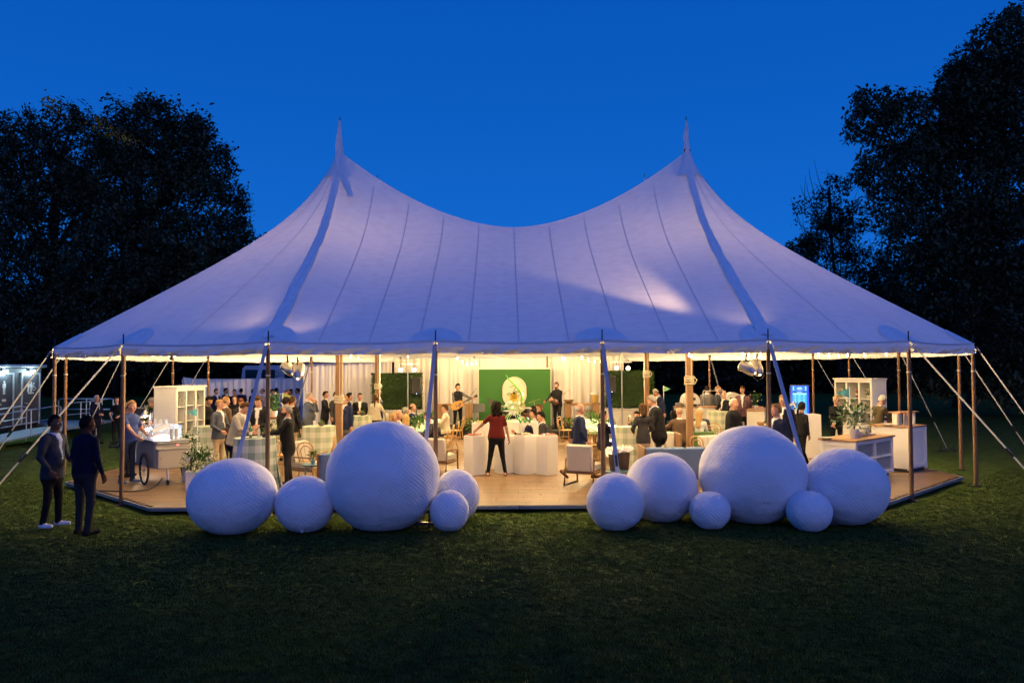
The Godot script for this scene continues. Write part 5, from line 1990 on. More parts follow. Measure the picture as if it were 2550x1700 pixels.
func make_trailer() -> void:
	# right-hand end of the trailer, its long face turned towards the tent
	var a := Vector3(-18.850, 0.262, -32.300)
	var yaw := 78.0
	var t := thing("restroom_trailer", "dark restroom trailer with two lit doors at the left edge", "trailer", Vector3(a.x, 0, a.z), yaw)
	obj("body", gbox(Vector3(-2.6, 1.62, -1.2), Vector3(5.2, 2.25, 2.4), 0.03), mat("trailer_grey", Color(0.045, 0.05, 0.06), 0.5), t)
	obj("roof", gbox(Vector3(-2.58, 2.82, -1.15), Vector3(5.36, 0.13, 2.64), 0.03), "aluminium", t)
	obj("chassis", gbox(Vector3(-2.6, 0.42, -1.2), Vector3(5.0, 0.18, 2.2)), "dark_metal", t)
	for x in [-1.5, -4.2]:
		for z in [-0.15, -2.2]:
			obj("jack_leg", rod(Vector3(x, 0, z), Vector3(x, 0.4, z), 0.05), "dark_metal", t)
	for k in 3:
		var x := -0.58 - 1.3 * k
		var d := obj("door", gbox(Vector3(x, 1.5, 0.012), Vector3(0.8, 1.95, 0.05), 0.006), mat("door_grey", Color(0.03, 0.03, 0.036), 0.5), t)
		var g := Geo.new()
		for s in [-1, 1]:
			g.box(Vector3(x + s * 0.44, 1.52, 0.03), Vector3(0.07, 2.06, 0.05), 0.006)
		g.box(Vector3(x, 2.52, 0.03), Vector3(0.95, 0.08, 0.052), 0.006)
		obj("frame", g, "aluminium", d)
		g = Geo.new()
		g.tube([Vector3(x - 0.32, 1.35, 0.04), Vector3(x - 0.32, 1.35, 0.09), Vector3(x - 0.2, 1.35, 0.1)], 0.012, 6)
		obj("handle", g, "steel", d)
		g = Geo.new()
		g.col = Color(0.35, 0.36, 0.38)
		if k == 0:
			person_sign(g, x - 0.14, 1.95, 1.0, 0.04)
			person_sign(g, x - 0.0, 1.95, 1.0, 0.04)
			g.cyl(Vector3(x + 0.13, 2.12, 0.04), 0.03, 0.006, 12, Basis(Vector3.RIGHT, PI / 2))
			g.tube([Vector3(x + 0.13, 2.06, 0.043), Vector3(x + 0.13, 1.98, 0.043), Vector3(x + 0.2, 1.97, 0.043), Vector3(x + 0.22, 1.9, 0.043)], 0.012, 5)
			var ring := []
			for j in 15:
				var q := TAU * j / 18.0 + 1.2
				ring.append(Vector3(x + 0.14 + cos(q) * 0.075, 1.93 + sin(q) * 0.075, 0.043))
			g.tube(ring, 0.009, 5)
			g.plate(Vector3(x - 0.0, 1.74, 0.041), Vector3(0.3, 0.05, 0.006))
		else:
			person_sign(g, x, 1.95, 1.3, 0.04)
			g.plate(Vector3(x, 1.5, 0.041), Vector3(0.18, 0.09, 0.006))
		obj("pictogram", g, "painted", d)
		var at := Vector3(x, 2.66, 0.06)
		var l := obj("lamp_housing", gbox(at, Vector3(0.26, 0.1, 0.08), 0.02), "steel", t)
		obj("lamp_glass", gbox(at + Vector3(0, -0.035, 0.04), Vector3(0.22, 0.07, 0.05), 0.02), "cold_lamp", l)
		var w := t.transform * (at + Vector3(0, -0.1, 0.16))
		lamp_omni("trailer_lamp_light", w, Color(0.6, 0.9, 1.0), 1.3, 0.06)
	# aluminium landing and ramp in front
	var r := thing("access_ramp", "aluminium ramp with railings leading up to the restroom trailer", "ramp", Vector3.ZERO)
	var lvl := 0.46
	var dk := mat("ramp_deck", Color(0.16, 0.22, 0.26), 0.6, 0.3)
	obj("landing", gbox(Vector3(-18.35, lvl - 0.05, -33.7), Vector3(2.6, 0.09, 2.2), 0.01), dk, r)
	var sl := atan2(0.34, 8.0)
	obj("walkway", gbox(Vector3(-17.3, lvl - 0.054, -31.25), Vector3(1.3, 0.085, 2.66), 0.01), dk, r)
	obj("sloping_deck", gbox(Vector3(-17.3, lvl - 0.22, -25.9), Vector3(1.3, 0.07, 8.0), 0.01, Basis(Vector3.RIGHT, sl)), dk, r)
	for s in [[Vector3(-17.08, lvl, -34.7), Vector3(-19.5, lvl, -34.7)], [Vector3(-17.08, lvl, -34.6), Vector3(-17.08, lvl, -32.7)], [Vector3(-16.66, lvl, -32.4), Vector3(-16.66, lvl, -30.0)], [Vector3(-16.66, lvl - 0.06, -29.8), Vector3(-16.66, lvl - 0.2, -26.1)], [Vector3(-16.66, lvl - 0.21, -25.9), Vector3(-16.66, lvl - 0.36, -22.0)], [Vector3(-17.94, lvl - 0.06, -29.8), Vector3(-17.94, lvl - 0.36, -22.0)]]:
		var a2: Vector3 = s[0]
		var b2: Vector3 = s[1]
		var g := Geo.new()
		g.tube([a2, a2 + Vector3(0, 0.86, 0), a2.lerp(b2, 0.04) + Vector3(0, 0.93, 0), a2.lerp(b2, 0.96) + Vector3(0, 0.93, 0), b2 + Vector3(0, 0.86, 0), b2], 0.024, 8)
		g.tube([a2 + Vector3(0, 0.48, 0), b2 + Vector3(0, 0.48, 0)], 0.02, 8)
		var m := a2.lerp(b2, 0.5)
		g.tube([m, m + Vector3(0, 0.93, 0)], 0.022, 8)
		obj("railing", g, "aluminium", r)
		for q in [a2, b2]:
			obj("leg", rod(Vector3(q.x, 0, q.z), q, 0.026), "aluminium", r)


func make_beyond() -> void:
	make_trailer()
	# privacy fence of gathered cloth panels
	var a := Vector3(-15.217, 1.917, -37.500)
	var b := Vector3(-9.420, 1.890, -37.500)
	var t := thing("cloth_fence", "long privacy fence of white gathered cloth behind the tent's left side", "fence", Vector3(a.x, 0, a.z))
	var n := FastNoiseLite.new()
	n.seed = 301
	for k in 3:
		var g := Geo.new()
		var w := (b.x - a.x) / 3.0
		g.grid(70, 8, func(u: float, v: float):
			var x: float = (k + u) * w
			return Vector3(x, lerpf(2.2 + (0.1 * exp(-x * 3.0)), 0.03, v), 0.05 * sin(x * 21.0 + n.get_noise_1d(x * 40.0) * 4.0)))
		obj("cloth_panel", g, "drape_cloth", t)
	for k in 4:
		obj("post", rod(Vector3((b.x - a.x) * k / 3.0, 0, 0.08), Vector3((b.x - a.x) * k / 3.0, 2.2, 0.08), 0.025), "aluminium", t)
	# white van parked beyond it
	var c := Vector3(-21.978, 1.918, -66.000)
	t = thing("parked_van", "white van with dark windows parked behind the cloth fence", "van", Vector3(c.x, 0, c.z))
	var vp := mat("van_paint", Color(0.7, 0.72, 0.75), 0.35)
	var g := Geo.new()
	var prof := [Vector2(0, 0.5), Vector2(0.0, 1.6), Vector2(0.12, 2.75), Vector2(0.35, 2.95), Vector2(4.2, 2.98), Vector2(4.75, 2.8), Vector2(5.35, 1.9), Vector2(5.9, 1.55), Vector2(6.0, 0.9), Vector2(5.95, 0.5)]
	var tri := Geometry2D.triangulate_polygon(PackedVector2Array(prof))
	for s in [0.0, -2.0]:
		var base := []
		for p in prof:
			base.append(g.vert(Vector3(p.x, p.y, s), Vector3(0, 0, 1 if s == 0.0 else -1)))
		for k in range(0, tri.size(), 3):
			g.tri(base[tri[k]], base[tri[k + 1]], base[tri[k + 2]])
	for k in prof.size():
		var p: Vector2 = prof[k]
		var q: Vector2 = prof[(k + 1) % prof.size()]
		var nn := Vector3((q - p).y, -(q - p).x, 0).normalized()
		if nn.dot(Vector3((p.x + q.x) * 0.5 - 3.0, (p.y + q.y) * 0.5 - 1.6, 0)) < 0:
			nn = -nn
		g.four(g.vert(Vector3(p.x, p.y, 0), nn), g.vert(Vector3(q.x, q.y, 0), nn), g.vert(Vector3(q.x, q.y, -2.0), nn), g.vert(Vector3(p.x, p.y, -2.0), nn))
	obj("body", g, vp, t)
	for w in [[0.45, 1.25], [1.78, 1.15], [3.72, 1.0]]:
		obj("window", gbox(Vector3(w[0] + w[1] * 0.5 - 0.1, 2.25, 0.005), Vector3(w[1], 0.72, 0.03), 0.01), "dark_glass", t)
	g = Geo.new()
	g.quad(Vector3(4.82, 1.88, 0.016), Vector3(5.3, 1.88, 0.016), Vector3(4.86, 2.58, 0.016), Vector3(4.82, 2.6, 0.016))
	obj("cab_window", g, "dark_glass", t)
	obj("roof_rack", gbox(Vector3(1.5, 3.02, -1.0), Vector3(1.6, 0.06, 1.3), 0.02), "dark_metal", t)
	for x in [1.1, 4.9]:
		g = Geo.new()
		g.cyl(Vector3(x, 0.36, 0.04), 0.36, 0.24, 20, Basis(Vector3.RIGHT, -PI / 2))
		obj("wheel", g, "rubber", t)
	g = Geo.new()
	var ring := []
	for k in 25:
		ring.append(Vector3(2.98 + cos(TAU * k / 24.0) * 0.15, 2.24 + sin(TAU * k / 24.0) * 0.27, 0.012))
	g.tube(ring, 0.012, 5, false)
	g.box(Vector3(2.98, 2.28, 0.012), Vector3(0.02, 0.32, 0.01))
	obj("oval_emblem", g, "black_plastic", t)
	g = Geo.new()
	g.col = Color(0.3, 0.05, 0.03)
	g.ball(Vector3(3.0, 2.06, 0.012), Vector3(0.07, 0.06, 0.008), 10, 6)
	obj("emblem_dot", g, "painted", t)
	text_on(t, "baron's", 0.2, Vector3(3.42, 2.36, 0.012), Basis(), "black_plastic")
	text_on(t, "gelato", 0.2, Vector3(3.42, 2.14, 0.012), Basis(), "black_plastic")


# ---------------------------------------------------------------- stage end of the tent
func make_stage() -> void:
	var st := thing("stage", "low black stage platform along the back drapes", "stage", Vector3(0.2, DECK, -31.0))
	obj("platform", gbox(Vector3(0, 0.1, 0), Vector3(7.0, 0.2, 3.6), 0.01), "black_cloth", st)
	drape(Vector3(-8.427, 2.817, -33.100), Vector3(-4.671, 2.944, -32.800), 2.84, 2.97, "pleated white drape at the left, below the tent edge, by the fence gap", 311)
	drape(Vector3(-4.573, 3.033, -32.750), Vector3(-1.052, 3.036, -32.750), 3.05, 3.05, "pleated white drape behind the guitarist, left of the green panel", 312)
	drape(Vector3(-1.057, 3.074, -32.900), Vector3(2.106, 3.060, -32.900), 3.07, 3.07, "pinkish white drape above and behind the green panel", 313)
	drape(Vector3(2.021, 3.058, -32.700), Vector3(4.954, 3.117, -32.700), 3.06, 3.12, "pleated white drape right of the green panel behind the bearded man", 314)
	# green panel with its oval sign
	var a := Vector3(-1.071, 2.638, -32.200)
	var b := Vector3(1.916, 2.625, -32.200)
	var w := b.x - a.x
	var t := thing("green_backdrop", "tall green backdrop panel with white edge behind the drummer", "backdrop panel", Vector3((a.x + b.x) * 0.5, 0.32, -32.2))
	obj("panel", gbox(Vector3(0, 1.14, 0), Vector3(w - 0.06, 2.28, 0.06), 0.004), "green_board", t)
	obj("top_edge", gbox(Vector3(0, 2.31, 0), Vector3(w, 0.05, 0.075), 0.004), "white_paint", t)
	for s in [-1, 1]:
		obj("side_edge", gbox(Vector3(s * (w * 0.5 - 0.012), 1.14, 0), Vector3(0.03, 2.29, 0.074), 0.004), "white_paint", t)
	var s := thing("oval_sign", "cream oval sign with script lettering on the green panel", "sign", Vector3(0.408, 1.675, -32.140))
	var g := Geo.new()
	var out := []
	for k in 40:
		var q := TAU * k / 40.0
		out.append(Vector2(cos(q) * 0.47, sin(q) * 0.47 + (0.12 if sin(q) > 0 else -0.12)))
	var c := g.vert(Vector3(0, 0, 0.05), Vector3.BACK)
	var ring := []
	var rim := []
	for p in out:
		ring.append(g.vert(Vector3(p.x, p.y, 0.05), Vector3.BACK))
		rim.append(Vector3(p.x, p.y, 0.055))
	for k in 40:
		g.tri(c, ring[k], ring[(k + 1) % 40])
		g.quad(rim[k], rim[(k + 1) % 40], rim[(k + 1) % 40] - Vector3(0, 0, 0.06), rim[k] - Vector3(0, 0, 0.06))
	obj("board", g, "cream_paint", s)
	rim.append(rim[0])
	g = Geo.new()
	g.tube(rim, 0.028, 8, false)
	obj("rim", g, "cream_paint", s)
	g = Geo.new()
	for stroke in [[Vector2(-0.2, 0.2), Vector2(-0.05, 0.24), Vector2(0.06, 0.3), Vector2(0.02, 0.12), Vector2(-0.1, -0.06), Vector2(-0.24, -0.12), Vector2(-0.3, -0.08), Vector2(-0.2, -0.04), Vector2(-0.02, -0.12), Vector2(0.14, -0.16), Vector2(0.22, -0.1)], [Vector2(0.0, 0.0), Vector2(0.06, 0.04), Vector2(0.08, -0.02), Vector2(0.12, 0.04), Vector2(0.16, -0.01), Vector2(0.2, 0.04), Vector2(0.24, 0.0), Vector2(0.36, 0.06)]]:
		var pts := []
		for k in stroke.size() - 1:
			for j in 4:
				var p: Vector2 = (stroke[k] as Vector2).cubic_interpolate(stroke[k + 1], stroke[maxi(k - 1, 0)], stroke[mini(k + 2, stroke.size() - 1)], j / 4.0)
				pts.append(Vector3(p.x, p.y, 0.058))
		g.tube(pts, 0.017, 6)
	obj("script", g, mat("script_green", Color(0.13, 0.2, 0.08), 0.6), s)
	hedge_wall(Vector3((Vector3(-4.331, 1.705, -31.900)).x, 0, -31.9), 2.06, 0.98, 2.47, "dark green hedge wall on the left, behind the seated guests", 321)
	hedge_wall(Vector3((Vector3(5.066, 1.660, -31.900)).x, 0, -31.9), 2.0, 1.0, 2.52, "dark green hedge wall on the right, beside the open night", 322)
	speaker(Vector3(-3.491, 0.120, -31.300), "black loudspeaker on its stand before the left hedge wall", 1.52)
	speaker(Vector3(4.218, 0.120, -31.300), "black loudspeaker on its stand before the right hedge wall", 1.55)
	# wooden consoles behind the musicians
	for q in [[Vector3(-2.029, 0.320, -31.900), 1.5, "long wooden console table behind the guitarist"], [Vector3(3.133, 0.320, -31.900), 1.45, "long wooden console table right of the bearded musician"]]:
		t = thing("console_table", q[2], "console table", q[0], 0.0, "wooden console tables on the stage")
		obj("tabletop", gbox(Vector3(0, 0.86, 0), Vector3(q[1], 0.09, 0.4), 0.008), "wood_top", t)
		for x in [-1, 1]:
			obj("leg", gbox(Vector3(x * (q[1] * 0.5 - 0.16), 0.41, 0), Vector3(0.26, 0.81, 0.34), 0.008), "wood_top", t)
	bowl(Vector3(2.588, 1.230, -31.700), 0.2, 0.14, Color(0.25, 0.14, 0.06), "woven bowl on the console behind the bearded musician")
	t = thing("drinks_bucket", "pale bucket with white rim on the right console", "bucket", Vector3(3.640, 1.230, -31.700))
	g = Geo.new()
	g.col = Color(0.5, 0.33, 0.1)
	g.lathe([Vector2(0, 0), Vector2(0.13, 0), Vector2(0.16, 0.34)], Vector3.ZERO, 16)
	obj("pail", g, "painted", t)
	g = Geo.new()
	g.col = Color(0.75, 0.72, 0.66)
	g.lathe([Vector2(0.162, 0.33), Vector2(0.185, 0.34), Vector2(0.185, 0.42), Vector2(0.15, 0.42)], Vector3.ZERO, 16)
	obj("rim", g, "painted", t)
	# greenery in black boxes along the front of the stage
	for q in [[1068, 1102, "leafy planter box with white blooms at the front left of the stage", 331], [1296, 1342, "leafy planter box with white blooms at the front right of the stage", 332]]:
		var x: float = ((q[0] + q[1]) * 0.5 - 1158.0) / 64.6
		t = thing("planter_box", q[2], "planter", Vector3(x, DECK, -28.2), 0.0, "planter boxes along the stage")
		obj("box", gbox(Vector3(0, 0.22, 0), Vector3(0.95, 0.44, 0.4), 0.008), "black_cloth", t)
		g = Geo.new()
		leaves(g, Vector3(0, 0.5, 0.06), Vector3(0.55, 0.26, 0.3), 420, 0.13, q[3], Color(0.04, 0.09, 0.025), 0.4)
		obj("foliage", g, "leaf", t)
		g = Geo.new()
		blossoms(g, Vector3(0, 0.5, 0.1), Vector3(0.42, 0.2, 0.26), 6, 0.05, q[3] + 9, BLOOM)
		obj("blossoms", g, "leaf", t)
	# drum kit
	t = thing("drum_kit", "small drum kit with tilted cymbals before the green panel", "drum kit", Vector3(0.536, 0.320, -30.600))
	for q in [[Vector3(-0.1, 0.32, 0.1), 0.26, 0.32, Basis(Vector3.RIGHT, PI / 2)], [Vector3(0.42, 0.5, 0.1), 0.19, 0.3, Basis()], [Vector3(0.1, 0.62, 0.15), 0.16, 0.18, Basis(Vector3.RIGHT, 0.3)], [Vector3(-0.42, 0.55, 0.1), 0.18, 0.14, Basis()]]:
		g = Geo.new()
		g.col = Color(0.03, 0.03, 0.03)
		g.cyl(q[0], q[1], q[2], 22, q[3])
		var d := obj("drum", g, "shiny", t)
		g = Geo.new()
		var bs: Basis = q[3]
		g.lathe([Vector2(q[1] + 0.012, q[2] - 0.03), Vector2(q[1] + 0.012, q[2] + 0.008), Vector2(q[1] - 0.01, q[2] + 0.008)], q[0], 22, bs)
		obj("hoop", g, "steel", d)
		g = Geo.new()
		g.col = Color(0.6, 0.57, 0.5)
		g.cyl((q[0] as Vector3) + bs.y * (q[2] + 0.001), q[1] - 0.012, 0.003, 20, bs)
		obj("drum_skin", g, "matte", d)
	for q in [[Vector3(0.62, 1.05, 0.0), Basis(Vector3.BACK, 0.35)], [Vector3(-0.55, 0.86, 0.1), Basis(Vector3.BACK, -0.15)]]:
		g = Geo.new()
		g.lathe([Vector2(0.0, 0.03), Vector2(0.05, 0.02), Vector2(0.25, 0.0), Vector2(0.25, -0.004), Vector2(0, 0.0)], q[0], 24, q[1])
		obj("cymbal", g, mat("brass", Color(0.35, 0.24, 0.09), 0.35, 1.0), t)
		obj("cymbal_stand", rod(Vector3(q[0].x, 0, q[0].z), q[0], 0.012, 6), "steel", t)
	stand(Vector3(-0.965, 0.320, -30.000), 0.82, "music stand just right of the guitarist", "music_stand")
	stand(Vector3(-0.559, 0.320, -31.400), 0.95, "dark music stand in front of the green panel's left side", "music_stand", 70)
	stand(Vector3(-1.386, 0.320, -30.900), 1.2, "microphone stand beside the guitarist's guitar neck", "microphone_stand", 60)
	stand(Vector3(2.081, 0.320, -31.200), 1.12, "microphone stand left of the bearded musician, boom raised", "microphone_stand", 20)
	# centrepiece of twisted glass flowers and a gourd stem
	t = thing("glass_sculpture", "tall glass sculpture of a yellow flower and green spiral on the plinths", "sculpture", Vector3(0.239, 1.280, -19.900))
	g = Geo.new()
	g.col = Color(0.12, 0.42, 0.04)
	var curl := []
	var cr := []
	for k in 15:
		var f := k / 14.0
		curl.append(Vector3(0.17 - 0.26 * f + 0.12 * sin(f * 4.4), 0.42 + 0.78 * f, 0.02))
		cr.append(lerpf(0.045, 0.01, f))
	g.tube(curl, cr, 8)
	obj("green_spiral", g, "shiny", t)
	g = Geo.new()
	g.col = Color(0.62, 0.42, 0.06)
	for k in 40:
		var q := k * 2.399
		var d := Vector3(cos(q), sin(q), 0.35 + 0.5 * (k % 3)).normalized()
		g.leaf(Vector3(0.0, 0.62, 0.06), d * 0.15, 0.05, Vector3(0.1, 0.2, 1))
	obj("yellow_flower", g, "leaf", t)
	g = Geo.new()
	g.col = Color(0.4, 0.6, 0.3)
	for k in 12:
		var q := k * TAU / 12.0
		g.ball(Vector3(-0.02 + cos(q) * 0.12, 0.4 + sin(q) * 0.07, 0.05), Vector3(0.045, 0.035, 0.03), 8, 6)
	for s2 in [-1, 1]:
		for k in 3:
			var pts := []
			for j in 12:
				var f := j / 11.0
				pts.append(Vector3(s2 * (0.03 + 0.05 * k + 0.1 * f * f) + 0.03 * sin(f * 7.0), 0.36 - 0.34 * f, 0.05 + 0.02 * k))
			g.tube(pts, 0.009, 6)
	obj("glass_petals", g, "shiny", t)
	g = Geo.new()
	g.col = Color(0.5, 0.45, 0.2)
	for k in 4:
		var r3 := 0.03 + 0.035 * k
		var rr := []
		for j in 19:
			rr.append(Vector3(0.14 + cos(TAU * j / 18.0) * r3, 0.4 + sin(TAU * j / 18.0) * r3, 0.06))
		g.tube(rr, 0.014, 6, false)
	obj("wood_spiral", g, "painted", t)
	t = thing("green_ribbon", "curled green glass ribbon lying on the rear right plinth", "sculpture", Vector3(0.509, 1.280, -19.700))
	g = Geo.new()
	g.col = Color(0.03, 0.25, 0.06)
	var cu := []
	for j in 40:
		var f := j / 39.0
		cu.append(Vector3(-0.16 + 0.34 * f, 0.07 + 0.06 * cos(f * 19.0), 0.06 * sin(f * 19.0)))
	g.tube(cu, 0.018, 7)
	obj("coil", g, "shiny", t)


func make_plinths() -> void:
	plinth(Vector3(-0.720, 0.120, -18.912), 40, 0.37, 0.92, "white plinth at the front left with red canapes")
	plinth(Vector3(-0.496, 0.120, -19.961), 38, 0.48, 1.16, "taller white plinth at the rear left with yellow canapes")
	plinth(Vector3(0.008, 0.120, -19.194), 42, 0.38, 0.9, "white plinth hidden behind the woman's legs")
	plinth(Vector3(0.499, 0.120, -19.014), 40, 0.38, 0.92, "white plinth second from the right")
	plinth(Vector3(1.012, 0.120, -18.836), 42, 0.37, 0.92, "white plinth at the front right end")
	plinth(Vector3(0.412, 0.120, -20.359), 38, 0.66, 1.16, "tall broad white plinth at the rear carrying the glass sculpture")
	food_tray(Vector3(-0.730, 0.120, -18.913) + Vector3(0, 0.92, 0), 40, Vector2(0.32, 0.26), Color(0.4, 0.06, 0.03), Color(0.3, 0.1, 0.05), "tray of red canapes under the woman's reaching hand", 341)
	food_tray(Vector3(-0.516, 0.120, -19.877) + Vector3(0, 1.16, 0), 38, Vector2(0.34, 0.26), Color(0.6, 0.42, 0.08), Color(0.55, 0.36, 0.1), "tray of yellow canapes on the rear left plinth", 342)
	food_tray(Vector3(0.478, 0.120, -19.015) + Vector3(0, 0.92, 0), 40, Vector2(0.34, 0.28), Color(0.22, 0.14, 0.05), Color(0.55, 0.5, 0.4), "tray of dark and cream canapes second from the right", 343)
	food_tray(Vector3(1.033, 0.120, -18.836) + Vector3(0, 0.92, 0), 42, Vector2(0.34, 0.28), Color(0.25, 0.06, 0.05), Color(0.6, 0.55, 0.45), "tray of pink and cream canapes on the right end plinth", 344)


# ---------------------------------------------------------------- the rest of the furniture
func make_left_side() -> void:
	bookcase(Vector3(-8.676, 0.120, -21.200), 80, -1, "tall white bookcase of bottles on the left behind the reaching man")
	# buffet counter and what is on it
	bar_counter(Vector3(-9.573, 0.120, -21.600), 30, Vector3(1.25, 0.95, 0.6), "buffet counter left of the white bookcase, behind the gelato cart", 2)
	bar_counter(Vector3(-10.340, 0.120, -23.800), 25, Vector3(1.6, 1.05, 0.5), "rear counter with flowers behind the buffet", 2)
	plates(Vector3(-9.882, 1.080, -21.500), 9, 0.12, "stack of white plates at the left end of the buffet")
	bouquet(Vector3(-9.548, 1.080, -21.100), "little green plant in a white pot on the buffet", 0.05, 0.09, Vector3(0.09, 0.14, 0.09), 40, 0, 351, "white_paint", 0.07)
	var t := thing("drink_jar", "glass jar of red drink on the buffet", "jar", Vector3(-9.353, 1.080, -21.000))
	var g := Geo.new()
	g.col = Color(0.35, 0.01, 0.02)
	g.lathe([Vector2(0, 0.01), Vector2(0.085, 0.01), Vector2(0.085, 0.2), Vector2(0, 0.2)], Vector3.ZERO, 16)
	obj("red_drink", g, "shiny", t)
	g = Geo.new()
	g.lathe([Vector2(0, 0), Vector2(0.092, 0), Vector2(0.092, 0.26), Vector2(0.06, 0.3)], Vector3.ZERO, 16)
	obj("glass_jar", g, "glass", t)
	t = thing("heat_lamp", "bright heat lamp glowing over the buffet plates", "lamp", Vector3(-9.877, 1.080, -21.800))
	obj("stem", rod(Vector3(0.14, 0, 0), Vector3(0.14, 0.42, 0), 0.012, 6), "steel", t)
	g = Geo.new()
	g.lathe([Vector2(0.03, 0.14), Vector2(0.09, 0.03), Vector2(0.1, 0.0)], Vector3(0, 0.32, 0), 14)
	obj("lamp_shade", g, "steel", t)
	g = Geo.new()
	g.ball(Vector3(0, 0.33, 0), Vector3(0.05, 0.07, 0.05), 10, 8)
	obj("lamp_bulb", g, "lamp_lens", t)
	lamp_omni("heat_lamp_light", t.position + Vector3(0, 0.25, 0.02), Color(1, 0.8, 0.58), 1.1, 0.05)
	bouquet(Vector3(-10.416, 1.170, -23.500), "white and green flowers on the rear counter at the left", 0.09, 0.14, Vector3(0.32, 0.22, 0.25), 130, 12, 353)
	t = thing("drinks_crate", "black drinks dispenser beside the flowers on the rear left counter", "dispenser", Vector3(-10.737, 1.170, -23.500))
	obj("case", gbox(Vector3(0, 0.17, 0), Vector3(0.3, 0.34, 0.2), 0.01), "black_plastic", t)
	for k in 4:
		g = Geo.new()
		g.cyl(Vector3(-0.105 + k * 0.07, 0.34, 0.04), 0.03, 0.03, 10)
		obj("cap", g, "steel", t)
	# planter with white flowers in front of the flag
	t = thing("flower_planter", "white planter box of white flowers left of the wide flat ball", "planter", Vector3(-6.505, 0.120, -16.899), 20)
	obj("box", gbox(Vector3(0, 0.21, 0), Vector3(0.52, 0.34, 0.4), 0.008), "white_paint", t)
	for x in [-1, 1]:
		for z in [-1, 1]:
			obj("leg", gbox(Vector3(x * 0.23, 0.1, z * 0.17), Vector3(0.05, 0.2, 0.05), 0.004), "white_paint", t)
	g = Geo.new()
	leaves(g, Vector3(0, 0.55, 0), Vector3(0.36, 0.32, 0.3), 520, 0.09, 361, GREEN, 0.1)
	obj("foliage", g, "leaf", t)
	g = Geo.new()
	blossoms(g, Vector3(0, 0.58, 0), Vector3(0.34, 0.3, 0.28), 34, 0.045, 362, BLOOM)
	for k in 5:
		for j in 9:
			g.leaf(Vector3(-0.2 + k * 0.07, 0.7 + j * 0.03 + 0.04 * (k % 2), -0.05), Vector3(0.03 * cos(j * 2.4), 0.02, 0.03 * sin(j * 2.4)), 0.03, Vector3.UP)
	obj("blossoms", g, "leaf", t)
	bouquet(Vector3(-7.174, 0.120, -18.022) + Vector3(0, 0.0, 0), "tall spray of white and green flowers beside the gelato cart", 0.16, 0.55, Vector3(0.3, 0.42, 0.25), 240, 16, 364)
	flag(Vector3(-7.407, 0.120, -19.126), 1.6, 0.26, -1.0, Color(0.1, 0.33, 0.3), "teal pennant flag on a white stick by the left bookcase")
	cocktail_table(Vector3(-5.229, 0.120, -16.600), "blue-green check cocktail table with the three men at the left front", "check_cloth_blue", 0.42, 1.1)
	cocktail_table(Vector3(-7.709, 0.120, -20.600), "green check cocktail table beside the bartender in black", "check_cloth", 0.36)
	cocktail_table(Vector3(-4.779, 0.120, -20.400), "green check cocktail table left of the big timber pole", "check_cloth", 0.42)
	cocktail_table(Vector3(-4.528, 0.120, -24.800), "far green check cocktail table by the woman in the grey sweater", "check_cloth", 0.36)
	for q in [[578, 16.45, Color(0.04, 0.2, 0.07), "green water bottle on the blue-green check table", 0.9], [597, 16.5, Color(0.5, 0.55, 0.5), "clear bottle on the blue-green check table", 0.75]]:
		bottle(Vector3((q[0] - 1158.0) / 1810.0 * q[1], 1.24, -q[1]), q[2], q[3], "bottles on the cocktail tables", q[4])
	plates(Vector3(-5.292, 1.235, -16.400), 1, 0.13, "white plate of food on the blue-green check table")
	bouquet(Vector3(-4.989, 1.235, -16.500), "little moss bowl plant on the blue-green check table", 0.07, 0.08, Vector3(0.09, 0.09, 0.09), 50, 0, 366, "black_plastic", 0.05)
	bowl(Vector3(-4.700, 1.190, -20.300), 0.09, 0.09, Color(0.06, 0.05, 0.04), "dark bowl of moss on the check table left of the timber pole", true)
	bowl(Vector3(-4.441, 1.190, -24.700), 0.1, 0.1, Color(0.06, 0.05, 0.04), "dark bowl of moss on the far check table", true)
	tumbler(Vector3(-4.854, 1.190, -20.200), 0.14, 0.035, "china", "glass of ale beside the moss bowl", "drinks on the cocktail tables")
	# octagonal bar with flowers and flag
	t = thing("flower_bar", "small white angular bar topped with flowers, left of the suited men", "bar", Vector3(-6.905, 0.120, -24.200), 20)
	g = Geo.new()
	for k in 8:
		var p := Vector3(cos(TAU * k / 8.0), 0, sin(TAU * k / 8.0)) * 0.55
		var q := Vector3(cos(TAU * (k + 1) / 8.0), 0, sin(TAU * (k + 1) / 8.0)) * 0.55
		g.quad(p, q, q + Vector3(0, 1.05, 0), p + Vector3(0, 1.05, 0))
	obj("body", g, "white_paint", t)
	g = Geo.new()
	g.lathe([Vector2(0, 1.05), Vector2(0.6, 1.05), Vector2(0.6, 1.1), Vector2(0.6, 1.1), Vector2(0, 1.1)], Vector3.ZERO, 8)
	obj("countertop", g, "wood_top", t)
	bouquet(Vector3(-7.006, 1.220, -24.000), "tall white flower arrangement on the white angular bar", 0.13, 0.16, Vector3(0.27, 0.38, 0.25), 170, 14, 371)
	bouquet(Vector3(-6.374, 0.120, -22.000), "leafy potted plant standing on the deck before the angular bar", 0.2, 0.5, Vector3(0.38, 0.4, 0.34), 220, 8, 372)
	flag(Vector3(-6.673, 1.220, -23.800), 0.72, 0.27, 1.0, Color(0.3, 0.42, 0.12), "yellow-green pennant flag on the angular bar")
	t = thing("counter_lamp", "white glowing counter lamp on the angular bar", "lamp", Vector3(-6.693, 1.220, -24.200))
	g = Geo.new()
	g.ball(Vector3(0, 0.12, 0), Vector3(0.13, 0.1, 0.1), 12, 8)
	obj("lamp_globe", g, "cold_white_lamp", t)
	lamp_omni("counter_lamp_light", t.position + Vector3(0, 0.12, 0.0), Color(1, 0.95, 0.88), 0.8, 0.08)
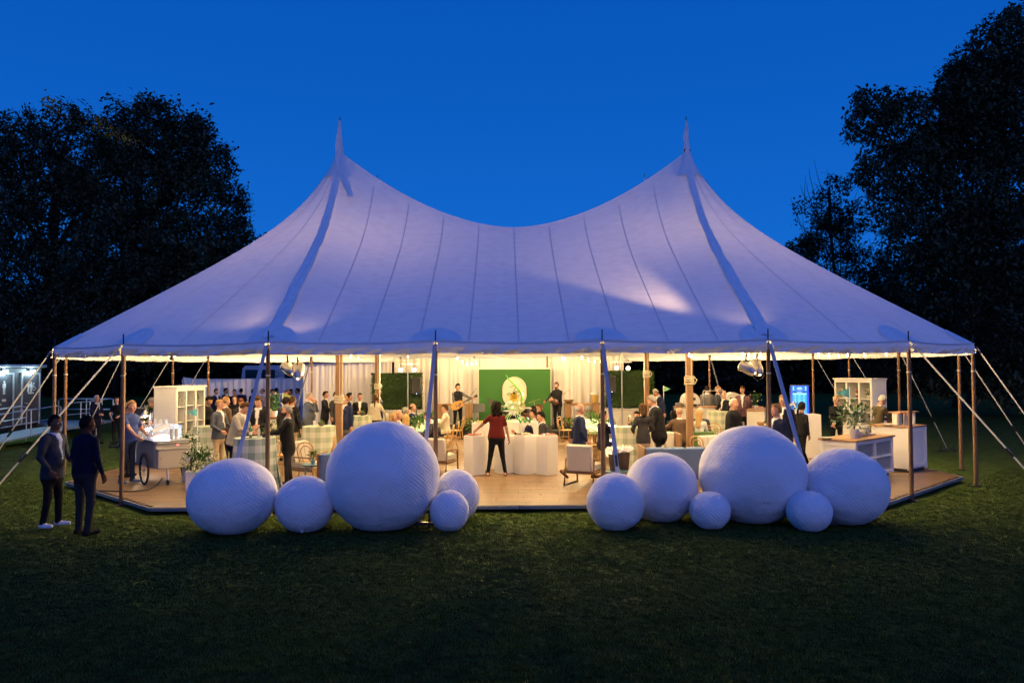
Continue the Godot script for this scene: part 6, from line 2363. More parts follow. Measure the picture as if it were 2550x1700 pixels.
	gelato_cart(Vector3(-7.618, 0.120, -17.251), 40.0)
	var cord := Geo.new()
	var pts := []
	for p in [Vector3(-8.460, 0.120, -16.620), Vector3(-8.117, 0.120, -16.548), Vector3(-7.741, 0.120, -16.476), Vector3(-7.483, 0.120, -16.699), Vector3(-7.637, 0.120, -17.507), Vector3(-7.992, 0.120, -18.551)]:
		pts.append(p + Vector3(0, 0.012, 0))
	cord.tube(pts, 0.012, 6)
	solo("power_cord", cord, "rubber", "black power cord trailing from the gelato cart across the deck", "cord")
	# lounge corner
	armchair(Vector3(-4.408, 0.120, -17.976), 68, "linen armchair with woven side by the small plant table", "linen", "woven", 0.72, 0.86)
	loveseat(Vector3(-3.305, 0.120, -16.772) + Vector3(0.1, 0, 0), 180, "blue-backed loveseat half hidden behind the giant left ball", "blue_cloth", 1.25, 0.78, 3)
	armchair(Vector3(-1.552, 0.120, -19.183), 160, "pale grey slipper chair right of the giant left ball", "linen", "wood_pole", 0.62, 0.82)
	tray_table(Vector3(-4.155, 0.120, -17.175), "blue metal side table with a little potted plant")
	bouquet(Vector3(-4.155, 0.120, -17.175) + Vector3(0, 0.47, 0), "little bushy plant in a pale blue pot on the side table", 0.055, 0.1, Vector3(0.09, 0.13, 0.09), 90, 0, 381, "pale_blue_pot", 0.07, Color(0.03, 0.06, 0.015))
	tray_table(Vector3(-4.176, 0.120, -18.833), "mint side table farther back beside the timber pole")
	# dining table on the left
	long_table(Vector3(-2.637, 0.120, -25.000), Vector3(0.95, 0.76, 5.2), 1.5, "long mint dining table with greenery, left of the stage aisle")
	long_table(Vector3(0.389, 0.120, -24.500), Vector3(0.9, 0.76, 5.4), 0, "long mint dining table hidden behind the plinths")
	for k in 5:
		var z := 23.2 + k * 0.9
		bouquet(Vector3(-2.62 + 0.02 * k, 0.88, -z), "leafy garland clump on the left mint table, number %s from the near end" % ["one", "two", "three", "four", "five"][k], 0.0, 0.02, Vector3(0.26, 0.2, 0.42), 110, 1, 390 + k, "white_paint", 0.11)
	tumbler(Vector3(-2.705, 0.880, -23.000), 0.1, 0.035, "glass", "clear wine glass at the near end of the left mint table", "drinks on the mint tables")


func gelato_cart(at: Vector3, yaw: float) -> void:
	var t := thing("gelato_cart", "grey gelato cart on bicycle wheels with a lit glass case", "cart", at, yaw)
	var grey := mat("cart_grey", Color(0.2, 0.2, 0.19), 0.45)
	var beige := mat("cart_beige", Color(0.38, 0.34, 0.27), 0.45)
	var w := 0.74
	var l := 1.35
	obj("body", gbox(Vector3(w * 0.5, 0.66, -l * 0.5), Vector3(w, 0.56, l), 0.01), grey, t)
	obj("countertop", gbox(Vector3(w * 0.5, 0.965, -l * 0.5 + 0.03), Vector3(w + 0.06, 0.035, l + 0.12), 0.008), "steel", t)
	obj("control_panel", gbox(Vector3(w * 0.5, 0.86, 0.012), Vector3(w - 0.06, 0.15, 0.03), 0.005), beige, t)
	obj("door", gbox(Vector3(w * 0.5 + 0.03, 0.58, 0.055), Vector3(w - 0.06, 0.4, 0.1), 0.008), beige, t)
	obj("keyhole", gbox(Vector3(0.12, 0.6, 0.107), Vector3(0.02, 0.02, 0.006)), "dark_metal", t)
	obj("ledge", gbox(Vector3(w * 0.5 + 0.03, 0.79, 0.06), Vector3(w - 0.02, 0.014, 0.13), 0.003), "steel", t)
	obj("display_light", gbox(Vector3(w * 0.66, 0.87, 0.03), Vector3(0.06, 0.03, 0.008)), "red_led", t)
	var g := Geo.new()
	g.tube([Vector3(0.04, 0.93, 0.0), Vector3(0.04, 0.93, 0.07), Vector3(w - 0.04, 0.93, 0.07), Vector3(w - 0.04, 0.93, 0.0)], 0.014, 8)
	obj("handle", g, "steel", t)
	for x in [-0.08, w + 0.08]:
		var o := Vector3(x, 0.33, -0.42)
		g = Geo.new()
		var ring := []
		for k in 31:
			ring.append(o + Vector3(0, cos(TAU * k / 30.0), sin(TAU * k / 30.0)) * 0.31)
		g.tube(ring, 0.024, 8, false)
		var wh := obj("wheel", g, "rubber", t)
		g = Geo.new()
		for k in 14:
			var q := TAU * k / 14.0
			g.tube([o, o + Vector3(0, cos(q), sin(q)) * 0.29], 0.003, 4, false)
		g.tube([o - Vector3(0.04, 0, 0), o + Vector3(0.04, 0, 0)], 0.02, 8)
		obj("spokes", g, "steel", wh)
		g = Geo.new()
		ring = []
		for k in 14:
			var q := -0.9 + 2.3 * k / 13.0
			ring.append(o + Vector3(0, cos(q), sin(q)) * 0.36)
		g.tube(ring, 0.018, 6)
		obj("mudguard", g, "dark_metal", t)
	g = Geo.new()
	g.tube([Vector3(w * 0.4, 0.4, -0.06), Vector3(w * 0.4, 0.1, 0.0)], 0.02, 8)
	obj("caster_fork", g, "steel", t)
	g = Geo.new()
	g.cyl(Vector3(w * 0.4 - 0.02, 0.06, 0.0), 0.06, 0.04, 14, Basis(Vector3.BACK, -PI / 2))
	obj("caster", g, "rubber", t)
	# glass case with its light
	for q in [[Vector3(0.06, 1.13, -0.75), Vector3(0.008, 0.3, 0.85)], [Vector3(w - 0.06, 1.13, -0.75), Vector3(0.008, 0.3, 0.85)], [Vector3(w * 0.5, 1.13, -1.17), Vector3(w - 0.13, 0.3, 0.008)]]:
		obj("glass_pane", gbox(q[0], q[1], 0.001), "glass", t)
	obj("glass_lid", gbox(Vector3(w * 0.42, 1.2, -0.62), Vector3(w * 0.5, 0.012, 0.5), 0.002, Basis(Vector3.BACK, 0.35)), mat("frosted_lid", Color(0.5, 0.5, 0.6), 0.3), t)
	obj("tub_tray", gbox(Vector3(w * 0.5, 0.99, -0.75), Vector3(w - 0.16, 0.02, 0.8), 0.004), "white_paint", t)
	obj("led_strip_light", gbox(Vector3(w * 0.5, 1.0, -0.4), Vector3(w - 0.2, 0.02, 0.03)), "led_strip_light", t)
	for k in 3:
		g = Geo.new()
		g.col = [Color(0.6, 0.5, 0.3), Color(0.55, 0.2, 0.2), Color(0.3, 0.2, 0.1)][k]
		g.ball(Vector3(w * 0.5, 1.0, -0.6 - k * 0.22), Vector3(0.2, 0.06, 0.09), 12, 6)
		obj("gelato_tub", g, "painted", t)
	lamp_omni("gelato_case_light", t.transform * Vector3(w * 0.5, 1.1, -0.5), Color(0.62, 0.8, 1.0), 0.7, 0.12)
	var b := Basis(Vector3.UP, deg_to_rad(yaw))
	for k in 2:
		var p := at + b * Vector3(0.42 + 0.1 * k, 0.985, -0.18)
		var tw := thing("cup_tower", "tall sleeve of paper cups on the cart counter, %s one" % ["left", "right"][k], "cups", p, yaw, "sleeves of paper cups on the gelato cart")
		for j in 9:
			g = Geo.new()
			g.col = Color(0.66, 0.63, 0.58)
			g.lathe([Vector2(0.036, j * 0.025), Vector2(0.046, j * 0.025 + 0.03), Vector2(0.048, j * 0.025 + 0.026)], Vector3.ZERO, 14)
			obj("paper_cup", g, "matte", tw)
	for k in 4:
		var p := at + b * Vector3(0.2 + 0.11 * k, 1.285, -1.0 + 0.03 * k)
		tumbler(p, 0.1, 0.04, "glass", "clear cup on top of the gelato case, %s from the left" % ["first", "second", "third", "fourth"][k], "clear cups on the gelato case")
	solo("shelf_pane", gbox(Vector3(0, 0, 0), Vector3(w - 0.1, 0.008, 0.35), 0.001), "glass", "glass shelf on top of the gelato case", "shelf", at + b * Vector3(w * 0.5, 1.281, -1.0), yaw)


func make_right_side() -> void:
	bookcase(Vector3(10.870, 0.120, -24.000), -64, 1, "tall white bookcase of bottles on the right behind the blonde server", 2.13)
	# island cabinet with open shelves
	var at := Vector3(7.573, 0.120, -16.953)
	var t := thing("island_cabinet", "white island cabinet with wooden top and open glass shelves on casters", "cabinet", at, 42)
	var l := 1.95
	var d := 0.8
	var h := 0.92
	obj("countertop", gbox(Vector3(l * 0.5, h, -d * 0.5), Vector3(l + 0.08, 0.04, d + 0.08), 0.008), "wood_top", t)
	obj("base", gbox(Vector3(l * 0.5, 0.13, -d * 0.5), Vector3(l, 0.08, d), 0.006), "white_paint", t)
	obj("top_rail", gbox(Vector3(l * 0.5, h - 0.06, -d * 0.5), Vector3(l, 0.08, d), 0.006), "white_paint", t)
	obj("end_panel", gbox(Vector3(0.02, 0.5, -d * 0.5), Vector3(0.04, 0.7, d), 0.005), "white_paint", t)
	obj("end_panel", gbox(Vector3(l - 0.02, 0.5, -d * 0.5), Vector3(0.04, 0.7, d), 0.005), "white_paint", t)
	obj("back_panel", gbox(Vector3(l * 0.5, 0.5, -d + 0.015), Vector3(l - 0.09, 0.68, 0.02)), "white_paint", t)
	obj("shelf", gbox(Vector3(l * 0.5, 0.5, -d * 0.5 + 0.02), Vector3(l - 0.09, 0.03, d - 0.09), 0.004), "white_paint", t)
	for x in [0.04, l * 0.5, l - 0.04]:
		obj("stile", gbox(Vector3(x, 0.5, -0.015), Vector3(0.06, 0.71, 0.036), 0.005), "white_paint", t)
	obj("rail", gbox(Vector3(l * 0.5, 0.5, -0.012), Vector3(l - 0.1, 0.05, 0.03), 0.005), "white_paint", t)
	for k in 2:
		obj("glass_pane", gbox(Vector3(l * (0.25 + 0.5 * k), 0.5, -0.03), Vector3(l * 0.5 - 0.07, 0.7, 0.005), 0.001), "glass", t)
	var g := Geo.new()
	for z in [-0.06, -d + 0.06]:
		g.box(Vector3(-0.006, 0.5, z), Vector3(0.018, 0.7, 0.08), 0.004)
	for y in [0.2, 0.82]:
		g.box(Vector3(-0.0055, y, -d * 0.5), Vector3(0.0175, 0.07, d - 0.2), 0.004)
	obj("end_moulding", g, "white_paint", t)
	for x in [0.1, l - 0.12]:
		for z in [-0.1, -d + 0.1]:
			g = Geo.new()
			g.cyl(Vector3(x, 0.045, z - 0.02), 0.045, 0.04, 12, Basis(Vector3.RIGHT, PI / 2))
			obj("caster", g, "rubber", t)
	var b := Basis(Vector3.UP, deg_to_rad(42))
	var top := at + Vector3(0, h + 0.02, 0)
	bouquet(top + b * Vector3(0.4, 0, -0.22), "big leafy arrangement with white flowers in a pale pot on the island", 0.12, 0.22, Vector3(0.42, 0.4, 0.36), 330, 14, 401, "white_paint", 0.12, Color(0.07, 0.12, 0.07))
	flag(top + b * Vector3(0.62, 0.1, -0.4), 1.02, 0.3, -1.0, Color(0.08, 0.3, 0.34), "teal pennant flag in front of the right bookcase")
	plates(top + b * Vector3(-0.0, 0, -0.66), 2, 0.13, "flat white dish and napkin at the left end of the island")
	for k in 6:
		var p := top + b * Vector3(0.72 + 0.16 * k, 0, -0.4 + 0.1 * (k % 2))
		var tw := thing("dish_stack", ["low pair of white dishes nearest the plant", "short stack of white dishes second from the plant", "tilted white dishes in the middle of the island", "tall stack of white bowls on the island", "white bowl stack beside the tall one", "single flat white dish at the island's right end"][k], "dishes", p, 42 + k * 9, "white dishes on the island")
		for j in [2, 3, 2, 5, 3, 1][k]:
			g = Geo.new()
			g.col = Color(0.68, 0.67, 0.64)
			g.lathe([Vector2(0, 0), Vector2(0.06, 0), Vector2(0.085, 0.05), Vector2(0.085, 0.05), Vector2(0.078, 0.05), Vector2(0.055, 0.01), Vector2(0, 0.01)], Vector3(0, j * 0.04, 0), 16)
			obj("dish", g, "china", tw)
	# far counter
	var c := Vector3(9.587, 0.120, -18.849)
	bar_counter(c + Vector3(0.1, 0, -0.5), 38, Vector3(0.95, 1.1, 0.95), "tall white counter at the right end, old man serving himself there", 1)
	var ct := c + Vector3(0.1, 1.1, -0.5)
	for k in 2:
		g = Geo.new()
		g.cyl(Vector3.ZERO, 0.055, 0.27, 16)
		var o := thing("tall_canister", ["brushed canister left of its twin on the far right counter", "copper canister right of its twin on the far right counter"][k], "canister", ct + Vector3(-0.12 + 0.16 * k, 0, 0.3), 0.0, "canisters on the far right counter")
		obj("body", g, "steel" if k == 0 else "can_metal", o)
		g = Geo.new()
		g.col = Color(0.4, 0.1, 0.04)
		g.cyl(Vector3(0, 0.271, 0), 0.057, 0.02, 16)
		obj("lid", g, "painted", o)
	t = thing("serving_board", "raised wooden serving board on the far right counter", "board", ct + Vector3(0.2, 0, -0.1), 30)
	obj("board", gbox(Vector3(0, 0.3, 0), Vector3(0.8, 0.025, 0.3), 0.006), "wood_top", t)
	for x in [-0.3, 0.3]:
		obj("riser", gbox(Vector3(x, 0.143, 0), Vector3(0.05, 0.286, 0.2), 0.004), "white_paint", t)
	plates(ct + Vector3(-0.36, 0, 0.22), 2, 0.14, "white plate the old man is filling")
	# reception counter, screen and flowers
	var rc := Vector3(8.515, 0.120, -21.818)
	solo("reception_counter", gbox(Vector3(0, 0.6, 0), Vector3(1.0, 1.2, 0.5), 0.008), "white_paint", "plain white reception counter behind the woman walking by", "counter", rc + Vector3(-0.2, 0, -0.3), -4)
	bouquet(rc + Vector3(-0.36, 1.2, -0.3), "white flowers in a square white pot on the reception counter", 0.09, 0.12, Vector3(0.18, 0.15, 0.14), 60, 16, 411)
	t = thing("screen_display", "tall bright blue information screen at the right", "screen", Vector3(9.239, 0.120, -24.600), -12)
	obj("frame", gbox(Vector3(0, 1.48, 0), Vector3(0.58, 0.98, 0.05), 0.01), "black_plastic", t)
	g = Geo.new()
	g.quad(Vector3(-0.265, 1.02, 0.028), Vector3(0.265, 1.02, 0.028), Vector3(0.265, 1.94, 0.028), Vector3(-0.265, 1.94, 0.028))
	var sm := mat("screen_picture", Color(0.02, 0.02, 0.02), 0.3)
	sm.emission_enabled = true
	sm.emission_texture = screen_texture()
	sm.emission = Color.WHITE
	sm.emission_operator = BaseMaterial3D.EMISSION_OP_MULTIPLY
	sm.emission_energy_multiplier = 1.7
	obj("screen", g, sm, t)
	obj("stem", gbox(Vector3(0, 0.5, -0.02), Vector3(0.09, 1.0, 0.05)), "dark_metal", t)
	obj("foot", gbox(Vector3(0, 0.02, 0), Vector3(0.6, 0.04, 0.4), 0.008), "dark_metal", t)
	var al := AreaLight3D.new()
	al.name = "screen_light"
	al.area_size = Vector2(0.5, 0.9)
	al.light_color = Color(0.12, 0.55, 1.0)
	al.light_energy = 0.5
	al.shadow_enabled = true
	add_child(al)
	al.transform = t.transform * Transform3D(Basis(Vector3.UP, PI), Vector3(0, 1.48, 0.05))
	# bar with pizza ovens
	bar_counter(Vector3(7.700, 0.120, -28.400), 0, Vector3(3.1, 1.12, 0.7), "long white panelled bar with two white pizza ovens", 5)
	bar_counter(Vector3(8.575, 0.120, -26.800), 70, Vector3(1.6, 1.1, 0.6), "return end of the white bar beside the man in plaid", 2)
	for q in [[Vector3(6.667, 1.240, -28.300), "white rounded pizza oven left of the right timber pole"], [Vector3(8.191, 1.240, -28.300), "white rounded pizza oven behind the bald man"]]:
		t = thing("pizza_oven", q[1], "oven", q[0], 0.0, "white pizza ovens on the bar")
		g = Geo.new()
		var prev := []
		for k in 17:
			var a := PI * k / 16.0
			var p := Vector3(cos(a) * 0.3, 0.22 + sin(a) * 0.28, 0)
			g.col = Color(0.7, 0.68, 0.62)
			var row := [g.vert(p + Vector3(0, 0, 0.25), Vector3(cos(a), sin(a), 0)), g.vert(p - Vector3(0, 0, 0.25), Vector3(cos(a), sin(a), 0))]
			if k > 0:
				g.four(prev[0], prev[1], row[1], row[0])
			prev = row
		for z in [0.25, -0.25]:
			var cc := g.vert(Vector3(0, 0.22, z), Vector3(0, 0, z))
			var last := -1
			for k in 17:
				var a := PI * k / 16.0
				var e := g.vert(Vector3(cos(a) * 0.3, 0.22 + sin(a) * 0.28, z), Vector3(0, 0, z))
				if last >= 0:
					g.tri(cc, last, e)
				last = e
		g.box(Vector3(0, 0.16, 0), Vector3(0.62, 0.13, 0.54), 0.01)
		obj("shell", g, "painted", t)
		obj("mouth", gbox(Vector3(0, 0.28, 0.252), Vector3(0.3, 0.1, 0.012), 0.004), "black_plastic", t)
		for x in [-0.22, 0.22]:
			obj("foot", gbox(Vector3(x, 0.05, 0), Vector3(0.06, 0.1, 0.4)), "steel", t)
	plates(Vector3(6.253, 1.240, -28.200), 12, 0.14, "stack of white plates on the bar left of the oven")
	t = thing("rack_stand", "low metal rack with handle on the bar between the ovens", "rack", Vector3(7.627, 1.240, -28.600))
	g = Geo.new()
	g.tube([Vector3(-0.4, 0.0, 0), Vector3(-0.4, 0.55, 0), Vector3(0.4, 0.55, 0), Vector3(0.4, 0, 0)], 0.015, 6)
	g.tube([Vector3(0.1, 0.55, 0), Vector3(0.14, 0.62, 0), Vector3(0.28, 0.62, 0), Vector3(0.32, 0.55, 0)], 0.012, 6)
	obj("frame", g, "steel", t)
	bouquet(Vector3(8.575, 1.220, -26.800), "airy white flowers at the right end of the bar", 0.06, 0.12, Vector3(0.2, 0.34, 0.2), 50, 5, 421)
	flag(Vector3(5.787, 1.200, -28.600), 0.78, 0.27, 1.0, Color(0.25, 0.5, 0.28), "pale green pennant flag behind the leaning man in navy")
	# tables on the right
	cocktail_table(Vector3(3.119, 0.120, -19.600), "green check cocktail table before the woman with the brown bob", "check_cloth", 0.38)
	cocktail_table(Vector3(7.103, 0.120, -26.200), "green check cocktail table between the standing men at the right", "check_cloth", 0.36)
	cocktail_table(Vector3(7.432, 0.120, -22.600), "low green check table carrying the wooden bowl", "check_cloth", 0.48, 0.82)
	bowl(Vector3(7.350, 0.945, -22.500), 0.14, 0.13, Color(0.24, 0.12, 0.05), "brown wooden bowl on the low check table", false)
	bowl(Vector3(7.591, 0.945, -22.700), 0.1, 0.12, Color(0.06, 0.05, 0.04), "moss bowl beside the wooden bowl", true)
	bottle(Vector3(7.350, 0.945, -22.200), Color(0.07, 0.03, 0.015), "brown beer bottle on the low check table", "bottles on the cocktail tables", 0.9)
	plates(Vector3(3.108, 1.190, -19.400), 1, 0.13, "plate of food on the check table before the woman with the bob")
	bowl(Vector3(3.184, 1.200, -19.600), 0.08, 0.09, Color(0.03, 0.025, 0.02), "dark bowl on the check table before the woman with the bob", true)
	long_table(Vector3(2.934, 0.120, -24.600), Vector3(1.0, 0.76, 5.2), -2, "long mint dining table with greenery, right of the stage aisle")
	for k in 4:
		bouquet(Vector3(2.95 - 0.03 * k, 0.88, -22.8 - k * 1.1), "leafy garland clump on the right mint table, number %s from the near end" % ["one", "two", "three", "four"][k], 0.0, 0.02, Vector3(0.26, 0.2, 0.45), 110, 1, 430 + k, "white_paint", 0.11)
	t = thing("dining_table", "dark green draped table behind the bald man in grey", "table", Vector3(5.156, 0.120, -22.200), 0.0, "draped tables on the right")
	obj("cloth", gbox(Vector3(0, 0.37, 0), Vector3(1.3, 0.74, 0.9), 0.03), mat("green_cloth", Color(0.05, 0.1, 0.035), 0.95), t)
	long_table(Vector3(5.496, 0.120, -19.400), Vector3(0.8, 0.72, 1.0), 10, "small mint table beside the man in black at the right")
	# lounge
	armchair(Vector3(1.755, 0.120, -17.190), 152, "pale grey slipper chair turned away, left of the dark guy pole", "linen", "wood_pole", 0.66, 0.86)
	loveseat(Vector3(3.698, 0.120, -17.370), 180, "blue-backed loveseat facing away behind the right group of balls", "blue_cloth", 1.3, 0.8, 3)
	loveseat(Vector3(3.996, 0.120, -20.104), 0, "cream channel-tufted loveseat facing us behind the blue one", "pillow_white", 0.8, 0.86, 3)
	armchair(Vector3(5.130, 0.120, -19.046), 20, "woven brown armchair with cream cushion left of the biggest right ball", "pillow_white", "woven", 0.66, 0.8)
	tray_table(Vector3(2.442, 0.120, -17.162), "blue metal side table under the two ice buckets", 0.3, 0.28)
	for k in 2:
		var p: Vector3 = [Vector3(2.385, 0.120, -17.164), Vector3(2.632, 0.120, -17.414)][k]
		t = thing("ice_bucket", ["dark ice bucket with crumpled white tissue, left of the pair", "brown ice bucket with a peaked white tissue, right of the pair"][k], "bucket", p + Vector3(0, 0.29, 0), 0.0, "ice buckets with tissue")
		g = Geo.new()
		g.col = [Color(0.07, 0.055, 0.05), Color(0.12, 0.075, 0.055)][k]
		g.lathe([Vector2(0, 0), Vector2(0.1, 0), Vector2(0.135, 0.36), Vector2(0.135, 0.36), Vector2(0.125, 0.36), Vector2(0.1, 0.05), Vector2(0, 0.05)], Vector3.ZERO, 18)
		obj("pail", g, "china", t)
		g = Geo.new()
		g.col = Color(0.7, 0.68, 0.66)
		var n := FastNoiseLite.new()
		n.seed = 440 + k
		n.frequency = 2.2
		g.grid(24, 6, func(u: float, v: float):
			var a: float = u * TAU
			var r: float = 0.03 + 0.17 * v + 0.06 * n.get_noise_2d(cos(a) * 1.4, sin(a) * 1.4 + v)
			return Vector3(cos(a) * r, 0.36 + 0.14 * sin(v * 2.6) + 0.1 * n.get_noise_2d(cos(a) * 2.0 + 7.0, sin(a) * 2.0 + v * 2.0) * v, sin(a) * r))
		obj("tissue", g, "matte", t)


func screen_texture() -> ImageTexture:
	var im := Image.create(160, 280, false, Image.FORMAT_RGB8)
	im.fill(Color(0.02, 0.42, 0.95))
	im.fill_rect(Rect2i(0, 0, 14, 280), Color(0.02, 0.32, 0.85))
	im.fill_rect(Rect2i(146, 0, 14, 280), Color(0.05, 0.25, 0.9))
	for s in [18, 128]:
		for k in 5:
			im.fill_rect(Rect2i(s, 8 + k * 8, 14, 6), Color(0.6, 0.85, 1.0))
	im.fill_rect(Rect2i(60, 18, 40, 6), Color(0.9, 0.97, 1))
	im.fill_rect(Rect2i(52, 32, 56, 4), Color(0.75, 0.9, 1))
	im.fill_rect(Rect2i(66, 42, 28, 3), Color(0.75, 0.9, 1))
	im.fill_rect(Rect2i(18, 58, 124, 10), Color(0.01, 0.04, 0.16))
	im.fill_rect(Rect2i(56, 61, 44, 4), Color(0.8, 0.9, 1))
	im.fill_rect(Rect2i(18, 70, 124, 14), Color(0.55, 0.84, 0.98))
	for k in 16:
		im.fill_rect(Rect2i(18, 86 + k * 11, 124, 9), Color(0.12, 0.62, 0.98) if k % 2 else Color(0.2, 0.7, 1.0))
		im.fill_rect(Rect2i(34, 89 + k * 11, 12, 3), Color(0.75, 0.92, 1))
		im.fill_rect(Rect2i(66, 89 + k * 11, 22, 3), Color(0.6, 0.87, 1))
		im.fill_rect(Rect2i(110, 89 + k * 11, 16, 3), Color(0.6, 0.87, 1))
	return ImageTexture.create_from_image(im)


# ---------------------------------------------------------------- lamps
func make_lights() -> void:
	for p in [Vector2(-PX, Z1), Vector2(PX, Z1), Vector2(-PX, Z2), Vector2(PX, Z2)]:
		flood(Vector3(p.x + XC, 3.35, p.y), FLOOD * (0.95 if p.y < -23.0 else 1.0))
	# cans clamped to the two front corner poles
	var a := Vector3(-4.575 + XC, 2.72, -14.6)
	var t := thing("stage_light_cluster", "pair of chrome stage lights clamped to the left front corner pole", "stage lights", a, 0.0, "clusters of stage lights")
	obj("clamp_bar", gbox(Vector3(0.42, 0.22, 0), Vector3(0.95, 0.05, 0.05), 0.006), "wood_pole", t)
	par_can(t, a + Vector3(0.28, -0.06, -0.1), Vector3(-7.136, 4.765, -18.400), CAN * 0.9, 32)
	par_can(t, a + Vector3(0.5, -0.08, 0.0), Vector3(-4.152, 4.642, -16.600), CAN * 0.2, 45)
	a = Vector3(4.575 + XC, 2.72, -14.6)
	t = thing("stage_light_cluster", "pair of chrome stage lights clamped to the right front corner pole", "stage lights", a, 0.0, "clusters of stage lights")
	obj("clamp_bar", gbox(Vector3(-0.3, 0.22, 0), Vector3(0.8, 0.05, 0.05), 0.006), "wood_pole", t)
	par_can(t, a + Vector3(-0.36, -0.08, 0.0), Vector3(1.3, 5.35, -19.1), CAN * 12.0, 17)
	par_can(t, a + Vector3(-0.1, -0.05, -0.2), Vector3(4.578, 4.315, -16.400), CAN * 0.22, 45)
	var g := Geo.new()
	var pts := []
	for k in 9:
		var f := k / 8.0
		pts.append(Vector3(lerpf(-0.25, 0.0, f), -0.2 - 0.12 * sin(f * PI), 0.02))
	g.tube(pts, 0.012, 6)
	obj("cable", g, "rubber", t)
	# lamp pairs over the hedge walls, aimed at the room
	for q in [[Vector3(-4.020, 2.602, -30.600), Vector3(-3.498, 2.600, -30.600), "pair of glowing stage lamps above the left hedge wall"], [Vector3(4.361, 2.648, -30.600), Vector3(4.818, 2.629, -30.600), "pair of glowing stage lamps above the right hedge wall"]]:
		var m: Vector3 = ((q[0] as Vector3) + (q[1] as Vector3)) * 0.5
		t = thing("stage_lamp_pair", q[2], "stage lights", m, 0.0, "clusters of stage lights")
		obj("cross_bar", gbox(Vector3(0, 0.22, -0.1), Vector3(0.8, 0.04, 0.04)), "steel", t)
		obj("mast", rod(Vector3(0, -m.y + 0.2, -0.14), Vector3(0, 0.55, -0.14), 0.025), "steel", t)
		for s in [0, 1]:
			par_can(t, q[s], Vector3((q[s] as Vector3).x * 0.6, 1.0, -19.0), LAMP, 42, 0.09)
	# festoon bulbs
	var lines := [[Vector3(-1.499, 2.989, -24.000), Vector3(-0.881, 2.845, -26.500), 5, 0.15], [Vector3(3.338, 2.856, -26.500), Vector3(2.267, 2.999, -24.000), 4, 0.1], [Vector3(2.117, 2.925, -27.000), Vector3(1.937, 2.956, -27.000), 2, 0.0], [Vector3(4.088, 2.923, -17.500), Vector3(4.684, 2.878, -19.500), 2, 0.0], [Vector3(4.954, 2.930, -16.500), Vector3(5.449, 2.900, -16.500), 4, 0.06], [Vector3(7.086, 2.948, -18.000), Vector3(8.876, 2.943, -20.000), 4, 0.06], [Vector3(-8.394, 3.034, -19.000), Vector3(-7.034, 2.999, -18.000), 3, 0.06], [Vector3(9.812, 2.960, -22.000), Vector3(10.287, 2.980, -20.500), 2, 0.03], [Vector3(-9.564, 3.041, -21.000), Vector3(-9.957, 3.052, -24.000), 2, 0.0], [Vector3(-4.392, 2.998, -22.000), Vector3(-4.523, 2.933, -25.000), 2, 0.0]]
	var names := ["over the guitarist", "over the bearded musician", "beside the oval sign", "left of the right timber pole", "by the right stage lights", "above the blue screen", "above the left bookcase", "above the right bookcase", "over the gelato cart", "by the left timber pole"]
	for i in lines.size():
		var q: Array = lines[i]
		var f := thing("festoon", "string of small warm bulbs %s" % names[i], "string lights", q[0], 0.0, "strings of festoon bulbs under the roof")
		var wire := []
		var n: int = q[2]
		for k in 13:
			var u := k / 12.0
			wire.append((q[0] as Vector3).lerp(q[1], u) - Vector3(0, q[3] * sin(u * PI) - 0.06, 0) - q[0])
		var wg := Geo.new()
		wg.tube(wire, 0.006, 5)
		obj("wire", wg, "rubber", f)
		for k in n:
			var u := (k + 0.5) / n
			var p: Vector3 = (q[0] as Vector3).lerp(q[1], u) - Vector3(0, q[3] * sin(u * PI), 0)
			var bg := Geo.new()
			bg.ball(p - f.position, Vector3(0.022, 0.03, 0.022), 10, 8)
			bg.tube([p - f.position + Vector3(0, 0.03, 0), p - f.position + Vector3(0, 0.07, 0)], 0.016, 8)
			obj("light_bulb", bg, "bulb_glow", f)
			lamp_omni("festoon_bulb_light", p, WARM, 0.25, 0.02)


const FLOOD := 138.0
const CAN := 80.0
const LAMP := 85.0


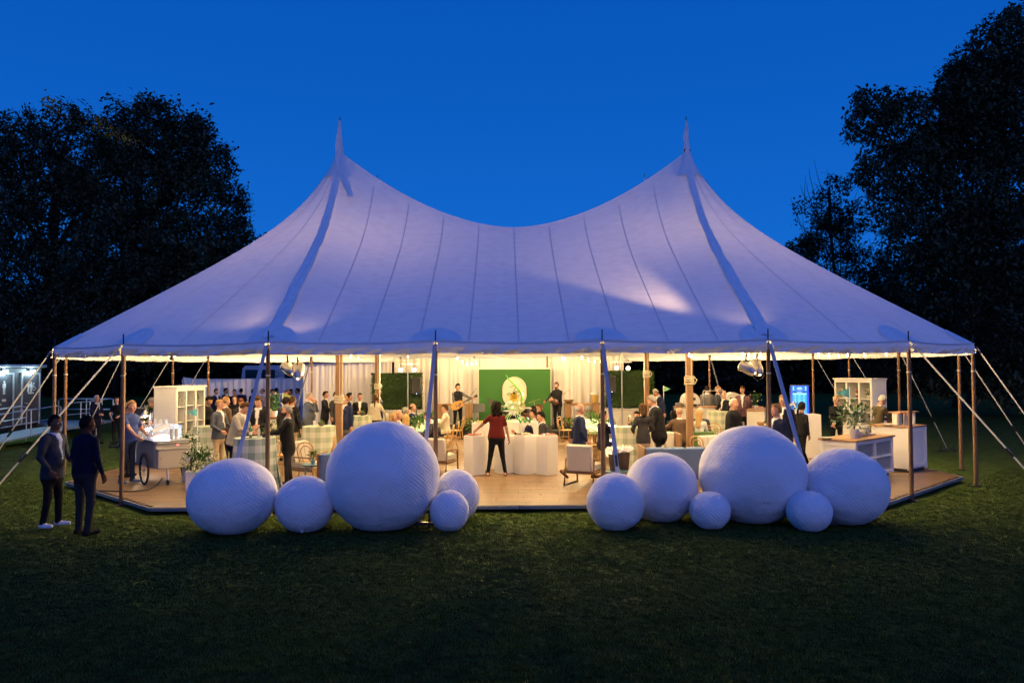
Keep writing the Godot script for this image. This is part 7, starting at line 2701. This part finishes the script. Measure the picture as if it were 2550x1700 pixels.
# ---------------------------------------------------------------- the people
func make_people() -> void:
	make_head_parts()
	var lawn := "two men talking on the lawn"
	person("man in grey blazer, black trousers and white shoes standing on the lawn at the left", Vector3(-7.642, 0.000, -13.454), 1.88, 78, {"skin": "brown", "hair": "black", "style": "crop", "top": "dusk", "bottom": "black", "shoes": "shoewhite", "shirt": "blueshirt", "la": Vector3(0.16, 1.05, 0.2), "ra": Vector3(-0.2, 0.92, 0.12)}, lawn)
	person("man in dark navy jacket seen from behind on the lawn at the left", Vector3(-6.770, 0.000, -12.829), 1.9, 158, {"skin": "dark", "hair": "black", "style": "crop", "top": "deepnavy", "bottom": "charcoal", "shoes": "black", "kind": "shirt", "girth": 1.3, "look": -22, "la": Vector3(0.22, 1.1, 0.28), "ra": Vector3(-0.25, 0.9, 0.1)}, lawn)
	person("white haired man in dark suit standing far left outside the deck", Vector3(-14.565, 0.000, -28.284), 1.74, 70, {"hair": "white", "style": "thin", "top": "deepnavy", "bottom": "deepnavy", "tie": "navy", "glasses": 1, "ra": Vector3(-0.12, 1.1, 0.28)})
	person("server in black with bare forearm standing on the grass behind the buffet", Vector3(-14.027, 0.000, -28.701), 1.66, 20, {"sex": "f", "skin": "pale", "hair": "dark", "style": "bob", "top": "black", "bottom": "black", "kind": "shirt", "sleeve": "short", "la": Vector3(0.1, 1.05, 0.25), "ra": Vector3(-0.16, 0.98, 0.22)}, "event staff in black")
	person("vendor in royal blue polo leaning a hand on the gelato cart", Vector3(-8.413, 0.120, -17.732), 1.84, 70, {"hair": "sandy", "style": "crop", "top": "royal", "bottom": "denim", "shoes": "shoegrey", "kind": "shirt", "sleeve": "short", "lean": 7.0, "girth": 1.25, "ra": Vector3(-0.2, 1.0, 0.48), "la": Vector3(0.25, 1.02, 0.3)}, "event staff")
	person("grey haired guest hidden behind the gelato vendor", Vector3(-8.918, 0.120, -18.711), 1.74, 100, {"hair": "grey", "style": "short", "top": "navy", "bottom": "charcoal"})
	person("man in dark plaid jacket reaching over the buffet by the left bookcase", Vector3(-9.412, 0.120, -21.906), 1.8, -75, {"hair": "grey", "style": "short", "top": "charcoal", "plaid": 1, "bottom": "charcoal", "shirt": "white", "lean": 20.0, "bend": 22.0, "girth": 1.2, "la": Vector3(0.12, 1.05, 0.42), "ra": Vector3(-0.05, 1.2, 0.68)})
	person("bartender in black shirt holding two bottles beside the left bookcase", Vector3(-8.480, 0.120, -22.418), 1.78, 75, {"skin": "tan", "hair": "black", "style": "short", "top": "black", "bottom": "black", "kind": "shirt", "bend": 25.0, "lean": 6.0, "la": Vector3(0.08, 1.15, 0.32), "ra": Vector3(-0.12, 1.12, 0.3)}, "event staff in black")
	person("man in grey blazer and khaki trousers at the left check tables", Vector3(-7.213, 0.120, -19.996), 1.76, 75, {"hair": "sandy", "style": "crop", "top": "slate", "bottom": "khaki", "la": Vector3(0.12, 1.1, 0.3), "ra": Vector3(-0.18, 1.0, 0.2)})
	person("older man with glasses in light grey tweed bending over the blue-green check table", Vector3(-6.253, 0.120, -18.398), 1.8, 75, {"hair": "brown", "style": "short", "top": "lightgrey", "bottom": "deepnavy", "glasses": 1, "lean": 17.0, "bend": 20.0, "girth": 1.3, "ra": Vector3(-0.16, 1.08, 0.5), "la": Vector3(0.12, 1.1, 0.45)})
	person("young man in dark blazer and white shirt looking down at the blue-green check table", Vector3(-5.851, 0.120, -18.920), 1.9, 0, {"hair": "brown", "style": "short", "top": "black", "bottom": "black", "bend": 22.0, "lean": 6.0, "shirt": "white", "girth": 1.25, "la": Vector3(0.1, 1.12, 0.36), "ra": Vector3(-0.22, 1.12, 0.36)})
	person("balding man in black suit gesturing with open hands right of the check table", Vector3(-4.698, 0.120, -17.207), 1.74, -82, {"hair": "grey", "style": "crop", "top": "black", "bottom": "charcoal", "shirt": "blueshirt", "beard": "brown", "la": Vector3(0.2, 1.18, 0.42), "ra": Vector3(-0.14, 1.2, 0.4)})
	person("sandy haired man in brown-grey jacket behind the grey blazer", Vector3(-7.448, 0.120, -21.093), 1.8, 140, {"hair": "sandy", "style": "crop", "top": "brown", "bottom": "charcoal", "girth": 1.2})
	person("woman with glasses and dark top facing us between the left tables", Vector3(-8.621, 0.120, -25.318), 1.68, 5, {"sex": "f", "skin": "pale", "hair": "brown", "style": "bob", "top": "black", "bottom": "black", "glasses": 1, "kind": "shirt"})
	person("auburn haired guest looking down behind the tweed jacket", Vector3(-7.687, 0.120, -23.136), 1.68, 10, {"hair": "auburn", "style": "short", "top": "charcoal", "bend": 25.0, "glasses": 1})
	person("blond guest turned away behind the tweed jacket", Vector3(-6.752, 0.120, -20.596), 1.66, 190, {"hair": "blond", "style": "thin", "top": "charcoal", "bend": 10.0})
	var back := "guests standing along the cloth fence"
	for p in [[Vector3(-13.156, 0.000, -36.076), 60, "navy", "dark", "short", "guest in navy at the left end by the cloth fence"], [Vector3(-13.123, 0.000, -37.214), 75, "black", "black", "short", "guest in black jacket, second along the cloth fence"], [Vector3(-12.025, 0.000, -35.254), 20, "deepnavy", "dark", "crop", "shorter guest, third along the cloth fence"], [Vector3(-12.340, 0.000, -37.069), 178, "navy", "dark", "crop", "guest in navy with back turned, before the middle of the cloth fence"], [Vector3(-11.236, 0.000, -35.385), 150, "charcoal", "dark", "short", "guest in charcoal partly behind the blue strap at the cloth fence"], [Vector3(-11.242, 0.000, -36.866), -70, "pink", "brown", "ring", "balding guest in pink shirt by the cloth fence behind the dark pole"], [Vector3(-10.357, 0.000, -35.231), 80, "charcoal", "dark", "crop", "guest in charcoal just right of the dark pole at the cloth fence"], [Vector3(-10.623, 0.000, -36.751), 120, "navy", "dark", "short", "guest in navy behind the white flowers at the cloth fence"], [Vector3(-9.411, 0.000, -34.736), 60, "black", "black", "short", "dark haired guest behind the lamp lit man at the cloth fence"], [Vector3(-9.542, 0.000, -36.551), -60, "white", "dark", "short", "guest in white shirt at the right end by the cloth fence"]]:
		person(p[5], p[0], 1.75, p[1], {"hair": p[3], "style": p[4], "top": p[2], "bottom": "charcoal", "skin": "tan" if p[3] == "black" else "light", "kind": "shirt" if p[2] in ["pink", "white"] else "jacket"}, back)
	person("lamp lit man with dark hair working at the angular bar", Vector3(-7.500, 0.120, -27.461), 1.78, -60, {"hair": "brown", "style": "short", "top": "black", "bottom": "black", "kind": "shirt"}, "event staff in black")
	person("dark haired man at the bar, left of the pair in dark suits", Vector3(-6.063, 0.120, -21.896), 1.74, 160, {"hair": "dark", "style": "short", "top": "charcoal", "bottom": "khaki"})
	person("man in black suit and khaki trousers with back turned at the angular bar", Vector3(-5.907, 0.120, -21.986), 1.76, 150, {"hair": "brown", "style": "short", "top": "black", "bottom": "khaki", "girth": 1.2})
	person("heavy grey haired man in slate suit eating with a hand to his mouth", Vector3(-6.101, 0.120, -24.617), 1.78, 82, {"hair": "grey", "style": "short", "top": "slate", "bottom": "charcoal", "girth": 1.4, "ra": Vector3(-0.06, 1.48, 0.2), "la": Vector3(0.06, 1.45, 0.22)})
	person("man in black suit holding out a plate before the left drape", Vector3(-6.422, 0.120, -28.289), 1.72, 82, {"hair": "dark", "style": "short", "top": "black", "bottom": "black", "skin": "tan", "ra": Vector3(-0.12, 1.1, 0.36), "la": Vector3(0.1, 1.1, 0.36)})
	person("man in charcoal suit half hidden by the left timber pole", Vector3(-5.922, 0.120, -27.696), 1.72, 60, {"hair": "brown", "style": "thin", "top": "charcoal", "bottom": "charcoal"})
	person("man in open navy blazer, white shirt and grey trousers right of the timber pole", Vector3(-4.596, 0.120, -22.846), 1.76, -25, {"hair": "sandy", "style": "short", "top": "navy", "bottom": "grey", "girth": 1.15, "bend": 8.0})
	person("dark haired man in deep navy turned away behind the open navy blazer", Vector3(-5.097, 0.120, -25.828), 1.73, 110, {"hair": "black", "style": "short", "top": "deepnavy", "bottom": "black", "skin": "tan"})
	person("man in black jacket facing us with hands clasped before the left drape", Vector3(-4.703, 0.120, -25.768), 1.73, 5, {"hair": "dark", "style": "crop", "top": "black", "bottom": "charcoal", "girth": 1.2, "la": Vector3(0.06, 1.14, 0.24), "ra": Vector3(-0.05, 1.16, 0.22), "look": 15})
	person("woman in oatmeal sweater with ponytail, back to us", Vector3(-4.163, 0.120, -25.496), 1.68, 195, {"sex": "f", "hair": "brown", "style": "tail", "top": "oat", "bottom": "black", "kind": "shirt", "girth": 1.3, "look": -10, "ra": Vector3(-0.36, 0.95, 0.1)})
	person("man in navy suit behind the woman in the oatmeal sweater", Vector3(-4.479, 0.120, -28.193), 1.76, -70, {"hair": "dark", "style": "short", "top": "navy", "bottom": "grey", "skin": "tan"})
	# guests at the left mint table
	var ta := "guests seated at the left mint table"
	person("blond woman in sleeveless purple dress seated at the left mint table", Vector3(-3.071, 0.120, -21.653), 1.68, 60, {"pose": "sit", "sex": "f", "hair": "blond", "style": "long", "top": "purple", "kind": "dress", "sleeve": "none", "la": Vector3(0.12, 0.82, 0.42), "ra": Vector3(-0.1, 0.82, 0.42)}, ta)
	person("smiling balding man beside the woman in purple", Vector3(-2.962, 0.120, -21.820), 1.75, 75, {"pose": "sit", "hair": "brown", "style": "ring", "top": "grey", "la": Vector3(0.12, 0.84, 0.42), "ra": Vector3(-0.1, 0.84, 0.42)}, ta)
	person("grey haired man with thinning crown seated with back turned", Vector3(-2.973, 0.120, -23.514), 1.75, 120, {"pose": "sit", "hair": "grey", "style": "thin", "top": "charcoal", "la": Vector3(0.12, 0.84, 0.42)}, ta)
	person("bald fronted man in navy suit raising his hands at the left mint table", Vector3(-2.969, 0.120, -25.360), 1.78, 80, {"pose": "sit", "hair": "brown", "style": "ring", "top": "navy", "tie": "navy", "la": Vector3(0.16, 1.02, 0.45), "ra": Vector3(-0.12, 1.0, 0.42)}, ta)
	person("woman with long blond hair and cream top at the table end", Vector3(-2.592, 0.120, -20.772), 1.67, 172, {"pose": "sit", "sex": "f", "hair": "blond", "style": "long", "top": "pink", "kind": "shirt", "la": Vector3(0.2, 0.82, 0.42), "ra": Vector3(-0.2, 0.82, 0.42)}, ta)
	person("man in dark jacket leaning on the left mint table behind the dark pole", Vector3(-1.806, 0.120, -20.801), 1.78, -75, {"pose": "sit", "hair": "brown", "style": "short", "top": "charcoal", "lean": 16.0, "la": Vector3(0.12, 0.84, 0.5), "ra": Vector3(-0.14, 0.84, 0.5)}, ta)
	person("man in cream jacket with dark tie at the left mint table", Vector3(-1.859, 0.120, -25.070), 1.75, -85, {"pose": "sit", "hair": "brown", "style": "short", "top": "cream", "tie": "navy", "skin": "pale", "la": Vector3(0.12, 0.84, 0.42)}, ta)
	# musicians
	var band := "musicians on the stage"
	person("guitarist in black vest and grey sleeves playing on stage", Vector3(-1.751, 0.320, -29.563), 1.74, 22, {"hair": "dark", "style": "short", "top": "black", "bottom": "black", "sleeves": "grey", "kind": "shirt", "girth": 1.25, "la": Vector3(0.52, 1.25, 0.3), "ra": Vector3(-0.08, 1.0, 0.26), "look": 15}, band)
	guitar(Vector3(-1.751, 0.320, -29.563), 22.0)
	person("bearded musician in black shirt at the right of the stage", Vector3(2.011, 0.320, -29.958), 1.78, -42, {"hair": "brown", "style": "crop", "beard": "brown", "top": "black", "bottom": "black", "kind": "shirt", "girth": 1.3, "bend": 12.0, "la": Vector3(0.04, 1.14, 0.3), "ra": Vector3(-0.3, 1.06, 0.36)}, band)
	ukulele(Vector3(2.011, 0.320, -29.958), -42.0)
	person("drummer in white shirt seated behind the drum kit", Vector3(0.349, 0.360, -29.462), 1.74, 0, {"pose": "sit", "hair": "dark", "style": "short", "top": "white", "bottom": "black", "kind": "shirt", "skin": "tan", "la": Vector3(0.25, 0.95, 0.4), "ra": Vector3(-0.25, 0.95, 0.4)}, band)
	person("woman in maroon blouse and black trousers reaching to the plinths, back to us", Vector3(-0.190, 0.120, -18.541), 1.73, 182, {"sex": "f", "pose": "wide", "hair": "dark", "style": "curly", "skin": "light", "top": "maroon", "bottom": "black", "shoes": "nude", "kind": "shirt", "sleeve": "short", "girth": 1.32, "ra": Vector3(0.24, 0.95, 0.12), "la": Vector3(-0.24, 0.95, 0.12)}.merged({"la": Vector3(0.52, 1.06, 0.3), "ra": Vector3(-0.3, 0.9, 0.12)}, true))
	ta = "guests seated at the table behind the plinths"
	person("sandy haired man at the far end behind the plinths", Vector3(1.124, 0.120, -25.046), 1.75, -60, {"pose": "sit", "hair": "auburn", "style": "short", "top": "navy"}, ta)
	person("dark haired man turned away behind the plinths", Vector3(0.912, 0.120, -24.195), 1.75, -110, {"pose": "sit", "hair": "dark", "style": "crop", "top": "charcoal"}, ta)
	person("man with greying dark hair in the middle behind the plinths", Vector3(0.826, 0.120, -21.912), 1.75, -75, {"pose": "sit", "hair": "dark", "style": "short", "top": "charcoal", "la": Vector3(0.1, 1.0, 0.4)}, ta)
	person("man in navy eating with hand raised behind the right plinths", Vector3(0.670, 0.120, -20.149), 1.75, -85, {"pose": "sit", "hair": "brown", "style": "short", "top": "deepnavy", "lean": 10.0, "ra": Vector3(-0.06, 1.1, 0.3), "la": Vector3(0.1, 0.9, 0.42)}, ta)
	person("dark haired man in charcoal suit, rightmost behind the plinths", Vector3(1.010, 0.120, -20.749), 1.76, -80, {"pose": "sit", "hair": "black", "style": "short", "top": "charcoal", "bend": 14.0}, ta)
	person("balding man in navy blazer and tan trousers striding past the grey chair", Vector3(1.701, 0.120, -17.992), 1.7, 82, {"pose": "walk", "hair": "white", "style": "ring", "top": "navy", "bottom": "tan", "shoes": "shoebrown", "girth": 1.2})
	person("man in dark suit seated at the right mint table behind the dark guy pole", Vector3(2.568, 0.120, -20.657), 1.76, 110, {"pose": "sit", "hair": "dark", "style": "short", "top": "deepnavy", "la": Vector3(0.1, 0.84, 0.45), "ra": Vector3(-0.1, 0.84, 0.45)}, "guests at the right mint table")
	person("woman with brown bob in black leather blazer and beige trousers, back to us", Vector3(3.285, 0.120, -18.683), 1.66, 186, {"sex": "f", "hair": "brown", "style": "bob", "top": "charcoal", "bottom": "khaki", "la": Vector3(0.18, 1.05, 0.26), "ra": Vector3(-0.18, 1.05, 0.26)})
	person("tall man in long black jacket leaning over beside the woman with the bob", Vector3(3.810, 0.120, -19.457), 1.84, -100, {"hair": "grey", "style": "short", "top": "black", "bottom": "black", "shirt": "blueshirt", "lean": 10.0, "bend": 16.0, "girth": 1.35, "la": Vector3(0.14, 1.1, 0.34)})
	person("man in navy suit bowing his head by the pale green flag", Vector3(5.740, 0.120, -28.727), 1.78, -70, {"hair": "grey", "style": "crop", "top": "navy", "bottom": "navy", "lean": 16.0, "bend": 25.0})
	person("seated guest whose face shows left of the woman with the bob", Vector3(3.551, 0.120, -21.141), 1.72, -20, {"pose": "sit", "hair": "dark", "style": "short", "top": "charcoal"})
	person("bald man in grey-brown suit seated on a bentwood chair, back to us", Vector3(4.801, 0.120, -21.602), 1.8, 180, {"pose": "sit", "hair": "brown", "style": "bald", "skin": "light", "top": "brown", "girth": 1.3, "la": Vector3(0.3, 0.85, 0.36), "ra": Vector3(-0.3, 0.85, 0.36)}, "guests seated on the right")
	person("dark haired woman seated left of the bald man", Vector3(4.745, 0.120, -22.066), 1.68, 160, {"pose": "sit", "sex": "f", "skin": "tan", "hair": "black", "style": "bob", "top": "black"}, "guests seated on the right")
	person("blond woman in white blouse seated right of the timber pole", Vector3(5.437, 0.120, -22.000), 1.68, 165, {"pose": "sit", "sex": "f", "hair": "blond", "style": "long", "top": "white", "bottom": "black", "kind": "shirt", "look": -15, "la": Vector3(0.2, 0.84, 0.4)}, "guests seated on the right")
	person("white haired man in slate seated behind the blond woman", Vector3(5.574, 0.120, -22.399), 1.74, 150, {"pose": "sit", "hair": "white", "style": "short", "top": "slate"}, "guests seated on the right")
	person("broad man in grey jacket and khaki trousers, back to us at the bar", Vector3(7.510, 0.120, -29.165), 1.82, 170, {"hair": "dark", "style": "crop", "top": "grey", "bottom": "khaki", "girth": 1.5})
	person("man with glasses in blue-grey blazer facing the bald man", Vector3(7.877, 0.120, -29.089), 1.82, 60, {"hair": "sandy", "style": "thin", "top": "slate", "bottom": "charcoal", "glasses": 1, "la": Vector3(0.14, 1.1, 0.3), "ra": Vector3(-0.14, 1.12, 0.3)})
	person("bald man in black suit and white shirt gesturing at the right bar", Vector3(7.481, 0.120, -26.705), 1.7, -65, {"style": "bald", "skin": "pale", "top": "black", "bottom": "black", "la": Vector3(0.16, 1.1, 0.32), "ra": Vector3(-0.16, 1.2, 0.32)})
	person("man in brown plaid jacket with pocket square holding a plate", Vector3(8.324, 0.120, -27.475), 1.84, -22, {"hair": "brown", "style": "short", "top": "plum", "plaid": 1, "bottom": "black", "girth": 1.2, "ra": Vector3(-0.2, 1.2, 0.34), "look": -12})
	person("white haired man in black suit looking towards us beside the biggest right ball", Vector3(5.226, 0.120, -18.021), 1.8, 60, {"hair": "white", "style": "thin", "skin": "light", "top": "black", "bottom": "black", "shirt": "black", "girth": 1.4, "look": -30})
	person("sandy haired man in navy suit in profile behind the biggest right ball", Vector3(5.425, 0.120, -15.634), 1.78, -70, {"hair": "sandy", "style": "short", "top": "navy", "bottom": "navy", "girth": 1.25})
	person("man with dark glasses in deep navy suit behind the blue strap", Vector3(6.629, 0.120, -18.674), 1.85, -40, {"hair": "sandy", "style": "short", "top": "deepnavy", "bottom": "deepnavy", "glasses": 1, "girth": 1.2})
	person("server in black with long ponytail and badge striding past the reception counter", Vector3(7.363, 0.120, -19.587), 1.64, 118, {"sex": "f", "pose": "walk", "hair": "dark", "style": "tail", "top": "black", "bottom": "black", "kind": "shirt", "skin": "tan", "girth": 1.15, "lean": 6.0, "ra": Vector3(-0.2, 0.9, 0.1), "la": Vector3(0.4, 0.95, -0.1)}, "event staff in black")
	person("blonde server in black with name badge and clasped hands by the right bookcase", Vector3(9.482, 0.120, -22.458), 1.68, -35, {"sex": "f", "hair": "blond", "style": "tail", "top": "black", "bottom": "black", "kind": "shirt", "skin": "pale", "belt": 1, "la": Vector3(0.02, 0.98, 0.26), "ra": Vector3(-0.05, 0.96, 0.26)}, "event staff in black")
	person("white haired old man in olive tweed serving himself at the right counter", Vector3(9.871, 0.120, -20.878), 1.78, 105, {"hair": "white", "style": "short", "top": "olive", "bottom": "charcoal", "lean": 14.0, "bend": 20.0, "ra": Vector3(-0.1, 1.08, 0.5), "la": Vector3(0.14, 1.1, 0.5)})



func guitar(at: Vector3, yaw: float) -> void:
	var b := Basis(Vector3.UP, deg_to_rad(yaw))
	var t := thing("acoustic_guitar", "honey coloured acoustic guitar held by the guitarist", "guitar", at + b * Vector3(-0.06, 0.98, 0.24), yaw)
	var tilt := Basis(Vector3.BACK, 0.42)
	var g := Geo.new()
	g.col = Color(0.5, 0.28, 0.08)
	var n := 40
	var out := []
	for k in n:
		var a := TAU * k / n
		var r := 0.17 + 0.035 * cos(2.0 * a) + 0.03 * -cos(a)
		out.append(Vector3(cos(a) * r * 1.35, sin(a) * r, 0))
	var f := g.vert(tilt * Vector3(0, 0, 0.05), Vector3.BACK)
	var bk := g.vert(tilt * Vector3(0, 0, -0.05), Vector3.FORWARD)
	var fr := []
	var br := []
	for p in out:
		fr.append(g.vert(tilt * (p + Vector3(0, 0, 0.05)), Vector3.BACK))
		br.append(g.vert(tilt * (p - Vector3(0, 0, 0.05)), Vector3.FORWARD))
	for k in n:
		var k2 := (k + 1) % n
		g.tri(f, fr[k], fr[k2])
		g.tri(bk, br[k], br[k2])
		g.quad(g.v[fr[k]], g.v[fr[k2]], g.v[br[k2]], g.v[br[k]])
	obj("body", g, "china", t)
	g = Geo.new()
	g.col = Color(0.04, 0.02, 0.01)
	g.cyl(tilt * Vector3(0.06, 0, 0.05), 0.045, 0.003, 16, tilt * Basis(Vector3.RIGHT, PI / 2))
	g.box(tilt * Vector3(-0.1, 0, 0.054), Vector3(0.03, 0.12, 0.012), 0.003, tilt)
	obj("sound_hole", g, "painted", t)
	g = Geo.new()
	g.col = Color(0.09, 0.045, 0.02)
	g.box(tilt * Vector3(0.42, 0, 0.045), Vector3(0.5, 0.05, 0.025), 0.006, tilt)
	obj("neck", g, "painted", t)
	g = Geo.new()
	g.col = Color(0.02, 0.012, 0.01)
	g.box(tilt * Vector3(0.74, 0, 0.04), Vector3(0.16, 0.075, 0.02), 0.008, tilt)
	for s in [-1, 1]:
		for k in 3:
			g.ball(tilt * Vector3(0.69 + 0.05 * k, s * 0.048, 0.04), Vector3.ONE * 0.011, 6, 4)
	obj("headstock", g, "painted", t)


func ukulele(at: Vector3, yaw: float) -> void:
	var b := Basis(Vector3.UP, deg_to_rad(yaw))
	var t := thing("small_guitar", "dark small guitar held across the bearded musician's belly", "guitar", at + b * Vector3(0.02, 1.06, 0.26), yaw)
	var tilt := Basis(Vector3.BACK, PI - 0.1)
	var g := Geo.new()
	g.col = Color(0.05, 0.02, 0.012)
	g.ball(tilt * Vector3(-0.1, 0, 0), Vector3(0.15, 0.12, 0.035), 16, 10, tilt)
	g.ball(tilt * Vector3(0.06, 0, 0), Vector3(0.1, 0.09, 0.034), 16, 10, tilt)
	obj("body", g, "china", t)
	obj("neck", gbox(tilt * Vector3(0.3, 0, 0.02), Vector3(0.36, 0.04, 0.025), 0.005, tilt), "wood_pole", t)


func lamp_omni(called: String, at: Vector3, col: Color, e: float, size: float) -> void:
	var l := OmniLight3D.new()
	l.name = numbered(called)
	l.position = at
	l.light_color = col.linear_to_srgb()
	l.light_energy = e
	l.light_size = size
	l.omni_range = 40.0
	l.omni_attenuation = 2.0
	l.shadow_enabled = true
	add_child(l)


func lamp_spot(called: String, at: Vector3, to: Vector3, col: Color, e: float, angle: float, size: float, soft := 0.6) -> void:
	var l := SpotLight3D.new()
	l.name = numbered(called)
	l.light_color = col.linear_to_srgb()
	l.light_energy = e
	l.light_size = size
	l.spot_angle = angle
	l.spot_angle_attenuation = soft
	l.spot_range = 40.0
	l.spot_attenuation = 2.0
	l.shadow_enabled = true
	add_child(l)
	l.look_at_from_position(at, to, Vector3.UP if absf((to - at).normalized().y) < 0.95 else Vector3.RIGHT)


const WARM := Color(1.0, 0.69, 0.33)


func _ready() -> void:
	var cam := Camera3D.new()
	cam.name = "camera"
	cam.fov = 46.84
	cam.near = 0.1
	cam.far = 600.0
	cam.position = Vector3(0, 2.65, 0)
	cam.rotation_degrees = Vector3(1.93, -0.57, -0.26)
	add_child(cam)
	cam.current = true
	var env := Environment.new()
	env.background_mode = Environment.BG_SKY
	var sky := ProceduralSkyMaterial.new()
	sky.sky_top_color = Color(0.0, 0.29, 0.68)
	sky.sky_horizon_color = Color(0.1, 0.46, 0.87)
	sky.sky_curve = 0.22
	sky.ground_bottom_color = Color(0.02, 0.03, 0.05)
	sky.ground_horizon_color = Color(0.05, 0.08, 0.14)
	sky.sun_angle_max = 1.0
	env.sky = Sky.new()
	env.sky.sky_material = sky
	env.tonemap_mode = Environment.TONE_MAPPER_LINEAR
	env.tonemap_exposure = 1.0
	env.sdfgi_enabled = true
	env.ssao_enabled = true
	env.ssil_enabled = true
	var we := WorldEnvironment.new()
	we.name = "world_environment"
	we.environment = env
	add_child(we)
	# the last afterglow in the west, behind the camera
	var sun := DirectionalLight3D.new()
	sun.name = "afterglow"
	sun.rotation_degrees = Vector3(-22, 12, 0)
	sun.light_color = Color(0.8, 0.74, 1.0)
	sun.light_energy = 0.135
	sun.light_angular_distance = 60.0
	sun.sky_mode = DirectionalLight3D.SKY_MODE_LIGHT_ONLY
	sun.shadow_enabled = true
	add_child(sun)
	make_materials()
	make_ground()
	make_deck()
	make_tent()
	make_poles()
	make_trees()
	make_stage()
	make_plinths()
	make_left_side()
	make_right_side()
	make_beyond()
	make_chairs()
	make_balls()
	make_lights()
	make_people()
